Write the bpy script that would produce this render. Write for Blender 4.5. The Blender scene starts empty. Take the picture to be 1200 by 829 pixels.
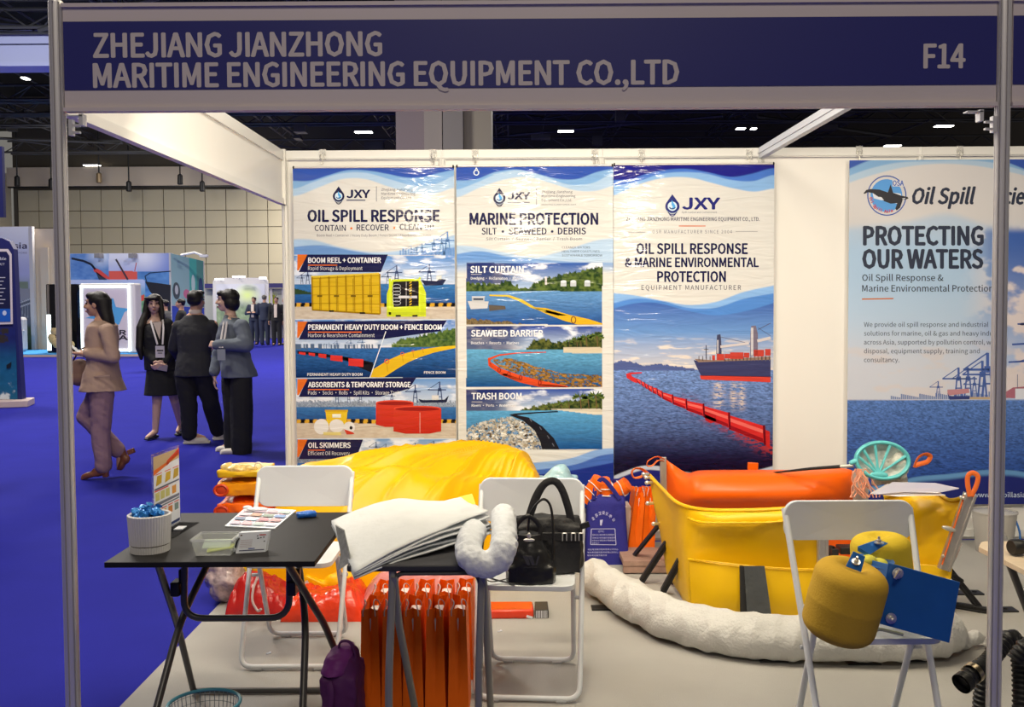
import bpy, bmesh, math, random
import numpy as np
from mathutils import Vector, Matrix, Euler
from mathutils.geometry import tessellate_polygon
random.seed(7)
RNG = np.random.RandomState(5)
SC = bpy.context.scene
COL = SC.collection
PI = math.pi

# ------------------------------------------------------------------ camera
# booth coordinates: X to the right from the booth's left side, Y into the booth from its front, Z up
FPX, YAW, PITCH, ROLL, PPY = 1126.32, .0019964, .0414241, .0057956, 398.434
CAM = Vector((1.4303, -3.0513, 1.54653))
def _basis():
    cy, sy, cp, sp, cr, sr = (math.cos(YAW), math.sin(YAW), math.cos(PITCH), math.sin(PITCH), math.cos(ROLL), math.sin(ROLL))
    x0 = Vector((cy, sy, 0)); y0 = Vector((-sy, cy, 0)); z0 = Vector((0, 0, 1))
    d = y0*cp - z0*sp; u = z0*cp + y0*sp
    return x0*cr - u*sr, u*cr + x0*sr, d
RV, UV, DV = _basis()
cam = bpy.data.cameras.new('camera'); camo = bpy.data.objects.new('camera', cam); COL.objects.link(camo)
camo.matrix_world = Matrix(((RV.x, UV.x, -DV.x, CAM.x), (RV.y, UV.y, -DV.y, CAM.y), (RV.z, UV.z, -DV.z, CAM.z), (0, 0, 0, 1)))
cam.sensor_fit = 'HORIZONTAL'; cam.sensor_width = 36; cam.lens = 36*FPX/1200
cam.shift_y = (PPY-414.5)/1200
cam.clip_start = .05; cam.clip_end = 200
SC.camera = camo

# ------------------------------------------------------------------ light
SC.view_settings.view_transform = 'Standard'; SC.view_settings.look = 'None'
SC.view_settings.exposure = 0.0; SC.view_settings.gamma = 1; SC.view_settings.use_curve_mapping = False
w = bpy.data.worlds.new('hall_air'); SC.world = w; w.use_nodes = True
w.node_tree.nodes['Background'].inputs[0].default_value = (1, .95, .86, 1)
w.node_tree.nodes['Background'].inputs[1].default_value = .17
def lamp(name, kind, loc, to, power, color=(1, 1, 1), size=1, size_y=None, spread=None, spot=None, blend=.6):
    l = bpy.data.lights.new(name, kind); o = bpy.data.objects.new(name, l); COL.objects.link(o)
    l.energy = power; l.color = color
    if kind == 'AREA':
        l.size = size
        if size_y: l.shape = 'RECTANGLE'; l.size_y = size_y
        if spread: l.spread = math.radians(spread)
    elif kind == 'SPOT':
        l.shadow_soft_size = size; l.spot_size = math.radians(spot); l.spot_blend = blend
    else: l.shadow_soft_size = size
    o.location = loc
    o.rotation_euler = (Vector(to)-Vector(loc)).to_track_quat('-Z', 'Y').to_euler()
    return o
WARM = (1, .86, .64)
# arm spotlights clipped behind the fascia, aimed at the back wall
for x in (.62, 1.52, 2.5, 4.2):
    lamp('booth_spotlight', 'AREA', (x, .22, 2.34), (x, 2.7, .9), 13, WARM, .13, spread=125)
lamp('booth_fill_light', 'AREA', (3.6, .4, 3.7), (3.2, .6, 0), 24, (1, .87, .64), 1.0)  # unseen fill added above the right side to warm the front things
lamp('booth_fill_light', 'AREA', (1.5, .55, 3.7), (1.5, .8, 0), 66, (1, .87, .64), 1.3)  # larger added fill over the open booth, no real fitting there
# hall fittings high above the aisles
for x, y, p in ((-4.5, 8, 650), (-4, 19, 900), (-12, 28, 1100), (4, 22, 900), (-3.5, 1.5, 260), (-10, 14, 600), (-6, 38, 1300)):
    lamp('hall_highbay_light', 'AREA', (x, y, 7.5), (x, y, 0), p, (1, .93, .84), 1.6)
lamp('bulkhead_fill_light', 'AREA', (-10, 15, 7.4), (-11, 21, 7.8), 230, (.85, .88, 1), .6)  # added fill aimed at the bulkhead to brighten it, not a hall fitting
lamp('far_wall_fill_light', 'AREA', (-14, 33, 6.2), (-14, 41, 5.6), 190, (1, .95, .85), 2.5)  # added fill that lifts the far wall and soffit, not a hall fitting
lamp('aisle_light', 'AREA', (1.5, -6.5, 7.5), (1.5, -1, 1.5), 215, (1, .88, .72), 2.2)

# ------------------------------------------------------------------ colour helpers
def s2l(c):
    c = np.asarray(c, float)/255.
    return np.where(c <= .04045, c/12.92, ((c+.055)/1.055)**2.4)
WHITE = s2l((243, 232, 212))
def obs(r, g, b, k=.80):                    # colour of a surface seen under the warm booth light
    return tuple(np.clip(s2l((r, g, b))/WHITE*k, 0.002, .93))
def hexc(r, g, b):
    return tuple(s2l((r, g, b)))
_mats = {}
def M(name, color=(.5, .5, .5), rough=.5, metal=0, var=0, vs=6, bump=0, bs=60, stretch=None, trans=0, ior=1.45,
      emit=0, ecol=None, coat=0, alpha=1, spec=.5, sheen=0, weave=0, dist=.01, sss=0):
    if name in _mats: return _mats[name]
    m = bpy.data.materials.new(name); m.use_nodes = True; nt = m.node_tree; N = nt.nodes; L = nt.links
    b = N['Principled BSDF']; I = b.inputs
    I['Base Color'].default_value = (*color[:3], 1); I['Roughness'].default_value = rough; I['Metallic'].default_value = metal
    I['Specular IOR Level'].default_value = spec; I['IOR'].default_value = ior
    I['Transmission Weight'].default_value = trans; I['Coat Weight'].default_value = coat; I['Coat Roughness'].default_value = .08
    I['Sheen Weight'].default_value = sheen; I['Alpha'].default_value = alpha
    if emit: I['Emission Strength'].default_value = emit; I['Emission Color'].default_value = (*(ecol or color), 1)
    tc = N.new('ShaderNodeTexCoord'); mp = N.new('ShaderNodeMapping'); L.new(tc.outputs['Object'], mp.inputs[0])
    if stretch: mp.inputs['Scale'].default_value = stretch
    if var:
        n = N.new('ShaderNodeTexNoise'); n.inputs['Scale'].default_value = vs; n.inputs['Detail'].default_value = 4
        L.new(mp.outputs[0], n.inputs[0]); r = N.new('ShaderNodeMapRange'); r.inputs[1].default_value = .25; r.inputs[2].default_value = .75
        r.inputs[3].default_value = 1-var; r.inputs[4].default_value = 1+var*.6; L.new(n.outputs[0], r.inputs[0])
        mx = N.new('ShaderNodeVectorMath'); mx.operation = 'SCALE'; mx.inputs[0].default_value = color[:3]
        L.new(r.outputs[0], mx.inputs['Scale']); L.new(mx.outputs[0], I['Base Color'])
    if bump:
        n2 = N.new('ShaderNodeTexNoise'); n2.inputs['Scale'].default_value = bs; n2.inputs['Detail'].default_value = 3
        L.new(mp.outputs[0], n2.inputs[0]); bp = N.new('ShaderNodeBump'); bp.inputs['Strength'].default_value = bump
        bp.inputs['Distance'].default_value = dist; L.new(n2.outputs[0], bp.inputs['Height']); L.new(bp.outputs[0], I['Normal'])
    _mats[name] = m
    return m

# ------------------------------------------------------------------ object helpers
def put(o, parent=None):
    COL.objects.link(o)
    if parent is not None: o.parent = parent
    return o
def tag(o, label=None, cat=None, group=None, kind=None):
    if label: o['label'] = label
    if cat: o['category'] = cat
    if group: o['group'] = group
    if kind: o['kind'] = kind
    return o
def thing(name, label, cat, loc=(0, 0, 0), rz=0, group=None, rot=None):
    o = bpy.data.objects.new(name, None); o.empty_display_size = .1
    o.location = loc; o.rotation_euler = rot if rot is not None else (0, 0, rz)
    put(o); return tag(o, label, cat, group)
def children(o): return [c for c in COL.objects if c.parent == o]
def copy_tree(o, parent=None):
    c = o.copy(); COL.objects.link(c)
    if parent is not None: c.parent = parent
    for ch in children(o): copy_tree(ch, c)
    return c
class MB:
    def __init__(s): s.v = []; s.f = []; s.mi = []; s.cur = 0
    def add(s, vs, fs):
        k = len(s.v); s.v += [tuple(v) for v in vs]
        for f in fs: s.f.append(tuple(i+k for i in f)); s.mi.append(s.cur)
        return s
    def box(s, c, d, rot=None):
        c = Vector(c); h = Vector(d)/2; R = Euler(rot).to_matrix() if rot is not None and not isinstance(rot, Matrix) else (rot or Matrix.Identity(3))
        vs = [c+R@Vector((x*h.x, y*h.y, z*h.z)) for x in (-1, 1) for y in (-1, 1) for z in (-1, 1)]
        return s.add(vs, [(0, 1, 3, 2), (4, 6, 7, 5), (0, 4, 5, 1), (2, 3, 7, 6), (0, 2, 6, 4), (1, 5, 7, 3)])
    def prism(s, pts, vec):
        pts = [Vector(p) for p in pts]; n = len(pts); vec = Vector(vec)
        tri = tessellate_polygon([pts])
        fs = [tuple(t) for t in tri]+[tuple(i+n for i in reversed(t)) for t in tri]
        fs += [(i, (i+1) % n, (i+1) % n+n, i+n) for i in range(n)]
        return s.add(pts+[p+vec for p in pts], fs)
    def tube(s, pts, r, n=10, closed=False, caps=True, flat=None, up=None):
        P = [Vector(p) for p in pts]; m = len(P)
        rr = r if hasattr(r, '__len__') else [r]*m
        T = []
        for i in range(m):
            a = P[(i-1) % m] if (closed or i > 0) else P[i]; b = P[(i+1) % m] if (closed or i < m-1) else P[i]
            t = (b-a); T.append(t.normalized() if t.length > 1e-9 else Vector((0, 0, 1)))
        u = Vector(up) if up is not None else (Vector((0, 0, 1)) if abs(T[0].z) < .9 else Vector((1, 0, 0)))
        vs = []; u = (u-T[0]*u.dot(T[0])).normalized()
        for i in range(m):
            if i: 
                u = (u-T[i]*u.dot(T[i]))
                u = u.normalized() if u.length > 1e-6 else T[i].orthogonal().normalized()
            w_ = T[i].cross(u)
            for k in range(n):
                a = 2*PI*k/n; fx = flat if flat else 1
                vs.append(P[i]+(u*math.sin(a)*fx+w_*math.cos(a))*rr[i])
        fs = []
        for i in range(m if closed else m-1):
            j = (i+1) % m
            for k in range(n):
                l = (k+1) % n; fs.append((i*n+k, i*n+l, j*n+l, j*n+k))
        if not closed and caps: fs.append(tuple(range(n-1, -1, -1))); fs.append(tuple(range((m-1)*n, m*n)))
        return s.add(vs, fs)
    def lathe(s, prof, c=(0, 0, 0), n=24, R=None, sx=1, sy=1, cap=True, a0=0):
        c = Vector(c); R = R or Matrix.Identity(3); vs = []
        for r, z in prof:
            for k in range(n):
                a = 2*PI*k/n+a0; vs.append(c+R@Vector((r*math.cos(a)*sx, r*math.sin(a)*sy, z)))
        fs = []
        for i in range(len(prof)-1):
            for k in range(n):
                l = (k+1) % n; fs.append((i*n+k, i*n+l, (i+1)*n+l, (i+1)*n+k))
        if cap:
            fs.append(tuple(range(n-1, -1, -1))); fs.append(tuple(range((len(prof)-1)*n, len(prof)*n)))
        return s.add(vs, fs)
    def ell(s, c, r, R=None, n=12):
        prof = [(math.sin(PI*i/n), -math.cos(PI*i/n)) for i in range(1, n)]
        c = Vector(c); R = R or Matrix.Identity(3); q = MB(); q.lathe(prof, n=2*n if n < 10 else 16)
        q.v = [tuple(c+R@Vector((v[0]*r[0], v[1]*r[1], v[2]*r[2]))) for v in q.v]
        return s.add(q.v, q.f)
    def cap(s, a, b, ra, rb=None, n=10):    # tapered capsule
        rb = ra if rb is None else rb; a = Vector(a); b = Vector(b); d = b-a; L = max(d.length, 1e-5)
        q = d.to_track_quat('Z', 'Y').to_matrix(); prof = []
        for i in range(1, 5): t = PI/2*i/4; prof.append((ra*math.sin(t), -ra*math.cos(t)))
        for i in range(0, 4): t = PI/2*i/4; prof.append((rb*math.cos(t), L+rb*math.sin(t)))
        return s.lathe(prof, a, n, q)
    def loft(s, rings, n=20):               # rings of (centre, rx, ry[, rz angle])
        vs = []
        for rg in rings:
            c = Vector(rg[0]); an = rg[3] if len(rg) > 3 else 0
            for k in range(n):
                a = 2*PI*k/n; x = rg[1]*math.cos(a); y = rg[2]*math.sin(a)
                vs.append(c+Vector((x*math.cos(an)-y*math.sin(an), x*math.sin(an)+y*math.cos(an), 0)))
        fs = [(i*n+k, i*n+(k+1) % n, (i+1)*n+(k+1) % n, (i+1)*n+k) for i in range(len(rings)-1) for k in range(n)]
        fs.append(tuple(range(n-1, -1, -1))); fs.append(tuple(range((len(rings)-1)*n, len(rings)*n)))
        return s.add(vs, fs)
    def grid(s, fn, nu, nv, closed_u=False):
        vs = [fn(i/(nu-1) if not closed_u else i/nu, j/(nv-1)) for j in range(nv) for i in range(nu)]
        fs = []
        for j in range(nv-1):
            for i in range(nu if closed_u else nu-1):
                k = (i+1) % nu; fs.append((j*nu+i, j*nu+k, (j+1)*nu+k, (j+1)*nu+i))
        return s.add(vs, fs)
    def rrect(s, w_, h_, r, n=5):           # rounded rectangle outline in XZ
        pts = []
        for cx, cz, a0 in ((w_/2-r, h_/2-r, 0), (-w_/2+r, h_/2-r, 90), (-w_/2+r, -h_/2+r, 180), (w_/2-r, -h_/2+r, 270)):
            for i in range(n+1):
                a = math.radians(a0+90*i/n); pts.append((cx+r*math.cos(a), cz+r*math.sin(a)))
        return pts
    def build(s, name, mat=None, parent=None, smooth=None, bevel=0, solid=0, sub=0, loc=None, rot=None, seg=2):
        me = bpy.data.meshes.new(name); me.from_pydata(s.v, [], s.f); 
        mats = mat if isinstance(mat, (list, tuple)) else [mat]
        for m in mats:
            if m: me.materials.append(m)
        if any(s.mi): me.polygons.foreach_set('material_index', s.mi)
        bm = bmesh.new(); bm.from_mesh(me); bmesh.ops.recalc_face_normals(bm, faces=bm.faces)
        bm.to_mesh(me); bm.free()
        o = bpy.data.objects.new(name, me); put(o, parent)
        if loc is not None: o.location = loc
        if rot is not None: o.rotation_euler = rot
        if bevel:
            b = o.modifiers.new('b', 'BEVEL'); b.width = bevel; b.segments = seg; b.limit_method = 'ANGLE'; b.angle_limit = .6
        if solid:
            d = o.modifiers.new('s', 'SOLIDIFY'); d.thickness = solid; d.offset = 0
        if sub: d = o.modifiers.new('u', 'SUBSURF'); d.levels = sub; d.render_levels = sub
        if smooth is None: smooth = True
        if smooth is True:
            me.shade_smooth()
            try: me.set_sharp_from_angle(angle=math.radians(40))
            except Exception: pass
        elif smooth == 'all': me.shade_smooth()
        return o
    def blob(s, name, mat, parent=None, voxel=.01, it=4, fac=.5, disp=None):
        me = bpy.data.meshes.new(name); me.from_pydata(s.v, [], s.f)
        bm = bmesh.new(); bm.from_mesh(me); bmesh.ops.recalc_face_normals(bm, faces=bm.faces); bm.to_mesh(me); bm.free()
        t = bpy.data.objects.new(name, me); COL.objects.link(t)
        r = t.modifiers.new('r', 'REMESH'); r.mode = 'VOXEL'; r.voxel_size = voxel
        if it: k = t.modifiers.new('k', 'SMOOTH'); k.iterations = it; k.factor = fac
        dg = bpy.context.evaluated_depsgraph_get(); nm = bpy.data.meshes.new_from_object(t.evaluated_get(dg))
        bpy.data.objects.remove(t); bpy.data.meshes.remove(me)
        nm.name = name; nm.materials.clear(); nm.materials.append(mat)
        if disp is not None:
            co = np.empty(len(nm.vertices)*3); nm.vertices.foreach_get('co', co); co = co.reshape(-1, 3)
            no = np.empty(len(nm.vertices)*3); nm.vertices.foreach_get('normal', no); no = no.reshape(-1, 3)
            co += no*disp(co)[:, None]; nm.vertices.foreach_set('co', co.ravel())
        nm.shade_smooth()
        o = bpy.data.objects.new(name, nm); put(o, parent); return o
def fillet(pts, r, n=6):
    P = [Vector(p) for p in pts]; out = [P[0]]
    for i in range(1, len(P)-1):
        a = (P[i-1]-P[i]); b = (P[i+1]-P[i]); rr = min(r, a.length*.49, b.length*.49)
        A = P[i]+a.normalized()*rr; B = P[i]+b.normalized()*rr
        for k in range(n+1):
            t = k/n; out.append(A*(1-t)**2+P[i]*2*t*(1-t)+B*t*t)
    return out+[P[-1]]
def curve(pts, n=8):                        # Catmull-Rom through points
    P = [Vector(p) for p in pts]; out = []
    for i in range(len(P)-1):
        p0 = P[max(i-1, 0)]; p1 = P[i]; p2 = P[i+1]; p3 = P[min(i+2, len(P)-1)]
        for k in range(n):
            t = k/n; out.append(.5*((2*p1)+(p2-p0)*t+(2*p0-5*p1+4*p2-p3)*t*t+(3*p1-p0-3*p2+p3)*t**3))
    return out+[P[-1]]
def at(px, py, Y=None, Z=None, X=None):     # where the sight line of a pixel meets a plane, used to take measurements
    r = RV*(px-600)/FPX-UV*(py-PPY)/FPX+DV
    t = (Y-CAM.y)/r.y if Y is not None else (Z-CAM.z)/r.z if Z is not None else (X-CAM.x)/r.x
    return CAM+r*t
def proj_np(P):
    q = P-np.array(CAM); d = q@np.array(DV)
    return 600+FPX*(q@np.array(RV))/d, PPY-FPX*(q@np.array(UV))/d
# ------------------------------------------------------------------ noise in numpy
_T = RNG.rand(256, 256)
def vnoise(x, y):
    xi = np.floor(x).astype(int); yi = np.floor(y).astype(int); fx = x-xi; fy = y-yi
    fx = fx*fx*(3-2*fx); fy = fy*fy*(3-2*fy)
    g = lambda a, b: _T[a % 256, b % 256]
    return (g(xi, yi)*(1-fx)+g(xi+1, yi)*fx)*(1-fy)+(g(xi, yi+1)*(1-fx)+g(xi+1, yi+1)*fx)*fy
def fbm(x, y, o=4):
    s = 0; a = .5; t = 0
    for _ in range(o): s = s+a*vnoise(x, y); t += a; a *= .5; x = x*2.03+17.1; y = y*2.01+5.3
    return s/t
def mixc(a, b, t):
    t = np.clip(t, 0, 1)[..., None]; return np.asarray(a)*(1-t)+np.asarray(b)*t
def sstep(a, b, x):
    t = np.clip((x-a)/(b-a), 0, 1); return t*t*(3-2*t)
def inpoly(x, y, pts):
    c = np.zeros(x.shape, bool); n = len(pts)
    for i in range(n):
        x1, y1 = pts[i]; x2, y2 = pts[(i+1) % n]
        if y1 == y2: continue
        k = ((y1 > y) != (y2 > y)) & (x < (x2-x1)*(y-y1)/(y2-y1)+x1); c ^= k
    return c
# ------------------------------------------------------------------ flat print: coloured shapes on a plane
_glyph = {}
try:                                        # the plain sans face that ships with Blender; the built-in one otherwise
    FONT = bpy.data.fonts.load(bpy.utils.system_resource('DATAFILES', path='fonts')+'/Noto Sans CJK Regular.woff2')
except Exception:
    FONT = None
def text_mesh(txt, bold=0.0, shear=0.0, spacing=1.0):
    key = (txt, shear, spacing)
    if key in _glyph: return _glyph[key]
    cu = bpy.data.curves.new('t', 'FONT'); cu.body = txt; cu.size = 1; cu.resolution_u = 2; cu.fill_mode = 'BOTH' if False else 'FRONT'
    cu.offset = 0
    if FONT: cu.font = FONT
    cu.shear = shear; cu.space_character = spacing
    o = bpy.data.objects.new('t', cu); COL.objects.link(o)
    dg = bpy.context.evaluated_depsgraph_get(); me = bpy.data.meshes.new_from_object(o.evaluated_get(dg))
    v = np.empty(len(me.vertices)*3); me.vertices.foreach_get('co', v); v = v.reshape(-1, 3)[:, :2].copy()
    f = [tuple(p.vertices) for p in me.polygons]
    bpy.data.objects.remove(o); bpy.data.curves.remove(cu); bpy.data.meshes.remove(me)
    _glyph[key] = (v, f); return v, f
CAPH = text_mesh('H')[0][:, 1].max()
STRIKE = ((0, 0), (1, 0), (-1, 0), (0, 1), (0, -1), (.7, .7), (-.7, .7), (.7, -.7), (-.7, -.7))
class Art:
    """print on a plane; coordinates are mapped by m(x, y) -> point; layers are a fraction of a millimetre apart"""
    def __init__(s, m, nrm, lay=.0003): s.m = m; s.n = Vector(nrm); s.L = lay; s.v = []; s.c = []; s.f = []; s.tf = lambda x, y: (x, y); s.col = obs
    def _pt(s, x, y, l):
        x, y = s.tf(x, y); p = s.m(x, y)+s.n*(s.L*l); s.v.append(tuple(p))
    def poly(s, pts, color, l=1, c2=None):
        k = len(s.v); n = len(pts); ca = s.col(*color)
        for i, p in enumerate(pts): s._pt(p[0], p[1], l); s.c.append((*ca, 1))
        if c2 is not None:
            cb = s.col(*c2); ys = [p[1] for p in pts]; a, b = min(ys), max(ys)
            for i, p in enumerate(pts):
                t = (p[1]-a)/(b-a); s.c[k+i] = (*[ca[j]*(1-t)+cb[j]*t for j in range(3)], 1)
        if n <= 4: s.f.append(tuple(range(k, k+n)))
        else:
            for t in tessellate_polygon([[Vector((p[0], p[1], 0)) for p in pts]]): s.f.append(tuple(i+k for i in t))
    def rect(s, x0, y0, x1, y1, color, l=1, c2=None): s.poly([(x0, y0), (x1, y0), (x1, y1), (x0, y1)], color, l, c2)
    def line(s, x0, y0, x1, y1, w_, color, l=1):
        d = math.hypot(x1-x0, y1-y0); nx = -(y1-y0)/d*w_/2; ny = (x1-x0)/d*w_/2
        s.poly([(x0+nx, y0+ny), (x1+nx, y1+ny), (x1-nx, y1-ny), (x0-nx, y0-ny)], color, l)
    def path(s, pts, w_, color, l=1):
        for a, b in zip(pts, pts[1:]): s.line(*a, *b, w_, color, l)
    def disc(s, x, y, rx, ry, color, l=1, n=20, a0=0, a1=360):
        s.poly([(x+rx*math.cos(math.radians(a0+(a1-a0)*i/n)), y-ry*math.sin(math.radians(a0+(a1-a0)*i/n))) for i in range(n if a1-a0 == 360 else n+1)], color, l)
    def ring(s, x, y, rx, ry, w_, color, l=1, n=32, a0=0, a1=360):
        P = [(math.radians(a0+(a1-a0)*i/n)) for i in range(n+1)]
        for a, b in zip(P, P[1:]):
            s.poly([(x+rx*math.cos(a), y-ry*math.sin(a)), (x+rx*math.cos(b), y-ry*math.sin(b)), (x+(rx-w_)*math.cos(b), y-(ry-w_)*math.sin(b)), (x+(rx-w_)*math.cos(a), y-(ry-w_)*math.sin(a))], color, l)
    def text(s, txt, x0, x1, base, cap, color, l=3, bold=0.0, shear=0.0, slope=0.0, spacing=1.0, rot=0):
        v, f = text_mesh(txt, 0, shear, spacing)
        if not len(v): return
        H = CAPH; a, b = v[:, 0].min(), v[:, 0].max(); ca = (*s.col(*color), 1)
        if x1 is None: x1 = x0+(b-a)*cap/H
        cr, sr = math.cos(rot), math.sin(rot); xm = (x0+x1)/2; e = bold*1.25*cap
        for n, (dx, dy) in enumerate(STRIKE if bold else STRIKE[:1]):   # heavier weight: the outlines struck again a little aside
            k = len(s.v)
            for q in v:
                x = x0+e+(q[0]-a)/(b-a)*(x1-x0-2*e)+dx*e; y = base-q[1]/H*cap+dy*e*.8
                if rot: ex, ey = x-xm, y-(base-cap/2); x = xm+ex*cr-ey*sr; y = base-cap/2+ex*sr+ey*cr
                s._pt(x, y+slope*(x-x0), l+n*.06); s.c.append(ca)
            s.f += [tuple(i+k for i in t) for t in f]
    def field(s, P0, PX, PZ, nx, nz, fn, l=0, keep=None):   # P0 corner, PX and PZ edge vectors; fn(px, py) in photograph pixels -> linear colours
        u, v = np.meshgrid(np.linspace(0, 1, nx), np.linspace(0, 1, nz))
        P = np.array(P0)+u[..., None]*np.array(PX)+v[..., None]*np.array(PZ)+np.array(s.n)*s.L*l
        px, py = proj_np(P.reshape(-1, 3)); c = fn(px, py); k = len(s.v)
        s.v += [tuple(p) for p in P.reshape(-1, 3)]; s.c += [(*q, 1) for q in np.clip(c, 0, 1)]
        for j in range(nz-1):
            for i in range(nx-1): s.f.append((k+j*nx+i, k+j*nx+i+1, k+(j+1)*nx+i+1, k+(j+1)*nx+i))
    def build(s, name, mat, parent=None, label=None):
        if parent is not None and parent.location.length > 0: s.v = [tuple(Vector(v)-parent.location) for v in s.v]
        me = bpy.data.meshes.new(name); me.from_pydata(s.v, [], s.f)
        at_ = me.color_attributes.new('Col', 'FLOAT_COLOR', 'POINT'); at_.data.foreach_set('color', np.array(s.c, 'f').ravel())
        me.materials.append(mat)
        # face every polygon along the print's normal
        bm = bmesh.new(); bm.from_mesh(me); bm.normal_update()
        rv = [f for f in bm.faces if f.normal.dot(s.n) < 0]
        if rv: bmesh.ops.reverse_faces(bm, faces=rv)
        bm.to_mesh(me); bm.free()
        o = bpy.data.objects.new(name, me); put(o, parent)
        if label: o['label'] = label
        return o
def printmat(name, rough=.5, wave=0, coat=0, spec=.5, emit=0):
    m = bpy.data.materials.new(name); m.use_nodes = True; nt = m.node_tree; N = nt.nodes; L = nt.links; b = N['Principled BSDF']
    a = N.new('ShaderNodeAttribute'); a.attribute_name = 'Col'; L.new(a.outputs['Color'], b.inputs['Base Color'])
    b.inputs['Roughness'].default_value = rough; b.inputs['Specular IOR Level'].default_value = spec
    if emit: L.new(a.outputs['Color'], b.inputs['Emission Color']); b.inputs['Emission Strength'].default_value = emit
    if wave:
        tc = N.new('ShaderNodeTexCoord'); mp = N.new('ShaderNodeMapping'); mp.inputs['Scale'].default_value = (1.6, 1, 9)
        n = N.new('ShaderNodeTexNoise'); n.inputs['Scale'].default_value = 1.9; n.inputs['Detail'].default_value = 2.2; n.inputs['Distortion'].default_value = 1.2
        L.new(tc.outputs['Object'], mp.inputs[0]); L.new(mp.outputs[0], n.inputs[0])
        bp = N.new('ShaderNodeBump'); bp.inputs['Strength'].default_value = 1; bp.inputs['Distance'].default_value = wave
        L.new(n.outputs[0], bp.inputs['Height']); L.new(bp.outputs[0], b.inputs['Normal'])
    return m
def wallart(Y, lay=.0003): return Art(lambda x, y: at(x, y, Y=Y), (0, -1, 0), lay)
# ================================================================== setting
m_blue = M('blue_hall_carpet', hexc(38, 40, 148), .95, var=.10, vs=2.5, bump=.3, bs=300, spec=.1)
m_grey = M('grey_booth_carpet', obs(178, 168, 150), .95, var=.05, vs=3, bump=.35, bs=350, spec=.1)
m_cream = M('white_shell_panel', obs(243, 232, 212), .45, var=.02, vs=1)
m_alu = M('satin_aluminium', (.72, .70, .70), .38, metal=.45, var=.05, vs=40, stretch=(1, 1, .05))
m_alu2 = M('white_aluminium_rail', obs(236, 226, 206), .35)
m_black = M('black_ceiling', (.004, .004, .005), .9)
m_truss = M('dark_truss', (.075, .073, .07), .6, metal=.2)
m_dark = M('black_plastic', (.012, .012, .013), .4)
m_steel = M('bright_steel', (.75, .73, .69), .3, metal=.75)
def struct(o): o['kind'] = 'structure'; return o

fl = MB(); fl.box((-5, 17, -.05), (50, 62, .1)); struct(fl.build('floor', m_blue, smooth=False))
fl = MB(); fl.box((4.0, 1.40, .002), (8.16, 3.2, .008)); struct(fl.build('booth_carpet', m_grey, smooth=False))
c = MB(); c.box((-5, 17, 11), (60, 66, .1)); struct(c.build('ceiling', m_black, smooth=False))

# --- back wall of the booth: white infill panels in an aluminium frame
wb = struct(thing('wall_back', None, None, (0, 2.97, 0)))
first = None
for k in range(8):
    if first is None:
        p = MB(); p.box((0, 0, 1.22), (.955, .006, 2.40)); first = p.build('wall_panel', m_cream, wb, smooth=False); first.location = (.495, 0, 0)
    else:
        o = first.copy(); COL.objects.link(o); o.location = (.495+.99*k, 0, 0)
for z, h in ((2.451, .058), (.06, .05)):
    r = MB(); r.box((3.96, -.002, z), (7.9, .036, h)); r.box((3.96, -.012, z-h*.32), (7.9, .03, .006)); r.build('rail', m_alu2, wb, smooth=False)
def octa_profile(r=.0228):
    pts = []
    for i in range(8):
        a = 2*PI*i/8
        for da, rr in ((-.30, 1), (-.12, 1.0), (-.10, .66), (.10, .66), (.12, 1.0), (.30, 1)):
            pts.append((r*rr*math.cos(a+da), r*rr*math.sin(a+da)))
    return pts
def post_mb(h):
    q = MB(); q.prism([(x, y, 0) for x, y in octa_profile()], (0, 0, h)); return q
pf = None
for k in range(9):
    if pf is None: pf = post_mb(2.48).build('upright', m_alu2, wb, smooth=False); pf.location = (.01, 0, 0)
    else:
        o = pf.copy(); COL.objects.link(o); o.location = (.0+.99*k, 0, 0)
# --- front posts
for x, lb in ((0, 'left grooved aluminium post carrying the name board, blue carpet behind it'),
              (2.97, 'right grooved aluminium post carrying the name board, in front of the orca banner')):
    t = thing('booth_post', lb, 'post', (x, 0, 0), group=None)
    post_mb(2.485).build('extrusion', m_alu, t, smooth=False)
    q = MB(); q.lathe([(.026, .0), (.026, .012), (.012, .02)], n=16); q.build('foot', m_dark, t)
    q = MB(); q.lathe([(.0225, 2.485), (.022, 2.490), (.0, 2.491)], n=16); q.build('end_cap', m_alu, t)
# --- name boards
m_board = M('board_white', hexc(214, 203, 203), .5, var=.03, vs=2)
m_navy = M('board_blue', hexc(38, 40, 118), .45)
m_let = M('board_letter', hexc(208, 198, 198), .5)
def ZY(px, py, Y=-.022): return at(px, py, Y=Y)
def name_board(x0, x1, label, words):
    t = thing('name_board', label, 'sign', (x0, 0, 2.145))
    W_ = x1-x0; H = .335
    q = MB(); q.box((W_/2, 0, H/2), (W_-.05, .016, H-.004)); q.build('board', m_board, t, smooth=False)
    for z in (.006, H-.006):
        q = MB(); q.box((W_/2, 0, z), (W_-.046, .034, .012)); q.build('rail', m_board, t, smooth=False)
    q = MB(); q.box((W_/2, -.0095, .1735), (W_-.052, .003, .212)); q.build('blue_band', m_navy, t, smooth=False)
    for txt, xa, xb, base, cap in words:
        v, f = text_mesh(txt); a, b = v[:, 0].min(), v[:, 0].max()
        P0 = at(xa, base, Y=-.012); P1 = at(xb, base, Y=-.012); PT = at(xa, base-cap, Y=-.012)
        e = .0033; s_ = (P1.x-P0.x-2*e)/(b-a); ch = PT.z-P0.z; q = MB()
        for n, (dx, dy) in enumerate(STRIKE):
            q.add([(P0.x-x0+e+(c_[0]-a)*s_+dx*e, -.0115-n*.00003, P0.z-2.145+c_[1]/CAPH*ch+dy*e*.7) for c_ in v], f)
        q.build('lettering', m_let, t, smooth=False)
    return t
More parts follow.
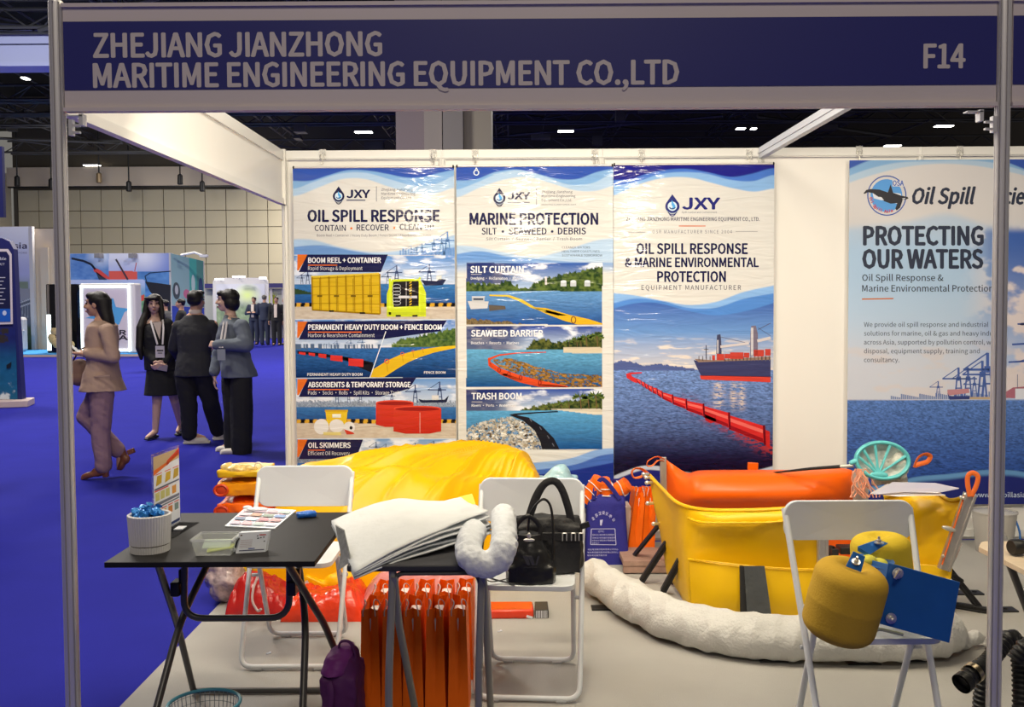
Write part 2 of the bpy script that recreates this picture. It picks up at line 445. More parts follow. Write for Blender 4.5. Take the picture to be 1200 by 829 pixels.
name_board(0, 2.97, 'blue and grey fascia name board of the booth reading ZHEJIANG JIANZHONG MARITIME ENGINEERING, stand F14', [
    ('ZHEJIANG JIANZHONG', 109, 448, 67.0, 27.5), ('MARITIME ENGINEERING EQUIPMENT CO.,LTD', 109, 796, 102.3, 27.5), ('F14', 1082, 1131.5, 79.5, 27.5)])
name_board(2.97, 5.94, 'plain blue fascia board beyond the right post at the frame edge', [])
# small steel angle brackets under the board
for px, py in ((97, 141), (1148, 136)):
    p = at(px, py, Y=0); q = MB(); q.box((0, 0, 0), (.012, .03, .035)); q.box((-.02, 0, .012), (.05, .03, .004))
    tag(q.build('bracket', m_alu, loc=p), 'small steel clip under the name board near the %s post' % ('left' if px < 500 else 'right'), 'bracket')
for px, py, s in ((84, 150, 1), (1164, 146, -1)):
    p = at(px, py, Y=0); q = MB(); q.box((.0, 0, 0), (.012, .02, .05)); q.box((.012*s, 0, .008), (.03, .014, .006)); q.box((.012*s, 0, -.014), (.03, .014, .006))
    tag(q.build('clamp', m_alu, loc=p), 'steel clamp on the inner side of the %s booth post' % ('left' if s > 0 else 'right'), 'clamp')
# side fascia and cross beam
t = struct(thing('wall_left', None, None, (0, 0, 2.145)))
q = MB(); q.box((.0, 1.485, .1675), (.012, 2.92, .33)); q.build('fascia_panel', m_cream, t, smooth=False)
for z, h in ((.3, .06), (.018, .036)):
    q = MB(); q.box((.0, 1.485, z), (.034, 2.92, h)); q.build('rail', m_alu2, t, smooth=False)
q = MB(); q.box((.01, 2.93, .17), (.03, .03, .34)); q.build('corner_strip', m_alu2, t, smooth=False)
m_beam = M('beam_grey', obs(205, 200, 192), .4)
q = MB(); q.box((2.97, 1.485, 2.447), (.034, 2.92, .066)); q.box((2.97, 1.485, 2.447), (.044, 2.92, .008)); struct(q.build('cross_beam', m_beam, smooth=False))

# ================================================================== the hall beyond
YF = 41.0
m_hallw = M('hall_wall_panel', hexc(172, 164, 140), .7, var=.05, vs=.6)
m_gap = M('hall_wall_gap', hexc(78, 72, 64), .8)
m_soff = M('hall_soffit', hexc(196, 182, 162), .7)
xl = at(15, 300, Y=YF).x
wf = struct(thing('wall_far', None, None, (0, YF, 0)))
q = MB(); q.box((8, .25, 5.5), (2*(8-xl), .1, 11)); q.build('backing', m_gap, wf, smooth=False)
xs = [at(93.5+24.4*k, 250, Y=YF).x for k in range(-3, 11)]; zs = [at(150, y, Y=YF).z for y in (222, 247, 266.6, 286.4, 310, 334, 358)]+[0]
base = {}
xs += [xs[-1]+(xs[-1]-xs[-2])*(k+1) for k in range(4)]
for i in range(len(xs)-1):
    for j in range(len(zs)-1):
        w_ = xs[i+1]-xs[i]-.035; h = zs[j]-zs[j+1]-.03; key = j
        if key not in base:
            q = MB(); q.box((0, 0, 0), (w_, .12, h)); o = q.build('wall_panel', m_hallw, wf, smooth=False); base[key] = o
        else: o = base[key].copy(); COL.objects.link(o)
        o.location = ((xs[i]+xs[i+1])/2, .14, (zs[j]+zs[j+1])/2)
zt = at(150, 219.5, Y=YF).z; q = MB(); q.box((8, -.1, zt+.45), (2*(8-xl), .5, .85)); q.build('soffit', m_soff, wf, smooth=False)
q = MB(); q.box((8, -.2, zt), (2*(8-xl), .2, .07)); q.build('track', m_dark, wf, smooth=False)
ws = struct(thing('wall_hall_left', None, None, (xl, 0, 0)))
q = MB(); q.box((-.1, 15, 3.7), (.2, 52, 7.4)); q.build('side_panel', m_hallw, ws, smooth=False)
for k in range(10):
    q = MB(); q.box((.02, 39.3-k*1.6, 5.9), (.05, 1.2, 1.6)); q.build('acoustic_panel', m_soff, ws, smooth=False)
# white bulkhead upper left
q = MB(); a = at(-60, 80, Y=21); b = at(200, 33, Y=21)
t = struct(thing('bulkhead', None, None, (0, 21.3, 0)))
m_bulk = M('bulkhead_white', hexc(200, 204, 232), .6)
mid = at(30, 52, Y=21).z
q.box(((a.x+b.x)/2, 0, (a.z+mid)/2), (b.x-a.x, .6, mid-a.z-.04)); q.build('lower_board', m_bulk, t, smooth=False)
q = MB(); q.box(((a.x+b.x)/2, 0, (b.z+mid)/2), (b.x-a.x, .6, b.z-mid-.04)); q.build('upper_board', m_bulk, t, smooth=False)
q = MB(); q.box(((a.x+b.x)/2, -.35, a.z+.06), (b.x-a.x, .1, .08)); q.build('edge_trim', m_bulk, t, smooth=False)
# column
t = struct(thing('column', None, None, (0, 13.5, 0)))
for x0, x1, dy, c_ in ((464, 497, .5, (150, 138, 142)), (497, 518, .12, (176, 168, 160)), (519, 542.5, .0, (160, 155, 150)), (543.5, 576, .18, (186, 178, 160))):  # light falling differently on each face is put into its colour
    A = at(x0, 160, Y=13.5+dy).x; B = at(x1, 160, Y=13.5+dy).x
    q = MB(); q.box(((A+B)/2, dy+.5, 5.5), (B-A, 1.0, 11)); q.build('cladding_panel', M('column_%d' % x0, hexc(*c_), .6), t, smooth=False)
# dark ceiling grid: trusses, pipes, cans and strip lights
def truss(p, q_, h=.5, n=24, r=.045):
    m = MB(); p = Vector(p); q_ = Vector(q_); up = Vector((0, 0, h)); side = (q_-p).normalized().cross(Vector((0, 0, 1)))*.25
    for off in (side, -side, up): m.tube([p+off, q_+off], r, n=5)
    for i in range(n):
        a = p.lerp(q_, i/n); b = p.lerp(q_, (i+.5)/n); c_ = p.lerp(q_, (i+1)/n)
        m.tube([a+side, b+up, c_+side], r*.5, n=4); m.tube([a-side, b+up, c_-side], r*.5, n=4); m.tube([a+side, c_-side], r*.5, n=4)
    return m
for k, y in enumerate((17, 20.5, 24, 27.5, 31, 34.5, 38)):
    struct(truss((-20, y, 7.9+.25*(k % 3)), (22, y, 7.9+.25*(k % 3)), n=30).build('ceiling_truss', m_truss, smooth=False))
for k, x in enumerate((-17, -12.5, -8, -3.5, 1, 5.5, 10, 14.5)):
    struct(truss((x, 14, 8.5), (x, 40, 8.5), .4, 22, .04).build('ceiling_beam', m_truss, smooth=False))
q = MB(); rr = random.Random(4)
for i in range(90):
    x = rr.uniform(-20, 20); y = rr.uniform(16, 38); z = rr.uniform(8.0, 9.6); a = rr.choice((0, 0, PI/2, PI/2, .5, -.5, 1.0)); L = rr.uniform(3, 12)
    d = Vector((math.cos(a), math.sin(a), rr.uniform(-.04, .04)))*L/2; q.tube([Vector((x, y, z))-d, Vector((x, y, z))+d], rr.uniform(.02, .07), n=5)
for i in range(60):
    x = rr.uniform(-20, 20); y = rr.uniform(16, 38); q.box((x, y, rr.uniform(7.6, 9)), (rr.uniform(.2, .8), rr.uniform(.2, .6), rr.uniform(.1, .4)))
o = q.build('ceiling_services', m_truss, smooth=False); o['kind'] = 'structure'
m_lampw = M('strip_light_glow', (1, 1, 1), .5, emit=9, ecol=(1, .97, .9))
def strip(px, py, w_, Z=7.75, n=0, lb=''):
    p = at(px, py, Z=Z); s_ = w_*(p.y+3.05)/FPX
    t = thing('strip_light', lb, 'light', p)
    q = MB(); q.box((0, 0, .05), (s_*1.04, .3, .08)); q.build('housing', m_truss, t, smooth=False)
    q = MB(); q.box((0, 0, 0), (s_, .26, .03)); q.build('tube', m_lampw, t, smooth=False)
for px, py, w_, lb in ((108, 194, 18, 'bright white strip light above the cream hall wall, right of the left post'),
    (8, 210, 14, 'white strip light at the left frame edge above the hall wall'), (426, 155, 20, 'strip light left of the cladded column, under the name board'),
    (663, 154, 18, 'dim strip light right of the cladded column'), (868, 151, 10, 'left one of the close pair of lights above the third banner'),
    (883, 151, 6, 'right one of the close pair of lights above the third banner'), (1046, 171, 18, 'strip light low over the wall above the orca banner'),
    (1106, 148, 20, 'strip light near the right post under the name board'), (650, 176, 12, 'strip light just over the wall rail right of the column'),
    (30, 92, 6, 'small strip light under the white bulkhead, left of the left post')):
    strip(px, py, w_, lb=lb)
m_can = M('spot_can_black', (.01, .01, .011), .5)
cans = [(20, 211, 'black spotlight at the left frame edge by the end of the track'), (60, 214, 'black spotlight on the track behind the left post'),
        (116, 207, 'pale hanging fitting under the strip light by the left post'), (151, 217, 'black spotlight on the track above the first wall panels'),
        (211, 209, 'black spotlight on the track, second from the side fascia'), (237, 217, 'black spotlight on the track nearest the side fascia')]
for px, py, lb in cans:
    p = at(px, py, Y=39); t = thing('track_spotlight', lb, 'spotlight', p)
    q = MB(); q.lathe([(.09, -.28), (.12, -.25), (.11, .12), (.05, .18)], n=12); q.build('lamp_can', m_can if px != 116 else M('spot_can_brass', hexc(150, 130, 100), .4, metal=.5), t)
    q = MB(); q.tube([(0, 0, .15), (0, 0, 10.96-p.z)], .03, n=6); q.build('stem', m_can, t)
# ================================================================== banners on the back wall
pm_gloss = printmat('laminated_print', .13, wave=.007, spec=.28)
pm_matte = printmat('fabric_print', .55, spec=.3)
YB = 2.915
NAVY = (28, 28, 66); CREAM = (230, 220, 200); ORG = (226, 108, 36); WHT = (238, 232, 222)
def lin(r, g, b):
    m = .3*r+.55*g+.15*b; k = .14; return np.array(obs(r+(m-r)*k, g+(m-g)*k, b+(m-b)*k))**1.16
def curvey(pts):
    xs_ = [p[0] for p in pts]; ys_ = [p[1] for p in pts]
    def f(x):
        xx = np.clip(x, xs_[0], xs_[-1]); i = np.clip(np.searchsorted(xs_, xx)-1, 0, len(xs_)-2)
        X = np.array(xs_, float); Y_ = np.array(ys_, float); t = (xx-X[i])/(X[i+1]-X[i])
        m = np.gradient(Y_, X); h = X[i+1]-X[i]
        return ((2*t**3-3*t**2+1)*Y_[i]+(t**3-2*t**2+t)*h*m[i]+(-2*t**3+3*t**2)*Y_[i+1]+(t**3-t**2)*h*m[i+1])
    return f
def edge(y, yc, w_=.6): return sstep(-w_, w_, y-yc)
def sea(x, y, y0, y1, top, bot, amp=.35, sc=1.0):
    t = np.clip((y-y0)/(y1-y0), 0, 1); k = 1+2.0*(1-t)
    n = fbm((x*.10*k+3)*sc, (y*.45*k)*sc, 4)-.5; c = mixc(top, bot, t)
    return np.clip(c*(1+amp*2.4*n[..., None]), 0, 1)
def clouds(x, y, y0, y1, top, bot, amt=.5, col=(236, 232, 226)):
    t = (y-y0)/(y1-y0); c = mixc(top, bot, t); n = fbm(x*.06, y*.15, 5)
    return mixc(c, lin(*col), sstep(.5, .72, n)*amt*2)
def trees(x, y, top, c1=(60, 92, 40), c2=(120, 140, 60), sc=.35):
    n = fbm(x*sc, y*sc, 3); return mixc(lin(*c1), lin(*c2), (n-.3)*2.2), (y > top+ (fbm(x*.5, y*0+3, 3)-.5)*7)
def hook(px, lb, py=184, clear=True, alt=False):
    p = at(px, py, Y=2.945); t = thing('banner_hook', lb, 'hook', p)
    q = MB(); q.box((0, 0, .030), (.042, .003, .066)); q.box((0, -.004, .045), (.030, .006, .022)); q.build('clear_tab', M('clear_film', (.9, .9, .88), .08, trans=.5, ior=1.3, alpha=.42, spec=.8), t, bevel=.0008)
    q = MB(); q.tube(curve([(-.014, -.004, .03), (-.012, -.01, .014), (-.003, -.008, 0), (0, -.008, -.012), (.004, -.008, -.024), (-.004, -.008, -.03), (-.008, -.008, -.022)], 5), .0032, n=6)
    q.tube(curve([(.014, -.004, .03), (.012, -.01, .014), (.003, -.008, 0)], 4), .0022, n=6); q.build('wire', m_steel, t)
def banner(name, label, px0, px1, ptop, z0, slat, paint, draw, mat, group=None, Y=YB, step=.0048):
    x0 = at(px0, ptop, Y=Y).x; x1 = at(px1, ptop, Y=Y).x; z1 = at((px0+px1)/2, ptop, Y=Y).z
    t = thing('banner', label, 'banner', (0, 0, 0), group=group)
    q = MB(); q.box(((x0+x1)/2, Y+.004, (z0+z1)/2), (x1-x0, .003, z1-z0)); q.build('sheet', M('banner_back', obs(*CREAM), .5), t, smooth=False)
    if slat:
        q = MB(); q.tube([(x0+.001, Y+.002, z1+.006), (x1-.001, Y+.002, z1+.006)], .007, n=10); q.build('top_rail', m_alu, t)
        for x in (x0+.005, x1-.005):
            q = MB(); q.ell((x, Y, z1+.006), (.006, .01, .01)); q.build('rail_cap', m_dark, t)
    A = wallart(Y)
    nx = int((x1-x0)/step)+1; nz = int((z1-z0)/step)+1
    A.field((x0, Y, z1), (x1-x0, 0, 0), (0, 0, z0-z1), nx, nz, paint)
    draw(A); A.build('print', mat, t)
    return t
def logo(A, cx, cy, s, col=NAVY, tail=True):     # drop with a smaller drop inside, waves below
    P = []
    for i in range(25):
        a = math.radians(-60+300*i/24-0); P.append((cx+s*.62*math.cos(a+PI/2+math.radians(0)+math.radians(-90)+PI/2), 0))
    drop = [(cx, cy-s)]+[(cx+.68*s*math.cos(math.radians(a)), cy+.15*s-.68*s*math.sin(math.radians(a))) for a in range(25, -206, -15)]
    A.poly(drop, col, 3)
    A.disc(cx, cy+.15*s, .44*s, .44*s, (214, 226, 236), 4)
    inner = [(cx-.06*s, cy-.45*s), (cx+.30*s, cy+.12*s), (cx+.26*s, cy+.32*s), (cx+.05*s, cy+.45*s), (cx-.1*s, cy+.38*s), (cx+.05*s, cy+.22*s), (cx-.08*s, cy+.0*s)]
    A.poly(inner, (84, 166, 214), 5)
    A.ring(cx, cy+.15*s, .34*s, .30*s, .10*s, (40, 70, 120), 6, 10, 200, 340)
    for k in range(3):
        A.ring(cx, cy+.35*s+k*.13*s, .62*s-.12*s*k, .50*s, .07*s, col if k else (160, 170, 180), 6, 12, 205, 335)

# ---- banner 1
def T1(x, y): return 340+x/4.365, 180+y/4.365
def T2(x, y): return 340+x/4.365, 360+y/4.365
def mapc(pts, T): return curvey([T(*p) for p in pts])
def waves_top(T, dark, mid, lite, c1, c2, c3):
    d, m, l = [mapc([(-10, c[0][1])]+c+[(900, c[-1][1])], T) for c in (c1, c2, c3)]
    def f(x, y, base):
        c = mixc(base, lin(*lite), 1-edge(y, l(x), .8)); c = mixc(c, lin(*mid), (1-edge(y, m(x), .8))); c = mixc(c, lin(*dark), 1-edge(y, d(x), .7)); return c
    return f
w1 = waves_top(T1, (62, 98, 184), (140, 182, 216), (186, 208, 220),
    [(15, 140), (100, 140), (200, 110), (280, 88), (400, 88), (500, 105), (590, 122), (680, 120), (760, 100), (840, 85)],
    [(15, 180), (120, 145), (260, 102), (380, 98), (520, 135), (640, 165), (760, 150), (840, 115)],
    [(15, 218), (150, 172), (260, 132), (380, 130), (500, 168), (620, 202), (760, 200), (840, 175)])
def quay(x, y, c, ystripe, h, x0, x1, skip=()):
    st = (y > ystripe) & (y < ystripe+h) & (x > x0) & (x < x1); ph = ((x+ (y-ystripe)*.2)/4.9) % 2 < 1
    c = np.where(st[..., None], np.where(ph[..., None], lin(34, 30, 30), lin(228, 170, 40)), c)
    con = y >= ystripe+h; n = fbm(x*.2, y*.6, 3); return np.where(con[..., None], mixc(lin(200, 176, 146), lin(222, 204, 176), n), c)
def paint1(x, y):
    c = np.broadcast_to(lin(*CREAM), x.shape+(3,)).copy(); c = w1(x, y, c)
    # lower waves under the heading
    a = mapc([(-10, 440), (100, 440), (260, 480), (420, 505), (600, 490), (760, 440), (900, 400)], T1); b = mapc([(-10, 480), (160, 470), (330, 500), (480, 520), (700, 500), (900, 470)], T1)
    low = y < T1(0, 520)[1]
    c = np.where(low[..., None], mixc(c, lin(176, 204, 222), edge(y, a(x), 1.5)*.9), c); c = np.where(low[..., None], mixc(c, lin(112, 156, 206), edge(y, b(x), 1)*.9), c)
    # harbour scene 1
    y0, yw, ys = T1(0, 522)[1], T1(0, 668)[1], T1(0, 765)[1]
    s1 = (y >= y0) & (y < T2(0, 70)[1])
    sc = clouds(x, y, y0, yw, lin(96, 150, 206), lin(206, 212, 216), .45); sc = np.where((y > yw)[..., None], sea(x, y, yw, ys, lin(70, 130, 180), lin(36, 92, 152), .3), sc)
    hill = (x < T1(110, 0)[0]) & (y > T1(0, 690)[1]+(x-345)*.25) & (y < T1(0, 720)[1]); sc = np.where(hill[..., None], lin(60, 84, 50), sc)
    sc = quay(x, y, sc, ys, 20/4.365, 343, 540); c = np.where(s1[..., None], sc, c)
    # booms panels
    yb0, yb1 = T2(0, 120)[1], T2(0, 362)[1]; s2 = (y >= T2(0, 62)[1]) & (y < yb1); left = x < T2(490, 0)[0]-(y-yb0)/(yb1-yb0)*(82/4.365)
    hz = np.where(left, T2(0, 210)[1], T2(0, 205)[1]); sk = clouds(x, y, T2(0, 70)[1], T2(0, 205)[1], lin(90, 140, 200), lin(200, 208, 214), .4)
    g = sea(x, y, T2(0, 205)[1], yb1, lin(60, 118, 176), lin(16, 52, 104), .45); sc = np.where((y > hz)[..., None], g, sk)
    ht = mapc([(500, 205), (560, 175), (640, 150), (700, 140), (780, 120), (860, 105)], T2)(x); tr, mk = trees(x, y, ht)
    sc = np.where((mk & ~left & (y < hz) & (x > T2(520, 0)[0]))[..., None], tr, sc)
    up = T2(0, 215)[1]; ha = (left & (y > T2(0, 190)[1]) & (y < up) & (fbm(x*.9, y*0+1, 2) > .45)); sc = np.where(ha[..., None], lin(96, 116, 140), sc)
    c = np.where(s2[..., None], sc, c)
    # storage panel
    y0, yw, ys = T2(0, 366)[1], T2(0, 495)[1], T2(0, 575)[1]; s3 = (y >= y0) & (y < T2(0, 672)[1])
    sc = clouds(x, y, y0, yw, lin(110, 156, 204), lin(208, 212, 214), .45); sc = np.where((y > yw)[..., None], sea(x, y, yw, ys, lin(78, 132, 178), lin(40, 96, 156), .3), sc)
    cty = (y > T2(0, 470)[1]+fbm(x*.8, y*0, 2)*6) & (y < T2(0, 512)[1]); sc = np.where(cty[..., None], mixc(lin(90, 104, 124), lin(190, 196, 200), fbm(x*1.2, y*1.2, 2)), sc)
    sc = quay(x, y, sc, ys, 20/4.365, 343, 540); c = np.where(s3[..., None], sc, c)
    s4 = y >= T2(0, 676)[1]; sc = clouds(x, y, T2(0, 676)[1], T2(0, 760)[1], lin(120, 160, 200), lin(204, 208, 210), .5)
    cty = (y > T2(0, 735)[1]+fbm(x*.8, y*0, 2)*8); sc = np.where(cty[..., None], mixc(lin(90, 104, 124), lin(180, 186, 190), fbm(x*1.2, y*1.2, 2)), sc)
    sc = np.where((y > T2(0, 800)[1])[..., None], sea(x, y, 543, 600, lin(60, 118, 176), lin(30, 80, 140), .3), sc); c = np.where(s4[..., None], sc, c)
    for yy in (T2(0, 64)[1], T2(0, 364)[1], T2(0, 674)[1]): c = np.where((np.abs(y-yy) < .55)[..., None], lin(214, 220, 222), c)
    return c
def crane(A, x, y, h, col=(70, 90, 130), l=2):
    A.line(x-h*.12, y, x-h*.05, y-h*.7, h*.05, col, l); A.line(x+h*.12, y, x+h*.05, y-h*.7, h*.05, col, l)
    A.line(x, y-h*.55, x, y-h, h*.07, col, l); A.line(x-h*.55, y-h*.62, x+h*.3, y-h*.62, h*.05, col, l); A.line(x-h*.55, y-h*.62, x, y-h, h*.03, col, l)
    A.line(x-h*.1, y-h*.3, x+h*.1, y-h*.3, h*.04, col, l)
def header(A, T, txt, sub, y, x1, xt, xs_, h=90, cap=26):
    A.tf = T
    A.poly([(38, y), (92, y), (44, y+h*.9), (36, y+h)][:3]+[(36, y+h*.9)], ORG, 2)
    A.poly([(88, y), (x1, y-6 if x1 > 600 else y), (x1-36, y+h-42 if x1 > 600 else y+h), (460 if x1 > 600 else x1-36, y+h), (44, y+h)], NAVY, 2)
    A.text(txt, 92, xt, y+42, cap, WHT, 3, bold=.035); A.rect(92, y+52, 92+(xt-92)*.4, y+57, ORG, 3); A.text(sub, 92, xs_, y+80, 19, (226, 220, 210), 3)
def draw1(A):
    A.tf = T1
    logo(A, 248, 212, 44); A.text('JXY', 288, 410, 226, 39, NAVY, 3, bold=.05); A.rect(288, 236, 385, 242, (90, 90, 110), 3); A.rect(440, 168, 443, 246, (120, 120, 130), 3)
    for i, s_ in enumerate(('Zhejiang Jianzhong', 'Maritime Engineering', 'Equipment Co.,Ltd.')): A.text(s_, 467, (628, 641, 625)[i], 191+21*i, 13, (80, 80, 96), 3)
    A.text('OIL SPILL RESPONSE', 88, 766, 348, 58, NAVY, 3, bold=.045)
    A.text('CONTAIN', 125, 285, 396, 30, NAVY, 3, bold=.015); A.text('RECOVER', 340, 505, 394, 30, NAVY, 3, bold=.015); A.text('CLEAN UP', 560, 735, 391, 30, NAVY, 3, bold=.015)
    A.disc(313, 383, 6, 6, ORG, 3, 10); A.disc(533, 380, 6, 6, ORG, 3, 10)
    A.text('Boom Reel + Container / Heavy Duty Boom / Fence Boom / Absorbents / Skimmer', 137, 722, 425, 12, (96, 96, 108), 3)
    for x, h in ((620, 50), (675, 60), (735, 90), (775, 95), (805, 120), (590, 35), (645, 40)): crane(A, x, 520, h, (96, 134, 182), 1)
    for x in range(560, 840, 14): A.rect(x, 500-(x*7 % 22), x+8, 520, (120, 154, 196), 1)
    header(A, T1, 'BOOM REEL + CONTAINER', 'Rapid Storage & Deployment', 517, 500, 465, 370)
    A.tf = T1
    for x, h in ((500, 60), (545, 95), (712, 100), (90, 70), (60, 50)): crane(A, x, 668, h, (60, 72, 108), 1)
    A.poly([(668, 645), (690, 650), (750, 652), (765, 640), (798, 646), (780, 674), (690, 676)], (36, 40, 66), 2); A.rect(748, 624, 775, 646, (224, 216, 200), 2)
    # yellow container: corrugated side with posts, doors and bars
    A.poly([(107, 632), (455, 614), (460, 822), (112, 800)], (214, 172, 30), 2)
    for i in range(9):
        x = 112+i*43.2; t0 = 632-i*2.1; b0 = 800+i*2.6; A.line(x, t0, x+3, b0, 5 if i % 2 else 9, (168, 126, 16), 3)
    for k in range(4): A.line(110, 640+k*42, 457, 624+k*49, 4, (178, 138, 20), 3)
    for i in range(4):
        x = 150+i*86; A.line(x, 640, x+2, 806, 2.5, (120, 92, 20), 4); A.rect(x-12, 725, x+14, 734, (120, 92, 20), 4)
    A.line(107, 630, 455, 613, 7, (232, 196, 60), 4); A.line(112, 800, 460, 822, 8, (150, 112, 14), 4); A.rect(200, 802, 224, 811, (40, 34, 20), 5); A.rect(356, 812, 384, 821, (40, 34, 20), 5)
    # boom reel: frame with drum
    A.poly([(494, 720), (520, 645), (665, 640), (695, 715), (695, 835), (494, 835)], (206, 214, 40), 2); A.poly([(528, 656), (655, 652), (668, 690), (666, 780), (530, 786), (522, 700)], (34, 30, 30), 3)
    A.rect(555, 728, 650, 741, (214, 206, 200), 5); A.rect(592, 655, 596, 780, (150, 140, 130), 4)
    for k in range(9): A.poly([(610, 660+k*14), (622, 653+k*14), (622, 660+k*14), (610, 667+k*14)], (214, 170, 40), 5)
    for k in range(6): A.ring(545, 680+k*17, 22, 12, 2, (206, 202, 196), 4, 10)
    A.rect(505, 640, 516, 835, (214, 222, 46), 4); A.rect(658, 634, 668, 835, (214, 222, 46), 4); A.rect(494, 812, 695, 826, (190, 198, 40), 4); A.rect(540, 826, 566, 835, (40, 40, 30), 5); A.rect(625, 826, 652, 835, (40, 40, 30), 5)
    header(A, T2, 'PERMANENT HEAVY DUTY BOOM + FENCE BOOM', 'Harbor & Nearshore Containment', 74, 802, 775, 432, 92)
    A.tf = T2
    A.line(490, 124, 408, 362, 4, (232, 232, 228), 4)
    pts = [(37, 232), (80, 234), (150, 243), (230, 256), (310, 275), (425, 300)]; A.path(pts, 15, (26, 24, 28), 2); A.poly([(250, 248), (425, 283), (415, 335), (330, 300)], (26, 24, 28), 2)
    for x, y, a, b in ((62, 237, 17, 8), (111, 242, 16, 9), (165, 250, 20, 12), (237, 262, 31, 16), (337, 284, 38, 21)): A.poly([(x-a, y-b), (x+a, y-b+4), (x+a, y+b+2), (x-a, y+b-5)], (208, 52, 44), 3)
    top = [(846, 197), (780, 202), (700, 212), (620, 228), (560, 245), (495, 275), (455, 300), (425, 318)]; bot = [(412, 360), (480, 360), (545, 318), (600, 285), (660, 258), (740, 232), (846, 210)]
    A.poly(top+bot, (222, 176, 30), 2)
    for x, y, r in ((495, 278, 13), (574, 240, 10), (628, 226, 7), (678, 215, 5)): A.ring(x, y, r, r, r*.35, (226, 96, 50), 4, 12); A.line(x, y+r, x+4, y+r+40*r/13, 2, (160, 120, 30), 4)
    A.text('PERMANENT HEAVY DUTY BOOM', 88, 370, 352, 14, WHT, 3, bold=.02); A.text('FENCE BOOM', 685, 795, 341, 12, WHT, 3, bold=.02)
    for x, h in ((240, 40), (310, 45), (370, 50), (200, 30)): crane(A, x, 212, h, (96, 116, 150), 1)
    header(A, T2, 'ABSORBENTS & TEMPORARY STORAGE', 'Pads • Socks • Rolls • Spill Kits • Storage Tanks', 368, 645, 616, 568, 92)
    A.tf = T2
    for x, h in ((640, 95), (765, 110), (240, 70), (300, 60), (360, 65), (520, 60)): crane(A, x, 492, h, (66, 80, 116), 1)
    A.poly([(655, 470), (680, 476), (790, 474), (812, 452), (800, 488), (670, 490)], (34, 38, 60), 2); A.rect(725, 452, 760, 476, (216, 208, 196), 2)
    for cx, y0_, y1_, w_ in ((535, 490, 602, 96), (651, 519, 636, 122)):
        A.poly([(cx-w_, y0_), (cx+w_, y0_), (cx+w_, y1_), (cx+w_*.5, y1_+12), (cx-w_*.5, y1_+12), (cx-w_, y1_)], (206, 58, 36), 2+(cx > 600)*2, (188, 40, 28)); A.disc(cx, y0_, w_, 14, (228, 76, 48), 3+(cx > 600)*2); A.disc(cx, y0_+3, w_*.94, 10, (150, 30, 22), 4+(cx > 600)*2)
    A.line(664, 540, 664, 644, 3, (226, 160, 140), 6)
    A.poly([(180, 530), (294, 530), (286, 612), (190, 612)], (226, 186, 40), 2); A.rect(216, 548, 260, 566, (232, 226, 200), 3); A.rect(178, 526, 296, 536, (206, 160, 30), 3)
    for x, y, a, b in ((160, 612, 38, 40), (238, 608, 38, 34), (302, 617, 30, 30)): A.disc(x, y, a, b, (226, 218, 206), 4)
    A.disc(312, 618, 8, 9, (40, 34, 34), 5); A.poly([(275, 625), (320, 640), (330, 650), (290, 652)], (200, 60, 40), 5); A.rect(170, 640, 260, 656, (220, 200, 120), 5)
    header(A, T2, 'OIL SKIMMERS', 'Efficient Oil Recovery', 678, 373, 310, 305, 100)
    A.tf = T2
    for x, h in ((440, 70), (490, 60), (640, 65), (735, 75)): crane(A, x, 760, h, (80, 94, 124), 1)
t1 = banner('banner', 'glossy banner headed OIL SPILL RESPONSE with a picture of a yellow container', 343, 532, 197, .24, True, paint1, draw1, pm_gloss)

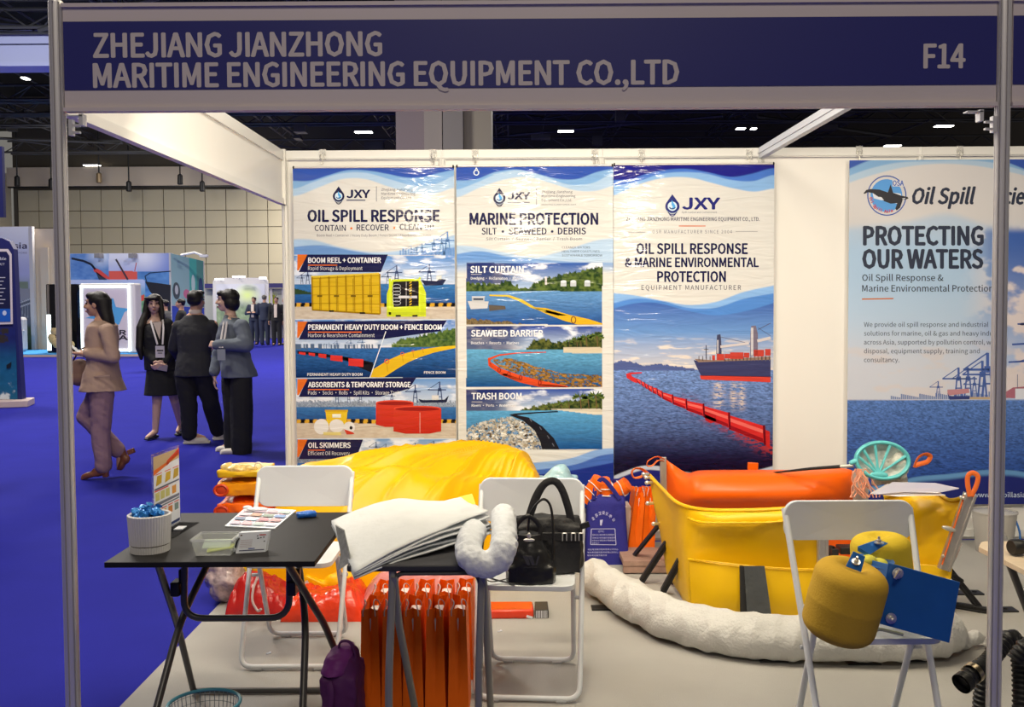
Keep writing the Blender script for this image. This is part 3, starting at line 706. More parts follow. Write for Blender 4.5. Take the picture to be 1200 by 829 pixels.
# ---- banner 2
def U1(x, y): return 530+x/4.365, 180+y/4.365
def U2(x, y): return 530+x/4.365, 360+y/4.365
w2 = waves_top(U1, (62, 98, 184), (140, 182, 216), (186, 208, 220),
    [(15, 138), (120, 132), (220, 95), (330, 82), (440, 105), (540, 130), (640, 130), (740, 95), (830, 78)],
    [(15, 185), (120, 150), (240, 100), (350, 85), (480, 120), (600, 160), (720, 150), (830, 100)],
    [(15, 225), (140, 175), (260, 135), (380, 120), (500, 150), (640, 190), (740, 190), (830, 165)])
def paint2(x, y):
    c = np.broadcast_to(lin(*CREAM), x.shape+(3,)).copy(); c = w2(x, y, c)
    a = mapc([(-10, 470), (100, 475), (260, 505), (420, 530), (560, 500), (760, 440), (900, 430)], U1); b = mapc([(-10, 520), (140, 500), (300, 530), (480, 545), (640, 555), (900, 560)], U1)
    f = np.clip(1-(y-U1(0, 540)[1])/18, 0, 1)
    c = mixc(c, lin(178, 206, 224), edge(y, a(x), 1.2)*f*.8); c = mixc(c, lin(116, 160, 208), edge(y, b(x), 1)*f)
    c2 = mapc([(-10, 800), (440, 795), (620, 770), (740, 730), (850, 720)], U2); c3 = mapc([(-10, 830), (480, 828), (650, 800), (760, 760), (850, 748)], U2); c4 = mapc([(-10, 850), (560, 845), (700, 820), (850, 790)], U2)
    c = mixc(c, lin(150, 182, 218), edge(y, c2(x))); c = mixc(c, lin(84, 120, 190), edge(y, c3(x))); c = mixc(c, lin(44, 64, 150), edge(y, c4(x)))
    X0, X1 = U1(72, 0)[0], U1(768, 0)[0]; ins = (x > X0) & (x < X1)
    # silt curtain
    y0, y1, yh = U1(0, 560)[1], U2(0, 90)[1], U1(0, 705)[1]; s = ins & (y > y0) & (y < y1)
    sk = clouds(x, y, y0, yh, lin(50, 96, 172), lin(190, 206, 218), .6); sk = mixc(sk, lin(36, 46, 110), sstep(U1(380, 0)[0], U1(230, 0)[0], x)*.85*(y < U1(0, 665)[1]))
    ht = mapc([(60, 660), (180, 665), (300, 660), (380, 690), (430, 660), (560, 620), (680, 595), (780, 570)], U1)(x); tr, mk = trees(x, y, ht, (46, 74, 34), (112, 128, 52)); sk = np.where(mk[..., None], tr, sk)
    g = np.where((y > yh)[..., None], sea(x, y, yh, y1, lin(110, 158, 196), lin(40, 92, 158), .25), sk)
    rk = (y > U2(0, 45)[1]+np.abs(x-545)*.10+fbm(x*.3, y*0, 2)*5) & (x < U2(395, 0)[0]); g = np.where(rk[..., None], mixc(lin(70, 60, 40), lin(170, 140, 90), fbm(x*.8, y*.8, 3)), g)
    c = np.where(s[..., None], g, c)
    # seaweed barrier
    y0, y1, yh = U2(0, 98)[1], U2(0, 410)[1], U2(0, 218)[1]; s = ins & (y > y0) & (y < y1)
    sk = clouds(x, y, y0, yh, lin(44, 76, 160), lin(196, 208, 214), .6); sk = mixc(sk, lin(30, 40, 104), sstep(U1(420, 0)[0], U1(250, 0)[0], x)*.8)
    ht = mapc([(370, 220), (410, 178), (470, 165), (530, 180), (590, 175), (680, 150), (780, 115)], U2)(x); tr, mk = trees(x, y, ht, (36, 60, 30), (120, 120, 50)); sk = np.where((mk & (x > U2(378, 0)[0]))[..., None], tr, sk)
    bch = (y > U2(0, 207)[1]) & (x > U2(570, 0)[0]); sk = np.where(bch[..., None], lin(222, 200, 160), sk)
    g = np.where((y > yh+(x > U2(570, 0)[0])*4)[..., None], sea(x, y, yh, y1, lin(110, 176, 200), lin(24, 84, 140), .3), sk)
    wd = inpoly(x, y, [U2(*p) for p in ((205, 270), (300, 262), (420, 300), (560, 340), (768, 350), (768, 410), (580, 410), (420, 370), (300, 330), (230, 300))]); n = fbm(x*.35, y*.9, 4)
    g = np.where((wd & (n > .40))[..., None], mixc(lin(96, 66, 26), lin(196, 140, 60), (n-.4)*3), g); c = np.where(s[..., None], g, c)
    # trash boom
    y0, y1, yh = U2(0, 420)[1], U2(0, 728)[1], U2(0, 530)[1]; s = ins & (y > y0) & (y < y1)
    sk = clouds(x, y, y0, yh, lin(50, 84, 168), lin(196, 208, 214), .5); sk = mixc(sk, lin(30, 40, 104), sstep(U1(360, 0)[0], U1(200, 0)[0], x)*.85)
    ht = mapc([(330, 530), (420, 510), (520, 490), (640, 475), (780, 440)], U2)(x); tr, mk = trees(x, y, ht, (36, 60, 30), (120, 124, 50)); sk = np.where((mk & (x > U2(350, 0)[0]))[..., None], tr, sk)
    g = np.where((y > yh)[..., None], sea(x, y, yh, y1, lin(100, 172, 204), lin(30, 92, 150), .25), sk)
    bch = (y > U2(0, 522)[1]) & (y < U2(0, 550)[1]) & (x > U2(560, 0)[0]+(y-yh)*8); g = np.where(bch[..., None], lin(226, 208, 174), g)
    ts = inpoly(x, y, [U2(*p) for p in ((60, 640), (110, 600), (200, 575), (300, 560), (400, 600), (450, 660), (480, 728), (60, 728))]); n = fbm(x*.55, y*.7, 3); n2 = vnoise(x*1.3, y*1.3)
    g = np.where((ts & (n > .36))[..., None], mixc(lin(60, 52, 40), lin(226, 214, 190), (n2*.6+n-.45)*1.5), g)
    c = np.where(s[..., None], g, c)
    return c
def palm(A, x, y, h, l=2):
    A.line(x, y, x-h*.06, y-h*.6, h*.05, (110, 84, 50), l)
    for k in range(9):
        a = math.radians(20*k+8); A.poly([(x-h*.06, y-h*.6), (x-h*.06+h*.42*math.cos(a), y-h*.6-h*.36*math.sin(a)+h*.10), (x-h*.06+h*.36*math.cos(a), y-h*.6-h*.30*math.sin(a)+h*.22)], (62, 86, 36) if k % 2 else (104, 118, 48), l)
def rope(A, top, bot, col, rings=(), l=3): A.poly(top+bot, col, l)
def draw2(A):
    A.tf = U1
    A.ring(123, 98, 15, 15, 5, (236, 236, 236), 3, 16); A.poly([(113, 88), (123, 68), (133, 88), (128, 86), (123, 78), (118, 86)], (236, 236, 236), 3)
    logo(A, 241, 222, 46); A.text('JXY', 283, 398, 233, 33, NAVY, 3, bold=.05); A.rect(282, 248, 396, 252, (110, 110, 120), 3); A.rect(429, 180, 432, 270, (120, 120, 130), 3)
    for i, s_ in enumerate(('Zhejiang Jianzhong', 'Maritime Engineering', 'Equipment Co.,Ltd.')): A.text(s_, 457, (615, 630, 612)[i], 203+21*i, 13, (80, 80, 96), 3)
    A.text('MANUFACTURER SINCE 2004', 457, 633, 265, 7, (110, 110, 120), 3)
    A.text('MARINE PROTECTION', 88, 747, 363, 57, NAVY, 3, bold=.04)
    A.text('SILT', 150, 228, 414, 33, NAVY, 3, bold=.025); A.text('SEAWEED', 288, 483, 414, 33, NAVY, 3, bold=.025); A.text('DEBRIS', 540, 684, 413, 33, NAVY, 3, bold=.025); A.disc(259, 400, 7, 7, NAVY, 3, 10); A.disc(511, 399, 7, 7, NAVY, 3, 10)
    A.text('Silt Curtain  /  Seaweed Barrier  /  Trash Boom', 173, 664, 444, 14, (84, 84, 98), 3)
    for i, s_ in enumerate(('CLEANER WATERS', 'HEALTHIER COASTLINES', 'SUSTAINABLE TOMORROW')): A.text(s_, 561, (705, 754, 768)[i], 486+20.5*i, 11, (96, 100, 112), 3)
    A.text('SILT CURTAIN', 92, 365, 610, 33, WHT, 3, bold=.035); A.rect(96, 617, 150, 620, (200, 190, 180), 3); A.text('Dredging • Reclamation • Marine Construction', 95, 462, 645, 13, WHT, 3, bold=.01)
    for x in (568, 618, 690): A.rect(x-14, 655, x+16, 680, (196, 196, 190), 2); A.disc(x+1, 655, 15, 7, (220, 218, 210), 3, 12)
    A.rect(474, 630, 484, 672, (214, 200, 190), 2)
    A.poly([(78, 755), (186, 757), (180, 792), (95, 797)], (206, 200, 190), 3); A.rect(100, 735, 165, 757, (190, 186, 180), 3); A.rect(108, 741, 158, 750, (60, 66, 80), 4); A.line(100, 733, 168, 733, 4, (226, 220, 210), 4); A.poly([(186, 775), (270, 780), (274, 797), (190, 806)], (96, 84, 70), 3)
    A.poly([(190, 722), (290, 724), (360, 748), (420, 785), (500, 805), (590, 829), (540, 829), (470, 812), (400, 788), (340, 755), (280, 733), (190, 730)], (222, 184, 60), 3)
    A.tf = U2
    A.poly([(405, 0), (480, 5), (600, 40), (700, 62), (768, 84), (768, 90), (640, 90), (560, 66), (480, 35)], (222, 170, 36), 3); A.ring(620, 66, 14, 20, 5, (120, 70, 40), 4, 12)
    A.text('SEAWEED BARRIER', 96, 465, 150, 31, WHT, 3, bold=.035); A.rect(97, 161, 152, 164, (200, 190, 180), 3); A.text('Beaches • Resorts • Marines', 96, 341, 190, 13, WHT, 3, bold=.01)
    for x, h in ((640, 70), (690, 85), (745, 95), (600, 50), (660, 60)): palm(A, x, 205, h)
    ox = [(480, 233), (330, 238), (240, 250), (195, 270), (200, 300), (270, 340), (350, 368), (440, 392), (580, 405)]; ins_ = [(580, 410), (440, 405), (340, 382), (250, 345), (185, 300), (182, 262), (240, 242), (340, 232), (480, 229)]
    A.poly(ox+ins_, (214, 72, 34), 4)
    A.poly([(195, 280), (250, 315), (350, 350), (460, 378), (590, 404), (590, 411), (440, 408), (340, 384), (250, 347), (190, 305)], (220, 76, 34), 4)
    for x, y in ((240, 322), (290, 342), (350, 362), (448, 388)): A.ring(x, y, 9, 15, 5, (150, 40, 24), 5, 10)
    A.text('TRASH BOOM', 98, 355, 472, 32, WHT, 3, bold=.035); A.rect(99, 484, 154, 487, (200, 190, 180), 3); A.text('Rivers • Ports • Waterways', 99, 328, 510, 13, WHT, 3, bold=.01)
    for x, h in ((660, 105), (740, 115), (700, 90), (600, 60), (560, 45), (520, 40), (480, 30)): palm(A, x, 522, h)
    A.poly([(540, 532), (420, 538), (320, 545), (290, 552), (360, 580), (420, 630), (450, 690), (460, 728), (548, 728), (520, 672), (460, 610), (390, 565), (330, 553), (420, 544), (540, 538)], (30, 28, 32), 4)
    for x, y in ((400, 578), (450, 620), (490, 665), (515, 705)): A.line(x-4, y-8, x+6, y+8, 4, (110, 106, 110), 5)
    rr = random.Random(3)
    for _ in range(230):
        x = rr.uniform(80, 430); y = rr.uniform(585, 725)
        if y > 640-(x-80)*.25 and x < 400+(y-640)*.5: c_ = rr.choice(((226, 218, 204), (200, 186, 160), (170, 150, 120), (120, 150, 180), (90, 74, 56), (236, 228, 212))); r = rr.uniform(4, 11); A.disc(x, y, r, r*.7, c_, 3+rr.random(), 7)
t2 = banner('banner', 'glossy banner headed MARINE PROTECTION with three pictures below', 534.5, 718.5, 195.5, .24, True, paint2, draw2, pm_gloss)

# ---- banner 3
def V1(x, y): return 710+x/4.365, 180+y/4.365
def V2(x, y): return 710+x/4.145, 360+y/4.145
w3 = waves_top(V1, (44, 42, 148), (84, 132, 208), (150, 190, 224),
    [(35, 135), (130, 130), (220, 100), (300, 85), (430, 80), (540, 100), (640, 120), (740, 105), (860, 75)],
    [(35, 165), (140, 150), (280, 105), (400, 95), (520, 105), (640, 135), (760, 140), (860, 110)],
    [(35, 215), (150, 165), (280, 128), (440, 125), (540, 150), (660, 180), (760, 195), (860, 180)])
def paint3(x, y):
    c = np.broadcast_to(lin(*CREAM), x.shape+(3,)).copy(); c = w3(x, y, c)
    a = mapc([(20, 712), (140, 725), (300, 755), (420, 775), (560, 760), (700, 710), (860, 675)], V1)(x); b = mapc([(20, 770), (160, 742), (280, 755), (420, 790), (560, 790), (700, 745), (860, 715)], V1)(x); d = mapc([(20, 800), (140, 768), (260, 765), (400, 800), (560, 828), (700, 810), (860, 765)], V1)(x)
    c = mixc(c, lin(150, 190, 226), edge(y, a)); c = mixc(c, lin(96, 150, 212), edge(y, b))
    yh = V2(0, 308)[1]
    t = np.clip((y-345)/(yh-345), 0, 1); sk = np.where((t < .5)[..., None], mixc(lin(60, 96, 176), lin(120, 160, 206), t*2), mixc(lin(120, 160, 206), lin(216, 206, 196), (t-.5)*2))
    cl = fbm(x*.05+4, y*.35, 4); sk = mixc(sk, lin(240, 220, 196), sstep(.55, .75, cl)*sstep(390, 410, y))
    mt = mapc([(30, 275), (80, 262), (130, 268), (180, 285), (240, 278), (300, 282), (360, 290), (450, 305)], V2)(x); sk = np.where(((y > mt+(fbm(x*.4, y*0, 2)-.5)*3) & (x < V2(460, 0)[0]))[..., None], lin(96, 108, 156), sk)
    se = sea(x, y, yh, 560, lin(124, 150, 194), lin(44, 46, 104), .8, 1.3); k = sstep(490, 545, y)[..., None]; se = se*(1-k)+k*sea(x, y, yh, 560, lin(60, 60, 110), lin(24, 16, 46), .8)
    for cx, w_ in ((548, 34), (620, 20), (660, 22)):
        X = V2(cx, 0)[0]; g = np.exp(-((x-X)/(w_/5.5))**2)*sstep(V2(0, 360)[1], V2(0, 380)[1], y)*(1-sstep(V2(0, 460)[1], V2(0, 520)[1], y)); n = fbm(x*.15, y*1.1, 3); se = mixc(se, lin(232, 204, 176), g*(n > .48)*.9)
    red = np.exp(-((y-(V2(0, 470)[1]+(x-V2(400, 0)[0])*.55))/9)**2)*sstep(V2(330, 0)[0], V2(480, 0)[0], x)*(fbm(x*.2, y*.8, 3) > .5); se = mixc(se, lin(214, 60, 50), red*.8)
    ph = np.where((y > yh)[..., None], se, sk); c = mixc(c, ph, edge(y, d))
    bb = mapc([(20, 830), (90, 800), (180, 772), (270, 775), (380, 800), (560, 815), (700, 800), (860, 760)], V2)(x); c = mixc(c, lin(206, 206, 206), edge(y, bb)); c = mixc(c, lin(44, 50, 130), edge(y, bb+5))
    return c
def draw3(A):
    A.tf = V1
    logo(A, 340, 262, 54, (40, 44, 110)); A.text('JXY', 390, 585, 284, 56, (40, 40, 110), 3, bold=.05); A.text('Spill Control and Containment', 388, 568, 305, 9, (90, 90, 110), 3)
    A.text('ZHEJIANG JIANZHONG MARITIME ENGINEERING EQUIPMENT CO., LTD.', 104, 786, 345, 19, (50, 48, 80), 3, bold=.01); A.rect(373, 368, 510, 374, (220, 140, 110), 3)
    A.text('OSR MANUFACTURER SINCE 2004', 238, 645, 409, 17, (110, 108, 118), 3, spacing=1.15); A.rect(106, 402, 218, 404, (130, 128, 132), 3); A.rect(664, 398, 776, 400, (130, 128, 132), 3)
    A.text('OIL SPILL RESPONSE', 155, 726, 513, 52, NAVY, 3, bold=.035); A.text('& MARINE ENVIRONMENTAL', 97, 782, 580, 46, NAVY, 3, bold=.035); A.text('PROTECTION', 262, 614, 656, 52, NAVY, 3, bold=.035)
    A.text('EQUIPMENT MANUFACTURER', 182, 691, 698, 24, (60, 58, 78), 3, spacing=1.1)
    A.tf = V2
    # ship
    A.poly([(426, 258), (450, 262), (800, 252), (800, 340), (462, 334), (440, 290)], (62, 62, 96), 3); A.poly([(456, 332), (800, 338), (800, 366), (462, 352)], (214, 66, 50), 3)
    A.poly([(430, 252), (520, 258), (800, 240), (800, 256), (450, 268)], (150, 120, 100), 4)
    for x in range(450, 800, 18): A.rect(x, 238, x+4, 262, (120, 110, 110), 4)
    for x0, x1, y0, y1 in ((516, 530, 234, 258), (538, 575, 228, 258), (576, 603, 228, 250), (603, 668, 220, 252), (670, 697, 222, 246), (718, 768, 208, 240), (773, 800, 204, 236)): A.rect(x0, y0, x1, y1, (196, 66, 52), 5)
    A.poly([(540, 135), (556, 132), (560, 165), (562, 228), (536, 228), (538, 165)], (70, 70, 92), 5); A.poly([(706, 92), (728, 90), (738, 130), (738, 235), (700, 238), (702, 130)], (120, 108, 120), 5); A.rect(704, 100, 716, 235, (206, 196, 190), 6); A.rect(540, 160, 547, 226, (200, 190, 186), 6)
    A.line(556, 193, 695, 176, 12, (214, 200, 190), 6); A.line(735, 165, 800, 150, 14, (214, 200, 190), 6); A.line(556, 145, 700, 178, 2, (90, 90, 110), 5); A.line(738, 110, 800, 78, 3, (90, 90, 110), 5); A.line(738, 100, 800, 140, 2, (90, 90, 110), 5)
    A.line(487, 185, 487, 250, 4, (70, 66, 80), 5); A.line(476, 205, 498, 205, 3, (70, 66, 80), 5)
    # red boom, segment by segment
    A.poly([(175, 316), (120, 318), (98, 325), (102, 345), (130, 362), (150, 370), (158, 352), (128, 338), (122, 328), (175, 322)], (206, 50, 48), 3)
    segs = [(a_, b_, w_*1.22) for a_, b_, w_ in ((150, 355, 22), (172, 368, 24), (190, 380, 26), (206, 390, 28), (228, 402, 32), (250, 412, 34), (275, 428, 38), (326, 450, 46), (392, 475, 54), (476, 505, 66), (600, 555, 80), (770, 625, 92))]
    for (a, b, w_), (c_, d, w2_) in zip(segs, segs[1:]):
        A.poly([(a, b-w_*.30), (c_-4, d-w2_*.42), (c_-2, d+w2_*.32), (a+2, b+w_*.42)], (214, 44, 40), 3); A.poly([(a+4, b-w_*.16), (c_-8, d-w2_*.26), (c_-8, d-w2_*.10), (a+4, b+w_*.02)], (236, 104, 90), 4); A.poly([(a+4, b+w_*.20), (c_-8, d+w2_*.12), (c_-4, d+w2_*.30), (a+2, b+w_*.40)], (150, 22, 28), 4)
        A.line(c_-2, d-w2_*.45, c_+2, d+w2_*.40, w2_*.10, (110, 16, 24), 5)
    A.poly([(480, 505), (535, 525), (535, 555), (510, 565), (482, 550)], (190, 34, 34), 4); A.poly([(770, 595), (796, 605), (796, 690), (776, 670)], (200, 40, 38), 3)
t3 = banner('banner', 'glossy banner with a cargo ship and a red boom on dark sea', 719, 907.5, 193.5, .24, True, paint3, draw3, pm_gloss)

# ---- fabric banner with the orca
def O1(x, y): return 980+x/4.56, 180+y/4.56
def O2(x, y): return 980+x/3.768, 380+y/3.768
INK = (44, 50, 66)
def paint4(x, y):
    x0 = 990
    base = mixc(lin(226, 214, 198), lin(196, 208, 214), sstep(250, 300, y)); base = mixc(base, lin(214, 210, 206), sstep(360, 440, y))
    a = curvey([(990, 201), (1010, 193), (1040, 186), (1200, 186), (1260, 215), (1320, 230)])(x); b = curvey([(990, 208), (1015, 199), (1050, 191), (1090, 189), (1165, 191), (1200, 200), (1320, 240)])(x); d = curvey([(990, 216), (1020, 206), (1060, 196), (1100, 192), (1140, 194), (1185, 202), (1320, 248)])(x)
    c = base; c = mixc(c, lin(176, 204, 216), (1-edge(y, d, 1))*.8); c = mixc(c, lin(142, 182, 210), (1-edge(y, b, 1)))
    dk = curvey([(990, 200), (996, 197.5), (1018, 188.5), (1040, 184), (1140, 180), (1182, 191), (1200, 198), (1300, 230)])(x); c = mixc(c, lin(62, 98, 180), 1-edge(y, dk, .8))
    e = curvey([(990, 262), (1060, 255), (1110, 245), (1165, 262), (1200, 268), (1320, 262)])(x); f = sstep(0, 12, y-e)*(1-sstep(300, 420, y))
    c = mixc(c, lin(168, 200, 218), f*.55)
    # sky picture on the right with clouds
    g = sstep(1120, 1185, x)*sstep(262, 275, y); n = fbm(x*.035+9, y*.05+2, 5); sk = mixc(lin(70, 110, 180), lin(186, 196, 212), sstep(270, 450, y)); sk = mixc(sk, lin(230, 210, 196), sstep(.5, .65, n)); c = mixc(c, sk, g)
    n2 = fbm(x*.03, y*.09, 4); c = mixc(c, lin(226, 206, 190), sstep(.52, .7, n2)*sstep(390, 420, y)*.6)
    yh = 469
    se = sea(x, y, yh, 560, lin(96, 130, 184), lin(44, 84, 156), .75, 1.6); c = mixc(c, se, edge(y, yh, .7))
    h = curvey([(990, 572), (1040, 568), (1070, 560), (1110, 556), (1160, 551), (1190, 552), (1240, 565), (1320, 575)])(x); c = mixc(c, lin(110, 160, 196), edge(y, h, .8)); c = mixc(c, lin(38, 48, 128), edge(y, h+6, 2.5))
    return c
def draw4(A):
    A.tf = O1
    A.ring(270, 225, 105, 108, 6, (56, 88, 160), 3, 40); A.disc(268, 225, 85, 88, (92, 156, 210), 3, 30); A.poly([(190, 195), (345, 215), (350, 260), (330, 270), (200, 240)], (230, 226, 222), 4)
    orca = [(145, 213), (160, 195), (185, 190), (230, 193), (275, 208), (290, 165), (303, 210), (345, 225), (380, 232), (386, 240), (370, 247), (355, 245), (350, 262), (340, 290), (322, 305), (315, 295), (325, 265), (290, 268), (255, 255), (225, 232), (195, 212), (170, 207), (150, 216)]
    A.poly(orca, (48, 46, 50), 6); A.poly([(225, 232), (240, 233), (255, 250), (240, 246)], (230, 226, 220), 7); A.poly([(352, 240), (370, 238), (366, 243), (354, 244)], (230, 226, 220), 7)
    A.rect(300, 144, 362, 176, (222, 214, 204), 4); A.text('OSA', 301, 361, 172, 27, (56, 92, 170), 5, bold=.03)
    for i, ch in enumerate('Oil Spill Asia'):
        if ch == ' ': continue
        a = math.radians(190+i*7.6); x = 268+84*math.cos(a); y = 225-84*math.sin(a)
        A.text(ch, x-6 if ch not in 'il' else x-2, x+6 if ch not in 'il' else x+2, y+8, 16, (204, 48, 56), 5, bold=.04, rot=-(a-PI*1.5))
    A.text('Oil Spill', 405, 746, 268, 82, INK, 3, bold=.04, shear=.25); A.text('Science', 838, 1150, 270, 82, INK, 3, bold=.04, shear=.25)
    A.text('PROTECTING', 142, 788, 488, 97, INK, 3, bold=.045); A.text('OUR WATERS', 138, 786, 612, 97, INK, 3, bold=.045)
    A.text('Oil Spill Response &', 138, 572, 681, 34, INK, 3, bold=.01); A.text('Marine Environmental Protection', 138, 838, 738, 34, INK, 3, bold=.01); A.poly([(137, 775), (305, 772), (305, 779), (137, 782)], (206, 106, 50), 3)
    A.tf = O2
    L = ('We provide oil spill response and industrial', 'solutions for marine, oil & gas and heavy industry', 'across Asia, supported by pollution control, waste', 'disposal, equipment supply, training and', 'consultancy.')
    for i, (s_, x1) in enumerate(zip(L, (671, 740, 735, 633, 278))): A.text(s_, 122, x1, 12+39*i, 20, (56, 62, 80), 3)
    for x in range(240, 680, 9): h = 6+(x*13 % 17)+(x-240)*.03; A.rect(x, 332-h, x+7, 332, (120, 132, 164), 1)
    for x, h in ((540, 130), (582, 130), (645, 160), (668, 195), (610, 90), (450, 70)): crane(A, x, 322, h, (72, 96, 156), 2)
    A.poly([(490, 305), (500, 318), (590, 318), (588, 332), (500, 334)], (50, 60, 110), 3); A.poly([(490, 290), (585, 285), (588, 304), (492, 316)], (190, 130, 130), 3)
    A.rect(590, 322, 700, 332, (190, 160, 120), 2)
    for x, y, h in ((800, 332, 110), (845, 332, 130)): A.line(x, y, x, y-h, 3, (100, 104, 130), 2)
    A.poly([(748, 300), (780, 280), (900, 270), (900, 330), (748, 326)], (170, 100, 110), 2); A.rect(790, 285, 830, 332, (220, 216, 214), 3); A.line(776, 90, 880, 84, 8, (60, 84, 150), 3); A.line(760, 168, 880, 162, 7, (60, 84, 150), 3); A.line(800, 168, 880, 140, 4, (60, 84, 150), 3); A.disc(822, 0, 14, 6, (54, 56, 80), 3, 10); A.line(800, 0, 900, -8, 7, (60, 84, 150), 3)
    A.text('www.oilspillasia.com', 605, 905, 765, 21, (214, 222, 236), 3)
t4 = banner('banner', 'matte fabric banner with an orca emblem and PROTECTING OUR WATERS', 995.5, 1330, 187, .25, False, paint4, draw4, pm_matte, Y=2.925, step=.0055)
for px, lb in ((378, 'clear hook over the left part of the OIL SPILL RESPONSE banner'), (508, 'clear hook over the right part of the OIL SPILL RESPONSE banner'), (557, 'clear hook over the left part of the MARINE PROTECTION banner'), (697, 'clear hook over the right part of the MARINE PROTECTION banner'),
    (752, 'clear hook over the left part of the cargo ship banner'), (878, 'clear hook over the right part of the cargo ship banner beside the cross beam')):
    hook(px, lb, 187)
for px, lb in ((1007, 'hook and ring at the left corner of the orca banner'), (1125, 'hook and ring on the orca banner left of the right post')): hook(px, lb, 183)
# ================================================================== exhibits across the aisle
pm_hall = printmat('hall_print', .5, spec=.3)
def H_(r, g, b): return hexc(r, g, b)
def sq(name, mat, parent, px0, px1, py0, py1, Y, d, o, bevel=0):
    a = at(px0, py1 or 400, Y=Y); a.z = a.z if py1 else (.081 if Y < 28.5 else .001)
    b = at(px1, py0, Y=Y); q = MB(); q.box(((a.x+b.x)/2-o.x, Y+d/2-o.y, (a.z+b.z)/2-o.z), (b.x-a.x, d, b.z-a.z)); return q.build(name, mat, parent, smooth=False, bevel=bevel)
m_hwhite = M('stand_white', H_(200, 196, 196), .5); m_hbeige = M('stand_beige', H_(206, 190, 168), .6)
m_teal = M('stand_carpet_blue', H_(60, 150, 220), .9)
# teal-blue floor patch of the stands
a = at(-80, 417, Z=0); b = at(168, 417, Z=0)
q = MB(); q.box(((a.x+b.x)/2, a.y+2.9, .04), (b.x-a.x, 7.8, .08)); struct(q.build('stand_floor', m_teal, smooth=False))
q = MB(); q.box(((a.x+b.x)/2, a.y-1.03, .03), (b.x-a.x, .06, .06)); struct(q.build('stand_floor_edge', M('floor_edge_trim', H_(190, 170, 160), .6), smooth=False))
# landscape backdrop at the left with "Asia"
Y = 27.0; o = Vector((at(20, 400, Y=Y).x, Y, 0)); t = thing('display_wall', 'tall pale backdrop with a road and bridge picture and the word Asia, at the left edge', 'display', o)
sq('panel', m_hwhite, t, -90, 37.5, 265.5, None, Y, .15, o)
A = wallart(Y-.01, .004)
def pland(x, y):
    c = mixc(H_(244, 244, 250), H_(170, 172, 214), sstep(262, 320, y)); c = mixc(c, H_(150, 156, 176), sstep(320, 334, y)); n = fbm(x*.2, y*.2, 3)
    c = mixc(c, H_(110, 124, 92), ((y > 330) & (y < 338))*.8*(n > .35)); c = mixc(c, H_(140, 140, 150), ((y >= 338) & (y < 352))*1.0)
    br = 349+(37-x)*.36; c = mixc(c, H_(90, 94, 106), (y > br)*1.0); c = mixc(c, H_(180, 182, 190), ((np.abs(y-br-6) < .8) | (np.abs(y-br-1) < .7))*1.0)
    c = mixc(c, H_(150, 152, 160), ((y > br+7) & (y < br+22) & ((x % 3.2) < .9))*.8); c = mixc(c, mixc(H_(40, 54, 34), H_(84, 96, 60), n), sstep(378, 386, y)); return c
pa = at(-60, 266.5, Y=Y-.01); pb = at(37, 412, Y=Y-.01)
A.field((pa.x, Y-.01, pa.z), (pb.x-pa.x, 0, 0), (0, 0, pb.z-pa.z), 120, 180, pland); A.col = H_
A.text('Asia', 8, 31.7, 291.5, 6.6, (56, 50, 84), 2, bold=.03); A.text('SINGAPORE', 9.5, 32, 297.5, 2, (110, 110, 150), 2)
A.build('print', pm_hall, t)
# beige return wall
Y = 27.2; o = Vector((at(50, 400, Y=Y).x, Y, 0)); t = thing('stand_wall', 'beige side wall between the Asia backdrop and the left post', 'wall', o)
sq('panel', m_hbeige, t, 38, 66, 268, None, Y, .2, o); q = MB(); sq('fin', m_hbeige, t, 50, 56, 290, 411, Y-.12, .1, o)
# small white counter
Y = 25.6; o = Vector((at(21, 408, Y=Y).x, Y, .08)); t = thing('info_counter', 'narrow white rounded counter in front of the road picture backdrop', 'counter', o)
sq('body', m_hwhite, t, 16, 25, 372, None, Y, .4, o, bevel=.08); q = MB(); q.box((.14, .1, .62), (.06, .06, .05)); q.build('handle', m_hwhite, t)
# black glass cabinet with a light strip
Y = 25.0; p0 = at(54.5, 413.5, Y=Y); o = Vector((p0.x, Y, 0)); t = thing('glass_cabinet', 'black glossy display cabinet with a glowing white strip behind the left post', 'cabinet', o)
m_glassblk = M('black_glass', (.008, .008, .010), .06); m_glow = M('led_glow', (1, 1, 1), .5, emit=2.6, ecol=(.80, 1, .96))
sq('body', m_glassblk, t, 55, 90, 333, None, Y, .6, o, bevel=.03)
sq('light_strip', m_glow, t, 55.5, 59, 369, 411, Y-.02, .03, o)
sq('frame', M('cabinet_edge', H_(120, 112, 100), .4), t, 55.5, 57, 334, 369, Y-.02, .03, o)
q = MB(); pp = at(66, 396, Y=Y-.3)
rr = random.Random(9)
for k in range(14): q.ell((pp.x-o.x+rr.uniform(-.16, .45), -.25, pp.z+rr.uniform(-.25, .25)), (.12, .05, .12), n=6)
q.build('flowers', M('pale_flowers', H_(190, 170, 120), .8, var=.3, vs=20), t)
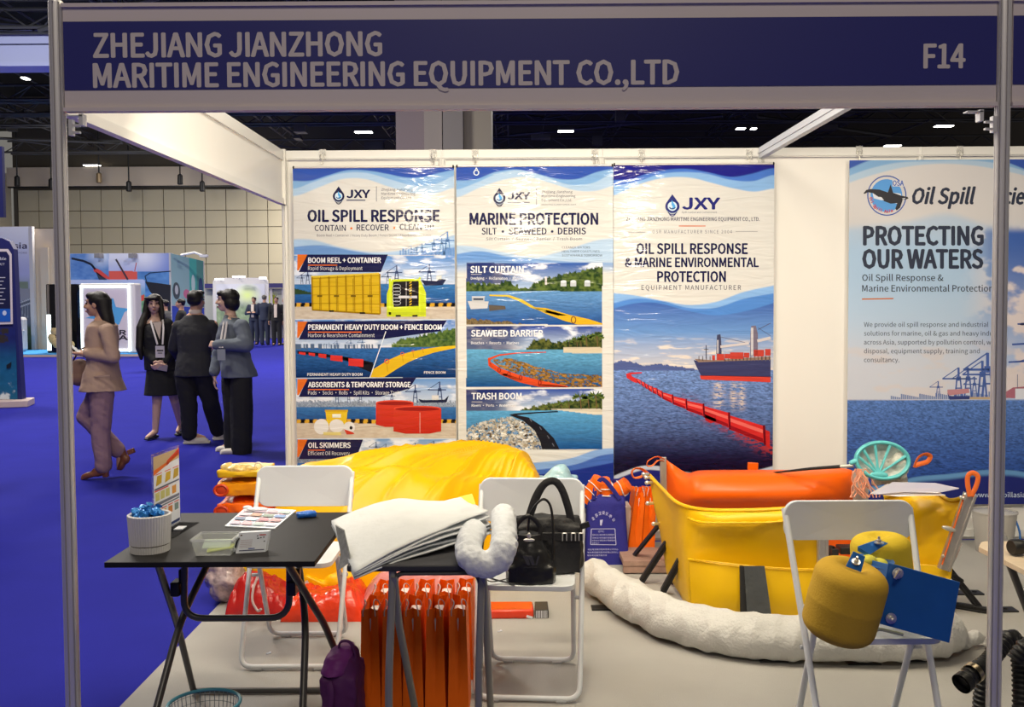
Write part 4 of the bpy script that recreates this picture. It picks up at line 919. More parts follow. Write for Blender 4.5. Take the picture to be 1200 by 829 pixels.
# lit box with the bird emblem
Y = 24.6; a = at(92, 415, Y=Y); b = at(158, 332, Y=Y); o = Vector(((a.x+b.x)/2, Y, 0.0)); W_ = b.x-a.x
t = thing('light_box', 'white light box with a glowing border and a blue pointed emblem behind the walking woman', 'sign', o)
sq('body', m_hwhite, t, 94, 158, 332, None, Y, .5, o, bevel=.05)
q = MB(); x0, x1, z0, z1 = at(95.5, 400, Y=Y).x-o.x, at(153.5, 400, Y=Y).x-o.x, at(100, 412, Y=Y).z, at(100, 335, Y=Y).z
for bx in (((x0+x1)/2, -.02, z1-.03, x1-x0, .06), ((x0+x1)/2, -.02, z0+.03, x1-x0, .06)): q.box(bx[:3], (bx[3], .04, bx[4]))
for x in (x0+.03, x1-.03): q.box((x, -.02, (z0+z1)/2), (.05, .04, z1-z0))
q.build('glow_border', m_glow, t, smooth=False)
A = wallart(Y-.012, .003); A.col = H_
A.rect(98, 338, 151, 410, (206, 196, 204), 1)
A.poly([(118, 348), (133, 350), (136, 360), (152, 362), (146, 366), (140, 380), (130, 386), (122, 378), (112, 374), (100, 373), (112, 369)], (84, 160, 210), 2)
A.text('SOLAR', 103, 148, 392.5, 5.4, (30, 28, 34), 3, bold=.05); A.text('ASIA', 113, 150, 398.5, 5.2, (30, 28, 34), 3, bold=.05)
A.build('print', pm_hall, t)
# picture wall
Y = 27.6; o = Vector((at(150, 400, Y=Y).x, Y, 0)); t = thing('picture_wall', 'exhibition wall covered with pictures of orange booms at sea, behind the group of people', 'display', o)
sq('panel', m_hwhite, t, 60, 200, 296.5, None, Y, .2, o)
A = wallart(Y-.01, .004); A.col = H_
def ppic(x, y):
    n = fbm(x*.15, y*.3, 4); c = mixc(H_(84, 124, 196), H_(130, 170, 226), n)
    # top row
    sky = sstep(330, 296, y); a = (x < 127.5) & (y < 328); c = np.where(a[..., None], mixc(mixc(H_(60, 110, 190), H_(120, 160, 216), n*1.2), H_(226, 234, 250), np.clip(1.2-np.hypot((x-118)/16., (y-300)/14.), 0, 1)), c)
    b = (x >= 127.5) & (x < 161) & (y < 328); c = np.where(b[..., None], np.where((y > 318)[..., None], H_(232, 96, 84), mixc(H_(236, 236, 250), H_(190, 196, 236), sstep(300, 318, y))), c)
    d = (x >= 161) & (y < 372); c = np.where(d[..., None], np.where((y > 318)[..., None], mixc(H_(56, 110, 180), H_(110, 160, 216), n), mixc(H_(240, 240, 252), H_(130, 150, 214), sstep(0, 36, np.hypot(x-168, (y-300)*1.2)))), c)
    e = (x < 170) & (y >= 328) & (y < 372); c = np.where(e[..., None], mixc(H_(190, 200, 236), H_(120, 168, 200), sstep(330, 345, y)), c); g = (x < 170) & (y >= 346) & (y < 366); c = np.where(g[..., None], mixc(H_(90, 140, 110), H_(150, 180, 120), n), c)
    k = y >= 372; c = np.where(k[..., None], mixc(H_(40, 44, 54), H_(84, 84, 92), n), c); return c
pa = at(80, 297.5, Y=Y-.01); pb = at(200, 412, Y=Y-.01)
A.field((pa.x, Y-.01, pa.z), (pb.x-pa.x, 0, 0), (0, 0, pb.z-pa.z), 160, 150, ppic)
A.path([(84, 303), (98, 306), (107, 310), (112, 316)], 2.5, (34, 40, 60), 2); A.poly([(109, 313), (118, 317), (128, 325), (128, 328), (118, 324), (110, 318)], (226, 80, 76), 2); A.poly([(112, 318), (120, 324), (126, 328), (116, 328)], (60, 66, 84), 2)
A.line(136, 304, 150, 328, 2, (70, 60, 70), 3); A.line(158, 318, 160, 308, 1, (200, 90, 90), 3); A.path([(172, 330), (170, 324), (176, 320), (200, 318)], 1, (30, 44, 70), 3)
A.poly([(170, 330), (200, 334), (200, 372), (192, 360), (176, 342)], (34, 34, 44), 3); A.poly([(158, 351), (169, 345), (169, 352), (158, 356)], (226, 84, 70), 2)
A.build('print', pm_hall, t)
for px, lb in ((115, 1), (155, 2)):
    p = at(px, 300, Y=Y-.3); q = MB(); q.box((p.x-o.x, -.25, p.z), (.17, .3, .14)); q.box((p.x-o.x, .0, p.z+.08), (.05, .5, .03)); q.build('lamp_head', M('grey_lamp', H_(150, 146, 146), .5), t)
# angled end of the picture wall
t = thing('angled_picture_wall', 'turned end panel of the picture wall with pale green underwater pictures', 'display', (o.x, Y, 0))
p0 = at(200, 297, Y=Y); P1 = at(238, 306, Y=Y+1.6)
q = MB(); d = Vector((P1.x-p0.x, 1.6, 0)); zt0 = p0.z; zt1 = P1.z
q.prism([(p0.x-o.x, 0, 0), (p0.x-o.x+d.x, d.y, 0), (p0.x-o.x+d.x, d.y, zt1), (p0.x-o.x, 0, zt0)], (-.02, .18, 0)); q.build('panel', m_hwhite, t, smooth=False)
dn = Vector((d.y, -d.x, 0)).normalized()
nn = Vector((d.y, -d.x, 0)).normalized(); nn = nn if nn.y < 0 else -nn
A = Art(lambda x, y: Vector((p0.x+d.x*x, Y+d.y*x, (zt0+(zt1-zt0)*x)*y)), nn, .006); A.col = H_
c = [((0, .52, .5), (1, .98), (176, 214, 210))]
A.poly([(0, .47), (.55, .47), (.55, 1), (0, 1)], (170, 206, 206), 1, (150, 190, 192)); A.poly([(.55, .47), (.78, .47), (.78, 1), (.55, 1)], (90, 190, 176), 1); A.poly([(.78, .47), (1, .47), (1, 1), (.78, 1)], (100, 160, 150), 1)
A.disc(.14, .62, .11, .09, (90, 100, 104), 2); A.disc(.14, .63, .05, .05, (206, 210, 210), 3); A.disc(.45, .60, .10, .05, (222, 130, 160), 2); A.disc(.66, .72, .06, .10, (206, 232, 226), 2); A.disc(.9, .68, .07, .12, (70, 90, 130), 2)
A.poly([(0, .0), (1, .0), (1, .46), (0, .46)], (70, 90, 190), 1); A.poly([(.10, .1), (.3, .1), (.22, .38)], (200, 80, 80), 2); A.poly([(.35, .1), (.5, .1), (.42, .44)], (60, 110, 90), 2)
A.build('print', pm_hall, t)
q = MB(); pp = at(222, 302, Y=Y+.3); q.tube([at(212, 299, Y=Y)-o, at(228, 296, Y=Y)-o, at(241, 301, Y=Y)-o], .04, n=6); q.box(at(239, 300, Y=Y)-o, (.25, .12, .08)); q.build('lamp_arm', M('white_lamp', H_(226, 226, 226), .5), t)
# far stand, its fascia and lit backdrop
Y = 37.0; o = Vector((at(285, 395, Y=Y).x, Y, 0)); t = thing('far_stand', 'far stand with dark blue fascia and green-white panels behind the standing men', 'display', o)
sq('back_panel', M('far_panel', H_(176, 180, 172), .6), t, 236, 345, 338, None, Y+.5, .1, o); sq('fascia', M('far_fascia', H_(48, 44, 110), .5), t, 236, 345, 332, 338, Y, .3, o)
sq('yellow_panel', M('far_yellow', H_(190, 200, 60), .6), t, 312, 322, 346, 356, Y+.4, .05, o)
for px in (251, 318, 332): sq('upright', m_hwhite, t, px-.8, px+.8, 338, None, Y+.2, .06, o)
Y = 35.0; o = Vector((at(282, 395, Y=Y).x, Y, 0)); t = thing('rounded_backdrop', 'rounded white backdrop with a pale green glow behind the grey jacket person', 'display', o)
a = at(250.5, 396, Y=Y); b = at(314, 330, Y=Y); q = MB(); pts = q.rrect(b.x-a.x, b.z-a.z+.3, .2); q.prism([((a.x+b.x)/2-o.x+x, 0, (b.z+a.z)/2+z) for x, z in pts], (0, .1, 0)); q.build('frame', m_hwhite, t, smooth=False)
A = wallart(Y-.02, .004)
def pgl(x, y):
    c = mixc(H_(196, 196, 206), H_(216, 232, 150), np.clip(1.1-np.hypot((x-290)/16, (y-346)/14), 0, 1)); n = fbm(x*.3, y*.3, 3)
    return mixc(c, mixc(H_(90, 110, 90), H_(170, 190, 150), n), sstep(350, 362, y))
pa = at(253, 333, Y=Y-.02); pb = at(311.5, 396, Y=Y-.02); A.field((pa.x, Y-.02, pa.z), (pb.x-pa.x, 0, 0), (0, 0, pb.z-pa.z), 60, 60, pgl); A.build('print', pm_hall, t)
for px, py, w_ in ((257, 327.5, 10), (280, 324.5, 15), (308, 326, 8)):
    p = at(px, py, Y=34.4); q = MB(); q.box(p-o, (w_/33, .15, .06)); q.build('lamp', m_lampw, t, smooth=False); q = MB(); q.tube([p-o+Vector((0, .1, 0)), Vector((p.x-o.x-.2, .05, b.z+.1))], .02, n=5); q.build('lamp_arm', m_hwhite, t)
# tall blue standee at the left edge
Y = 11.3; o = Vector((at(-10, 480, Y=Y).x, Y, 0)); t = thing('standee', 'tall dark blue sea themed standee with a framed screen at the left frame edge', 'display', o)
def S(px, py, Y=Y): return at(px, py, Y=Y)-o
m_sb = M('standee_blue', H_(32, 36, 96), .5)
q = MB(); pts = [S(-90, 472), S(34, 466), S(19.5, 400), S(18.5, 345), S(15.5, 290)]; pts = [S(-90, 470), S(26, 470), S(20, 375), S(16, 292), S(11, 283), S(2, 279), S(-60, 279)]
q.prism(pts, (0, .12, 0)); q.build('panel', m_sb, t, smooth=False)
A = wallart(Y-.01, .003); A.col = H_
def psea(x, y):
    n = fbm(x*.12, y*.2, 4); c = mixc(H_(30, 38, 100), H_(24, 90, 130), sstep(395, 430, y)); c = mixc(c, H_(196, 206, 214), sstep(.52, .68, fbm(x*.12+2, y*.12, 4))*sstep(432, 446, y)*(x < 18)); c = mixc(c, H_(50, 44, 40), sstep(.5, .6, n)*((y > 385) & (y < 408) & (x < 10))); return c*(.8+.4*n[..., None])
pa = at(-60, 385, Y=Y-.01); pb = at(20.5, 468, Y=Y-.01); A.field((pa.x, Y-.01, pa.z), (pb.x-pa.x, 0, 0), (0, 0, pb.z-pa.z), 90, 90, psea)
A.poly([(-60, 292), (10, 292), (14, 298), (15.5, 380), (-60, 382)], (206, 196, 200), 3); A.poly([(-60, 295), (8, 295), (11.5, 300), (13, 377), (-60, 379)], (30, 32, 76), 4, (26, 30, 60)); A.poly([(-60, 362), (12.8, 362), (13, 377), (-60, 379)], (30, 90, 180), 5)
A.text('available', -14, 8, 305, 3.2, (220, 220, 230), 6); A.text('24/7', -2, 6, 311, 2.6, (200, 200, 216), 6)
for i in range(8): A.rect(-4, 325+i*4.3, 7-(i % 3)*2, 326+i*4.3, (180, 180, 196), 6)
A.disc(6, 367, 2.5, 3, (190, 200, 226), 6, 10)
A.poly([(8, 428), (14, 424), (13, 431), (8, 432)], (24, 30, 40), 4)
A.build('print', pm_hall, t)
q = MB(); pts = [at(-80, 500, Y=Y), at(33.5, 466, Y=Y)]
a = at(33, 473, Y=Y); q.box((a.x-o.x-.7, -.15, .05), (1.5, .5, .10), rot=(0, 0, .28)); q.build('base', M('standee_base', H_(190, 170, 168), .5), t, bevel=.01)
# dark blue hanging banner at the very edge
o = at(-6, 255, Y=9); q = MB(); a = at(-40, 255, Y=9); b = at(3.5, 172, Y=9)
tag(q.box(((a.x-b.x)/2, 0, (b.z-a.z)/2), (b.x-a.x, .06, b.z-a.z)).build('hanging_banner', m_sb, loc=b-Vector((0, 0, b.z-a.z)), smooth=False), 'dark blue hanging banner cut by the left frame edge, high up', 'banner')
# ================================================================== people
m_skin = M('skin', (.52, .29, .20), .5, sss=.1); m_skin2 = M('skin_pale', (.66, .42, .32), .5)
m_hair = M('hair_black', (.010, .008, .008), .38, bump=.5, bs=60, stretch=(6, 6, .6), dist=.006)
m_shoew = M('shoe_white', (.62, .58, .54), .6); m_blk = M('black_cloth', (.014, .014, .016), .9, bump=.25, bs=25, dist=.02)
m_eye = M('eye_dark', (.012, .01, .01), .2); m_lip = M('lip', (.34, .12, .11), .5)
def fold(amp=.006, sc=9, seed=0):
    def f(co): return (fbm(co[:, 0]*sc+co[:, 2]*sc*.6+seed+50, co[:, 1]*sc+co[:, 2]*sc*1.1+50, 3)-.5)*2*amp
    return f
def hand(mb, wr, dr, pn, s=1.0, curl=.5, side=1):
    """palm, four unequal bent fingers and a thumb; wr wrist, dr pointing direction, pn palm normal"""
    d = Vector(dr).normalized(); n = Vector(pn); n = (n-d*n.dot(d)).normalized(); b = d.cross(n)*side
    wr = Vector(wr); pc = wr+d*.045*s
    for k in (-1, 0, 1): mb.cap(wr+b*.012*k*s, wr+d*.085*s+b*.024*k*s, .016*s, .0135*s, 8)
    for i, (L, off) in enumerate(((.068, .030), (.078, .011), (.073, -.009), (.058, -.028))):
        p = wr+d*.085*s+b*off*s; c = 0
        for j, fr in enumerate((.45, .30, .25)):
            c += curl*(.5 if j == 0 else .8); q = p+(d*math.cos(c)+n*math.sin(c))*L*fr*s; mb.cap(p, q, .0088*s, .0078*s, 7); p = q
    p = wr+d*.03*s+b*.030*s; q = p+(d*.6+b*.6+n*.35).normalized()*.036*s; r = q+(d*.9+b*.1+n*.45).normalized()*.030*s
    mb.cap(p, q, .012*s, .0095*s, 7); mb.cap(q, r, .0092*s, .008*s, 7)
def head_mesh(mb, c, yaw, s=1.0, pitch=0):
    """skull, jaw, nose, ears, brow, cheeks; local +Y is where the face points; returns the frame"""
    R = Euler((pitch, 0, yaw)).to_matrix(); c = Vector(c); P = lambda x, y, z: c+R@Vector((x, y, z))*s
    E_ = lambda p, r: mb.ell(P(*p), [a*s for a in r], R, 12)
    E_((0, -.012, .030), (.073, .092, .082)); E_((0, .018, -.020), (.060, .070, .085)); E_((0, .045, -.078), (.036, .036, .026)); E_((0, .030, -.058), (.048, .048, .036))
    mb.cap(P(0, .088, .018), P(0, .108, -.022), .008*s, .0125*s, 8); E_((0, .098, -.026), (.016, .014, .010))
    for sd in (-1, 1):
        E_((sd*.072, -.008, -.005), (.010, .020, .032)); E_((sd*.036, .062, -.025), (.024, .022, .024)); mb.cap(P(sd*.012, .086, .034), P(sd*.046, .070, .034), .009*s, .007*s, 7)
    E_((0, .086, -.056), (.020, .012, .007)); E_((0, .084, -.066), (.016, .012, .006))
    return P, R
def face_parts(P, R, s, par, brows=True):
    for sd in (-1, 1):
        q = MB(); q.ell(P(sd*.030, .080, .010), [.0125*s, .008*s, .0065*s], R, 8); q.build('eye', m_eye, par)
        q = MB(); q.cap(P(sd*.014, .0935, .038), P(sd*.044, .078, .040), .0045*s, .003*s, 6); q.build('eyebrow', m_hair, par)
    q = MB(); q.ell(P(0, .094, -.056), [.021*s, .008*s, .005*s], R, 8); q.ell(P(0, .092, -.064), [.017*s, .008*s, .0045*s], R, 8); q.build('mouth', m_lip, par)
def shoe(mb, heel, toe, up=(0, 0, 1), w_=.042, h=.05):
    a = Vector(heel); b = Vector(toe); d = (b-a); L = d.length; d.normalize(); u = Vector(up); s_ = d.cross(u).normalized(); u = s_.cross(d)
    R = Matrix((s_, d, u)).transposed()
    mb.ell(a+d*L*.25+u*h*.55, (w_*.85, L*.30, h*.75), R); mb.ell(a+d*L*.62+u*h*.42, (w_, L*.36, h*.48), R); mb.box(a+d*L*.5+u*.008, (w_*1.5, L*.92, .016), R)
def limb(mb, pts, rs, n=12):
    for (a, b), (r, q) in zip(zip(pts, pts[1:]), zip(rs, rs[1:])): mb.cap(a, b, r, q, n)
class Person:
    def __init__(s, label, Y, px, py, group=None, scale=1.0, vox=.009):
        s.Y = Y; s.o = at(px, py, Y=Y); s.o.z = 0; s.t = thing('person', label, 'person', s.o, group=group); s.k = scale; s.vox = vox
    def J(s, px, py, dy=0): return at(px, py, Y=s.Y+dy)-s.o
# ---- woman in the beige blazer, walking to the left
p = Person('woman in beige blazer and pinkish trousers walking left, holding a phone', 5.35, 122, 560, vox=.008)
m_beige = M('blazer_beige', hexc(176, 148, 132), .8, bump=.3, bs=12, dist=.02); m_trous = M('trousers_mauve', hexc(146, 116, 128), .8, bump=.3, bs=14, dist=.02)
hc = p.J(113.5, 357); hips = p.J(119.5, 449); chest = p.J(119, 396); nk = p.J(118.5, 372)
b = MB(); Pf, R = head_mesh(b, hc, PI/2, 1.0); limb(b, [hc+Vector((.03, 0, -.06)), nk+Vector((.02, 0, -.05))], [.048, .055])
b.loft([(hips, .13, .15), (hips.lerp(chest, .5), .10, .13), (chest, .115, .16), (nk+Vector((.01, 0, -.07)), .07, .14), (nk, .05, .055)])
fa, fk, fl_ = p.J(121.4, 549, -.08), p.J(118, 504, -.08), p.J(119.5, 455, -.07); ra, rk_, rl = p.J(141, 529, .08), p.J(101, 489, .09), p.J(119, 455, .07)
limb(b, [fl_, fk, fa], [.085, .058, .036]); limb(b, [rl, rk_, ra], [.085, .058, .036]); limb(b, [fa, p.J(100, 560, -.08)], [.036, .02]); limb(b, [ra, p.J(139, 547, .08)], [.036, .02])
sh, el, wr = p.J(125, 388, -.17), p.J(133, 419, -.20), p.J(98, 415, -.15); limb(b, [sh, el, wr], [.05, .038, .026]); hand(b, wr, (-1, .2, .02), (0, .3, 1), 1, .7, 1)
s2, e2, w2_ = p.J(122, 388, .17), p.J(124, 420, .2), p.J(97, 413, .06); limb(b, [s2, e2, w2_], [.05, .038, .026]); hand(b, w2_, (-1, -.2, .05), (0, -.2, 1), 1, .6, -1)
b.blob('body', m_skin, p.t, .007); face_parts(Pf, R, 1, p.t)
j = MB(); j.loft([(p.J(119, 458), .185, .215), (hips, .165, .20), (hips.lerp(chest, .45), .125, .155), (chest, .135, .18), (p.J(120, 382), .115, .185), (p.J(120, 376), .07, .10)])
j.loft([(p.J(126, 458), .16, .18), (p.J(121, 440), .13, .17), (chest, .12, .17)])
limb(j, [sh, el, wr+Vector((.04, 0, 0))], [.068, .056, .045]); limb(j, [s2, e2, w2_+Vector((.04, 0, 0))], [.068, .056, .045]); j.blob('blazer', m_beige, p.t, .009, disp=fold(.008, 11))
q = MB(); q.box(p.J(119.5, 441, -.19), (.14, .012, .012), rot=(0, -.06, 0)); q.build('pocket_flap', m_beige, p.t)
j = MB(); limb(j, [fl_+Vector((0, 0, -.02)), fk, fa+Vector((0, 0, .02))], [.105, .083, .070]); limb(j, [rl+Vector((0, 0, -.02)), rk_, ra+Vector((-.02, 0, .01))], [.105, .083, .070]); j.blob('trousers', m_trous, p.t, .009, disp=fold(.009, 13, 3))
h = MB(); h.ell(hc+Vector((.022, 0, .035)), (.095, .085, .085)); h.loft([(hc+Vector((.05, 0, .05)), .075, .085), (hc+Vector((.065, 0, -.04)), .062, .080), (hc+Vector((.095, 0, -.14)), .05, .075), (hc+Vector((.12, 0, -.21)), .035, .05), (hc+Vector((.13, 0, -.235)), .01, .02)])
h.ell(hc+Vector((-.045, 0, .075)), (.045, .06, .035)); h.blob('hair', m_hair, p.t, .008, it=2)
m_bshoe = M('boot_brown', hexc(120, 72, 52), .35)
for sg, hl, toe, up in ((-.08, p.J(128, 558, -.08), p.J(95, 563, -.08), (0, 0, 1)), (.08, p.J(151, 532, .08), p.J(137, 551, .08), (1, 0, .6))):
    q = MB(); shoe(q, hl+Vector((-.03, 0, .02)) if sg < 0 else hl+Vector((-.05, 0, .0)), toe, up, .040, .06); a_ = fa if sg < 0 else ra; q.cap(a_, hl+Vector((-.05, 0, .04)) if sg < 0 else hl+Vector((-.06, 0, 0)), .045, .042)
    o = q.blob('ankle_boot', m_bshoe, p.t, .008); q = MB(); q.box(hl+Vector((-.03, 0, .02)) if sg < 0 else hl+Vector((.02, 0, .02)), (.045, .045, .06), rot=(0, 0 if sg < 0 else 1.2, 0)); q.build('heel', m_bshoe, p.t, bevel=.006)
q = MB(); q.box(p.J(89.5, 411, -.09), (.012, .075, .14), rot=(0, -.9, 0)); q.build('phone', m_dark, p.t, bevel=.004)
q = MB(); c = p.J(94, 436, .1); q.ell(c, (.10, .055, .12)); q.ell(c+Vector((0, 0, -.05)), (.105, .06, .08)); o = q.blob('handbag', M('handbag_tan', hexc(128, 98, 84), .6), None, .01); o.location = p.o
tag(o, 'tan handbag hanging from the arm of the woman in the beige blazer', 'bag'); q = MB(); q.tube(curve([c+Vector((-.07, 0, .08)), c+Vector((0, .03, .2)), p.J(112, 404, .17), p.J(125, 384, .14)], 6), .008, n=6); q.build('strap', M('handbag_strap', hexc(90, 66, 56), .6), o)
# ---- young woman in black, facing the camera
p = Person('young woman in black jacket and skirt with long hair, white lanyard and badge, hands clasped', 7.75, 190, 508, vox=.008)
hc = p.J(180.5, 357); nk = p.J(181, 372); chest = p.J(183, 395); hips = p.J(190, 435)
b = MB(); Pf, R = head_mesh(b, hc, PI+.35-.0, .98); limb(b, [hc+Vector((0, .02, -.06)), nk+Vector((.01, .02, -.05))], [.045, .05])
b.loft([(hips, .15, .11), (hips.lerp(chest, .5), .12, .09), (chest, .145, .10), (p.J(183, 380, .0), .13, .07), (nk+Vector((0, .02, 0)), .05, .05)])
L1, K1, A1 = p.J(184.5, 445), p.J(184, 473), p.J(182, 506); L2, K2, A2 = p.J(199, 445, .1), p.J(205, 470, .12), p.J(212, 499, .35)
limb(b, [L1, K1, A1], [.075, .052, .034]); limb(b, [L2, K2, A2], [.075, .052, .034]);
limb(b, [A1, A1+Vector((-.05, -.12, -.05))], [.034, .022]); limb(b, [A2, A2+Vector((.0, -.12, -.05))], [.034, .022])
s1, e1, w1_ = p.J(169.5, 382), p.J(165.5, 407, .02), p.J(182, 425, -.15); s2, e2, w2_ = p.J(196, 380), p.J(205, 405, .02), p.J(191, 426, -.15)
limb(b, [s1, e1, w1_], [.045, .036, .025]); limb(b, [s2, e2, w2_], [.045, .036, .025]); hand(b, w1_, (.9, -.2, -.5), (.2, .6, .3), .95, .8, 1); hand(b, w2_, (-.9, -.4, -.5), (.0, .6, .3), .95, .8, -1)
b.blob('body', m_skin2, p.t, .007); face_parts(Pf, R, .98, p.t)
j = MB(); j.loft([(p.J(189, 434), .185, .135), (p.J(187, 420), .17, .13), (hips.lerp(chest, .6), .145, .115), (chest, .165, .12), (p.J(183, 383), .165, .10), (p.J(183, 377), .09, .06)])
limb(j, [s1, e1, w1_+Vector((-.02, .02, .02))], [.066, .055, .045]); limb(j, [s2, e2, w2_+Vector((.02, .02, .02))], [.066, .055, .045]); j.blob('jacket', m_blk, p.t, .009, disp=fold(.007, 10))
j = MB(); j.loft([(p.J(190, 463), .20, .16), (p.J(190, 448), .185, .15), (p.J(189, 430), .16, .12)]); j.blob('skirt', m_blk, p.t, .01)
q = MB(); ysh = -.128; q.prism([p.J(179, 378, ysh+.02), p.J(189, 377, ysh+.02), p.J(187, 398, ysh-.006)], (0, .03, 0)); q.build('blouse', M('blouse_cream', hexc(206, 190, 176), .7), p.t)
q = MB(); q.tube([p.J(176.5, 376, -.05), p.J(179, 385, ysh), p.J(184.5, 404, -.15)], .011, n=6, flat=.3, up=(0, 1, 0)); q.tube([p.J(190.5, 375, -.05), p.J(191.5, 385, ysh), p.J(190.5, 404, -.15)], .011, n=6, flat=.3, up=(0, 1, 0)); q.build('lanyard', M('lanyard_white', hexc(210, 204, 204), .6), p.t)
q = MB(); q.box(p.J(187.5, 412.5, -.16), (.10, .006, .13)); o = q.build('badge', M('badge_white', hexc(214, 208, 212), .4), p.t); q = MB(); q.box(p.J(187.5, 411, -.165), (.07, .002, .014)); q.box(p.J(187.5, 414, -.165), (.05, .002, .008)); q.build('badge_print', m_dark, o)
q = MB(); q.box(p.J(190, 431, -.17), (.12, .01, .07), rot=(0, .2, 0)); q.build('phone', M('phone_grey', hexc(150, 140, 150), .2), p.t, bevel=.004)
h = MB(); h.ell(hc+Vector((0, .022, .038)), (.088, .096, .085)); h.loft([(hc+Vector((-.0, .03, .03)), .09, .07), (hc+Vector((-.01, .05, -.1)), .10, .055), (hc+Vector((-.02, .07, -.22)), .12, .05), (hc+Vector((-.03, .07, -.40)), .12, .04)])
limb(h, [hc+Vector((-.078, -.01, .04)), hc+Vector((-.092, -.02, -.10)), hc+Vector((-.125, -.09, -.26)), hc+Vector((-.13, -.12, -.48)), hc+Vector((-.11, -.12, -.60))], [.028, .036, .045, .04, .02])
limb(h, [hc+Vector((.076, -.0, .04)), hc+Vector((.090, -.01, -.08)), hc+Vector((.105, -.03, -.24))], [.026, .03, .022]); h.ell(hc+Vector((-.03, -.078, .066)), (.055, .022, .022)); h.ell(hc+Vector((.04, -.07, .068)), (.035, .025, .022)); h.blob('hair', m_hair, p.t, .008, it=2)
for A_, dx in ((A1, -.05), (A2, .0)):
    q = MB(); shoe(q, Vector((A_.x+.01, A_.y+.05, .01)), Vector((A_.x+dx, A_.y-.18, .01)), h=.032, w_=.038); q.blob('flat_shoe', m_dark, p.t, .008)
# ---- man in dark suit, back to the camera
p = Person('man in charcoal suit and light trainers standing with his back to the camera', 7.35, 236, 516, vox=.009)
m_suit = M('suit_charcoal', (.030, .031, .036), .85, bump=.3, bs=15, dist=.02)
hc = p.J(229.5, 352.5); nk = p.J(229, 366); chest = p.J(228, 392); hips = p.J(227, 433)
b = MB(); Pf, R = head_mesh(b, hc, -.45, 1.03); limb(b, [hc+Vector((0, -.01, -.05)), nk+Vector((0, 0, -.06))], [.056, .062])
b.loft([(hips, .15, .11), (hips.lerp(chest, .5), .14, .10), (chest, .17, .11), (p.J(228, 376), .16, .08), (nk, .06, .06)])
L1, K1, A1 = p.J(216.5, 437), p.J(221, 474), p.J(222, 509, .02); L2, K2, A2 = p.J(238, 437), p.J(247, 472, .1), p.J(256, 504, .3)
limb(b, [L1, K1, A1], [.09, .06, .04]); limb(b, [L2, K2, A2], [.09, .06, .04]); limb(b, [A1, A1+Vector((.14, .05, -.05))], [.036, .025]); limb(b, [A2, A2+Vector((.14, .08, -.05))], [.036, .025])
s1, e1, w1_ = p.J(207, 382), p.J(203.5, 408, .05), p.J(214, 418, .28); s2, e2, w2_ = p.J(250, 381), p.J(255, 406, .08), p.J(244, 412, .30)
limb(b, [s1, e1, w1_], [.05, .04, .028]); limb(b, [s2, e2, w2_], [.05, .04, .028]); hand(b, w1_, (.6, .6, .1), (.3, 0, 1), 1, .6, 1); hand(b, w2_, (-.6, .6, .1), (-.3, 0, 1), 1, .6, -1)
b.blob('body', m_skin, p.t, .008); face_parts(Pf, R, 1.03, p.t)
j = MB(); j.loft([(p.J(228, 441), .215, .165), (p.J(227.5, 425), .195, .15), (hips.lerp(chest, .5), .17, .13), (chest, .20, .135), (p.J(228, 381), .20, .115), (p.J(228.5, 371), .12, .08), (p.J(229, 368), .07, .06)])
limb(j, [s1+Vector((.02, 0, -.01)), e1, w1_+Vector((-.03, -.04, 0))], [.07, .062, .05]); limb(j, [s2+Vector((-.02, 0, -.01)), e2, w2_+Vector((.03, -.04, 0))], [.07, .062, .05]); j.blob('suit_jacket', m_suit, p.t, .009, disp=fold(.006, 9, 5))
q = MB(); q.lathe([(.066, -.02), (.070, .0), (.064, .022), (.058, .022)], p.J(229, 365.5), 20, cap=False); q.build('shirt_collar', M('shirt_white', hexc(216, 200, 186), .7), p.t)
j = MB(); limb(j, [L1+Vector((0, 0, -.02)), K1, A1+Vector((0, 0, -.0))], [.115, .095, .082]); limb(j, [L2+Vector((0, 0, -.02)), K2, A2+Vector((-.01, 0, .0))], [.115, .095, .082]); j.blob('trousers', M('trousers_black', (.012, .012, .015), .9), p.t, .010, disp=fold(.008, 11, 9))
h = MB(); h.ell(hc+Vector((0, -.022, .040)), (.086, .098, .078)); h.ell(hc+Vector((0, -.055, .0)), (.078, .058, .06)); h.ell(hc+Vector((.02, .05, .085)), (.06, .05, .03)); h.blob('hair', m_hair, p.t, .008, it=2)
for A_, d in ((A1, Vector((.23, .04, 0))), (A2, Vector((.21, .10, 0)))):
    q = MB(); a_ = Vector((A_.x-.05, A_.y-.01, .0)); shoe(q, a_, a_+d+Vector((.03, 0, 0)), h=.075, w_=.05); q.blob('trainer', m_shoew, p.t, .009); 
    q = MB(); q.box(a_+d*.55+Vector((0, 0, .012)), (.28, .09, .024), rot=(0, 0, math.atan2(d.y, d.x))); q.build('sole', M('sole_grey', hexc(200, 196, 190), .7), p.t, bevel=.008)
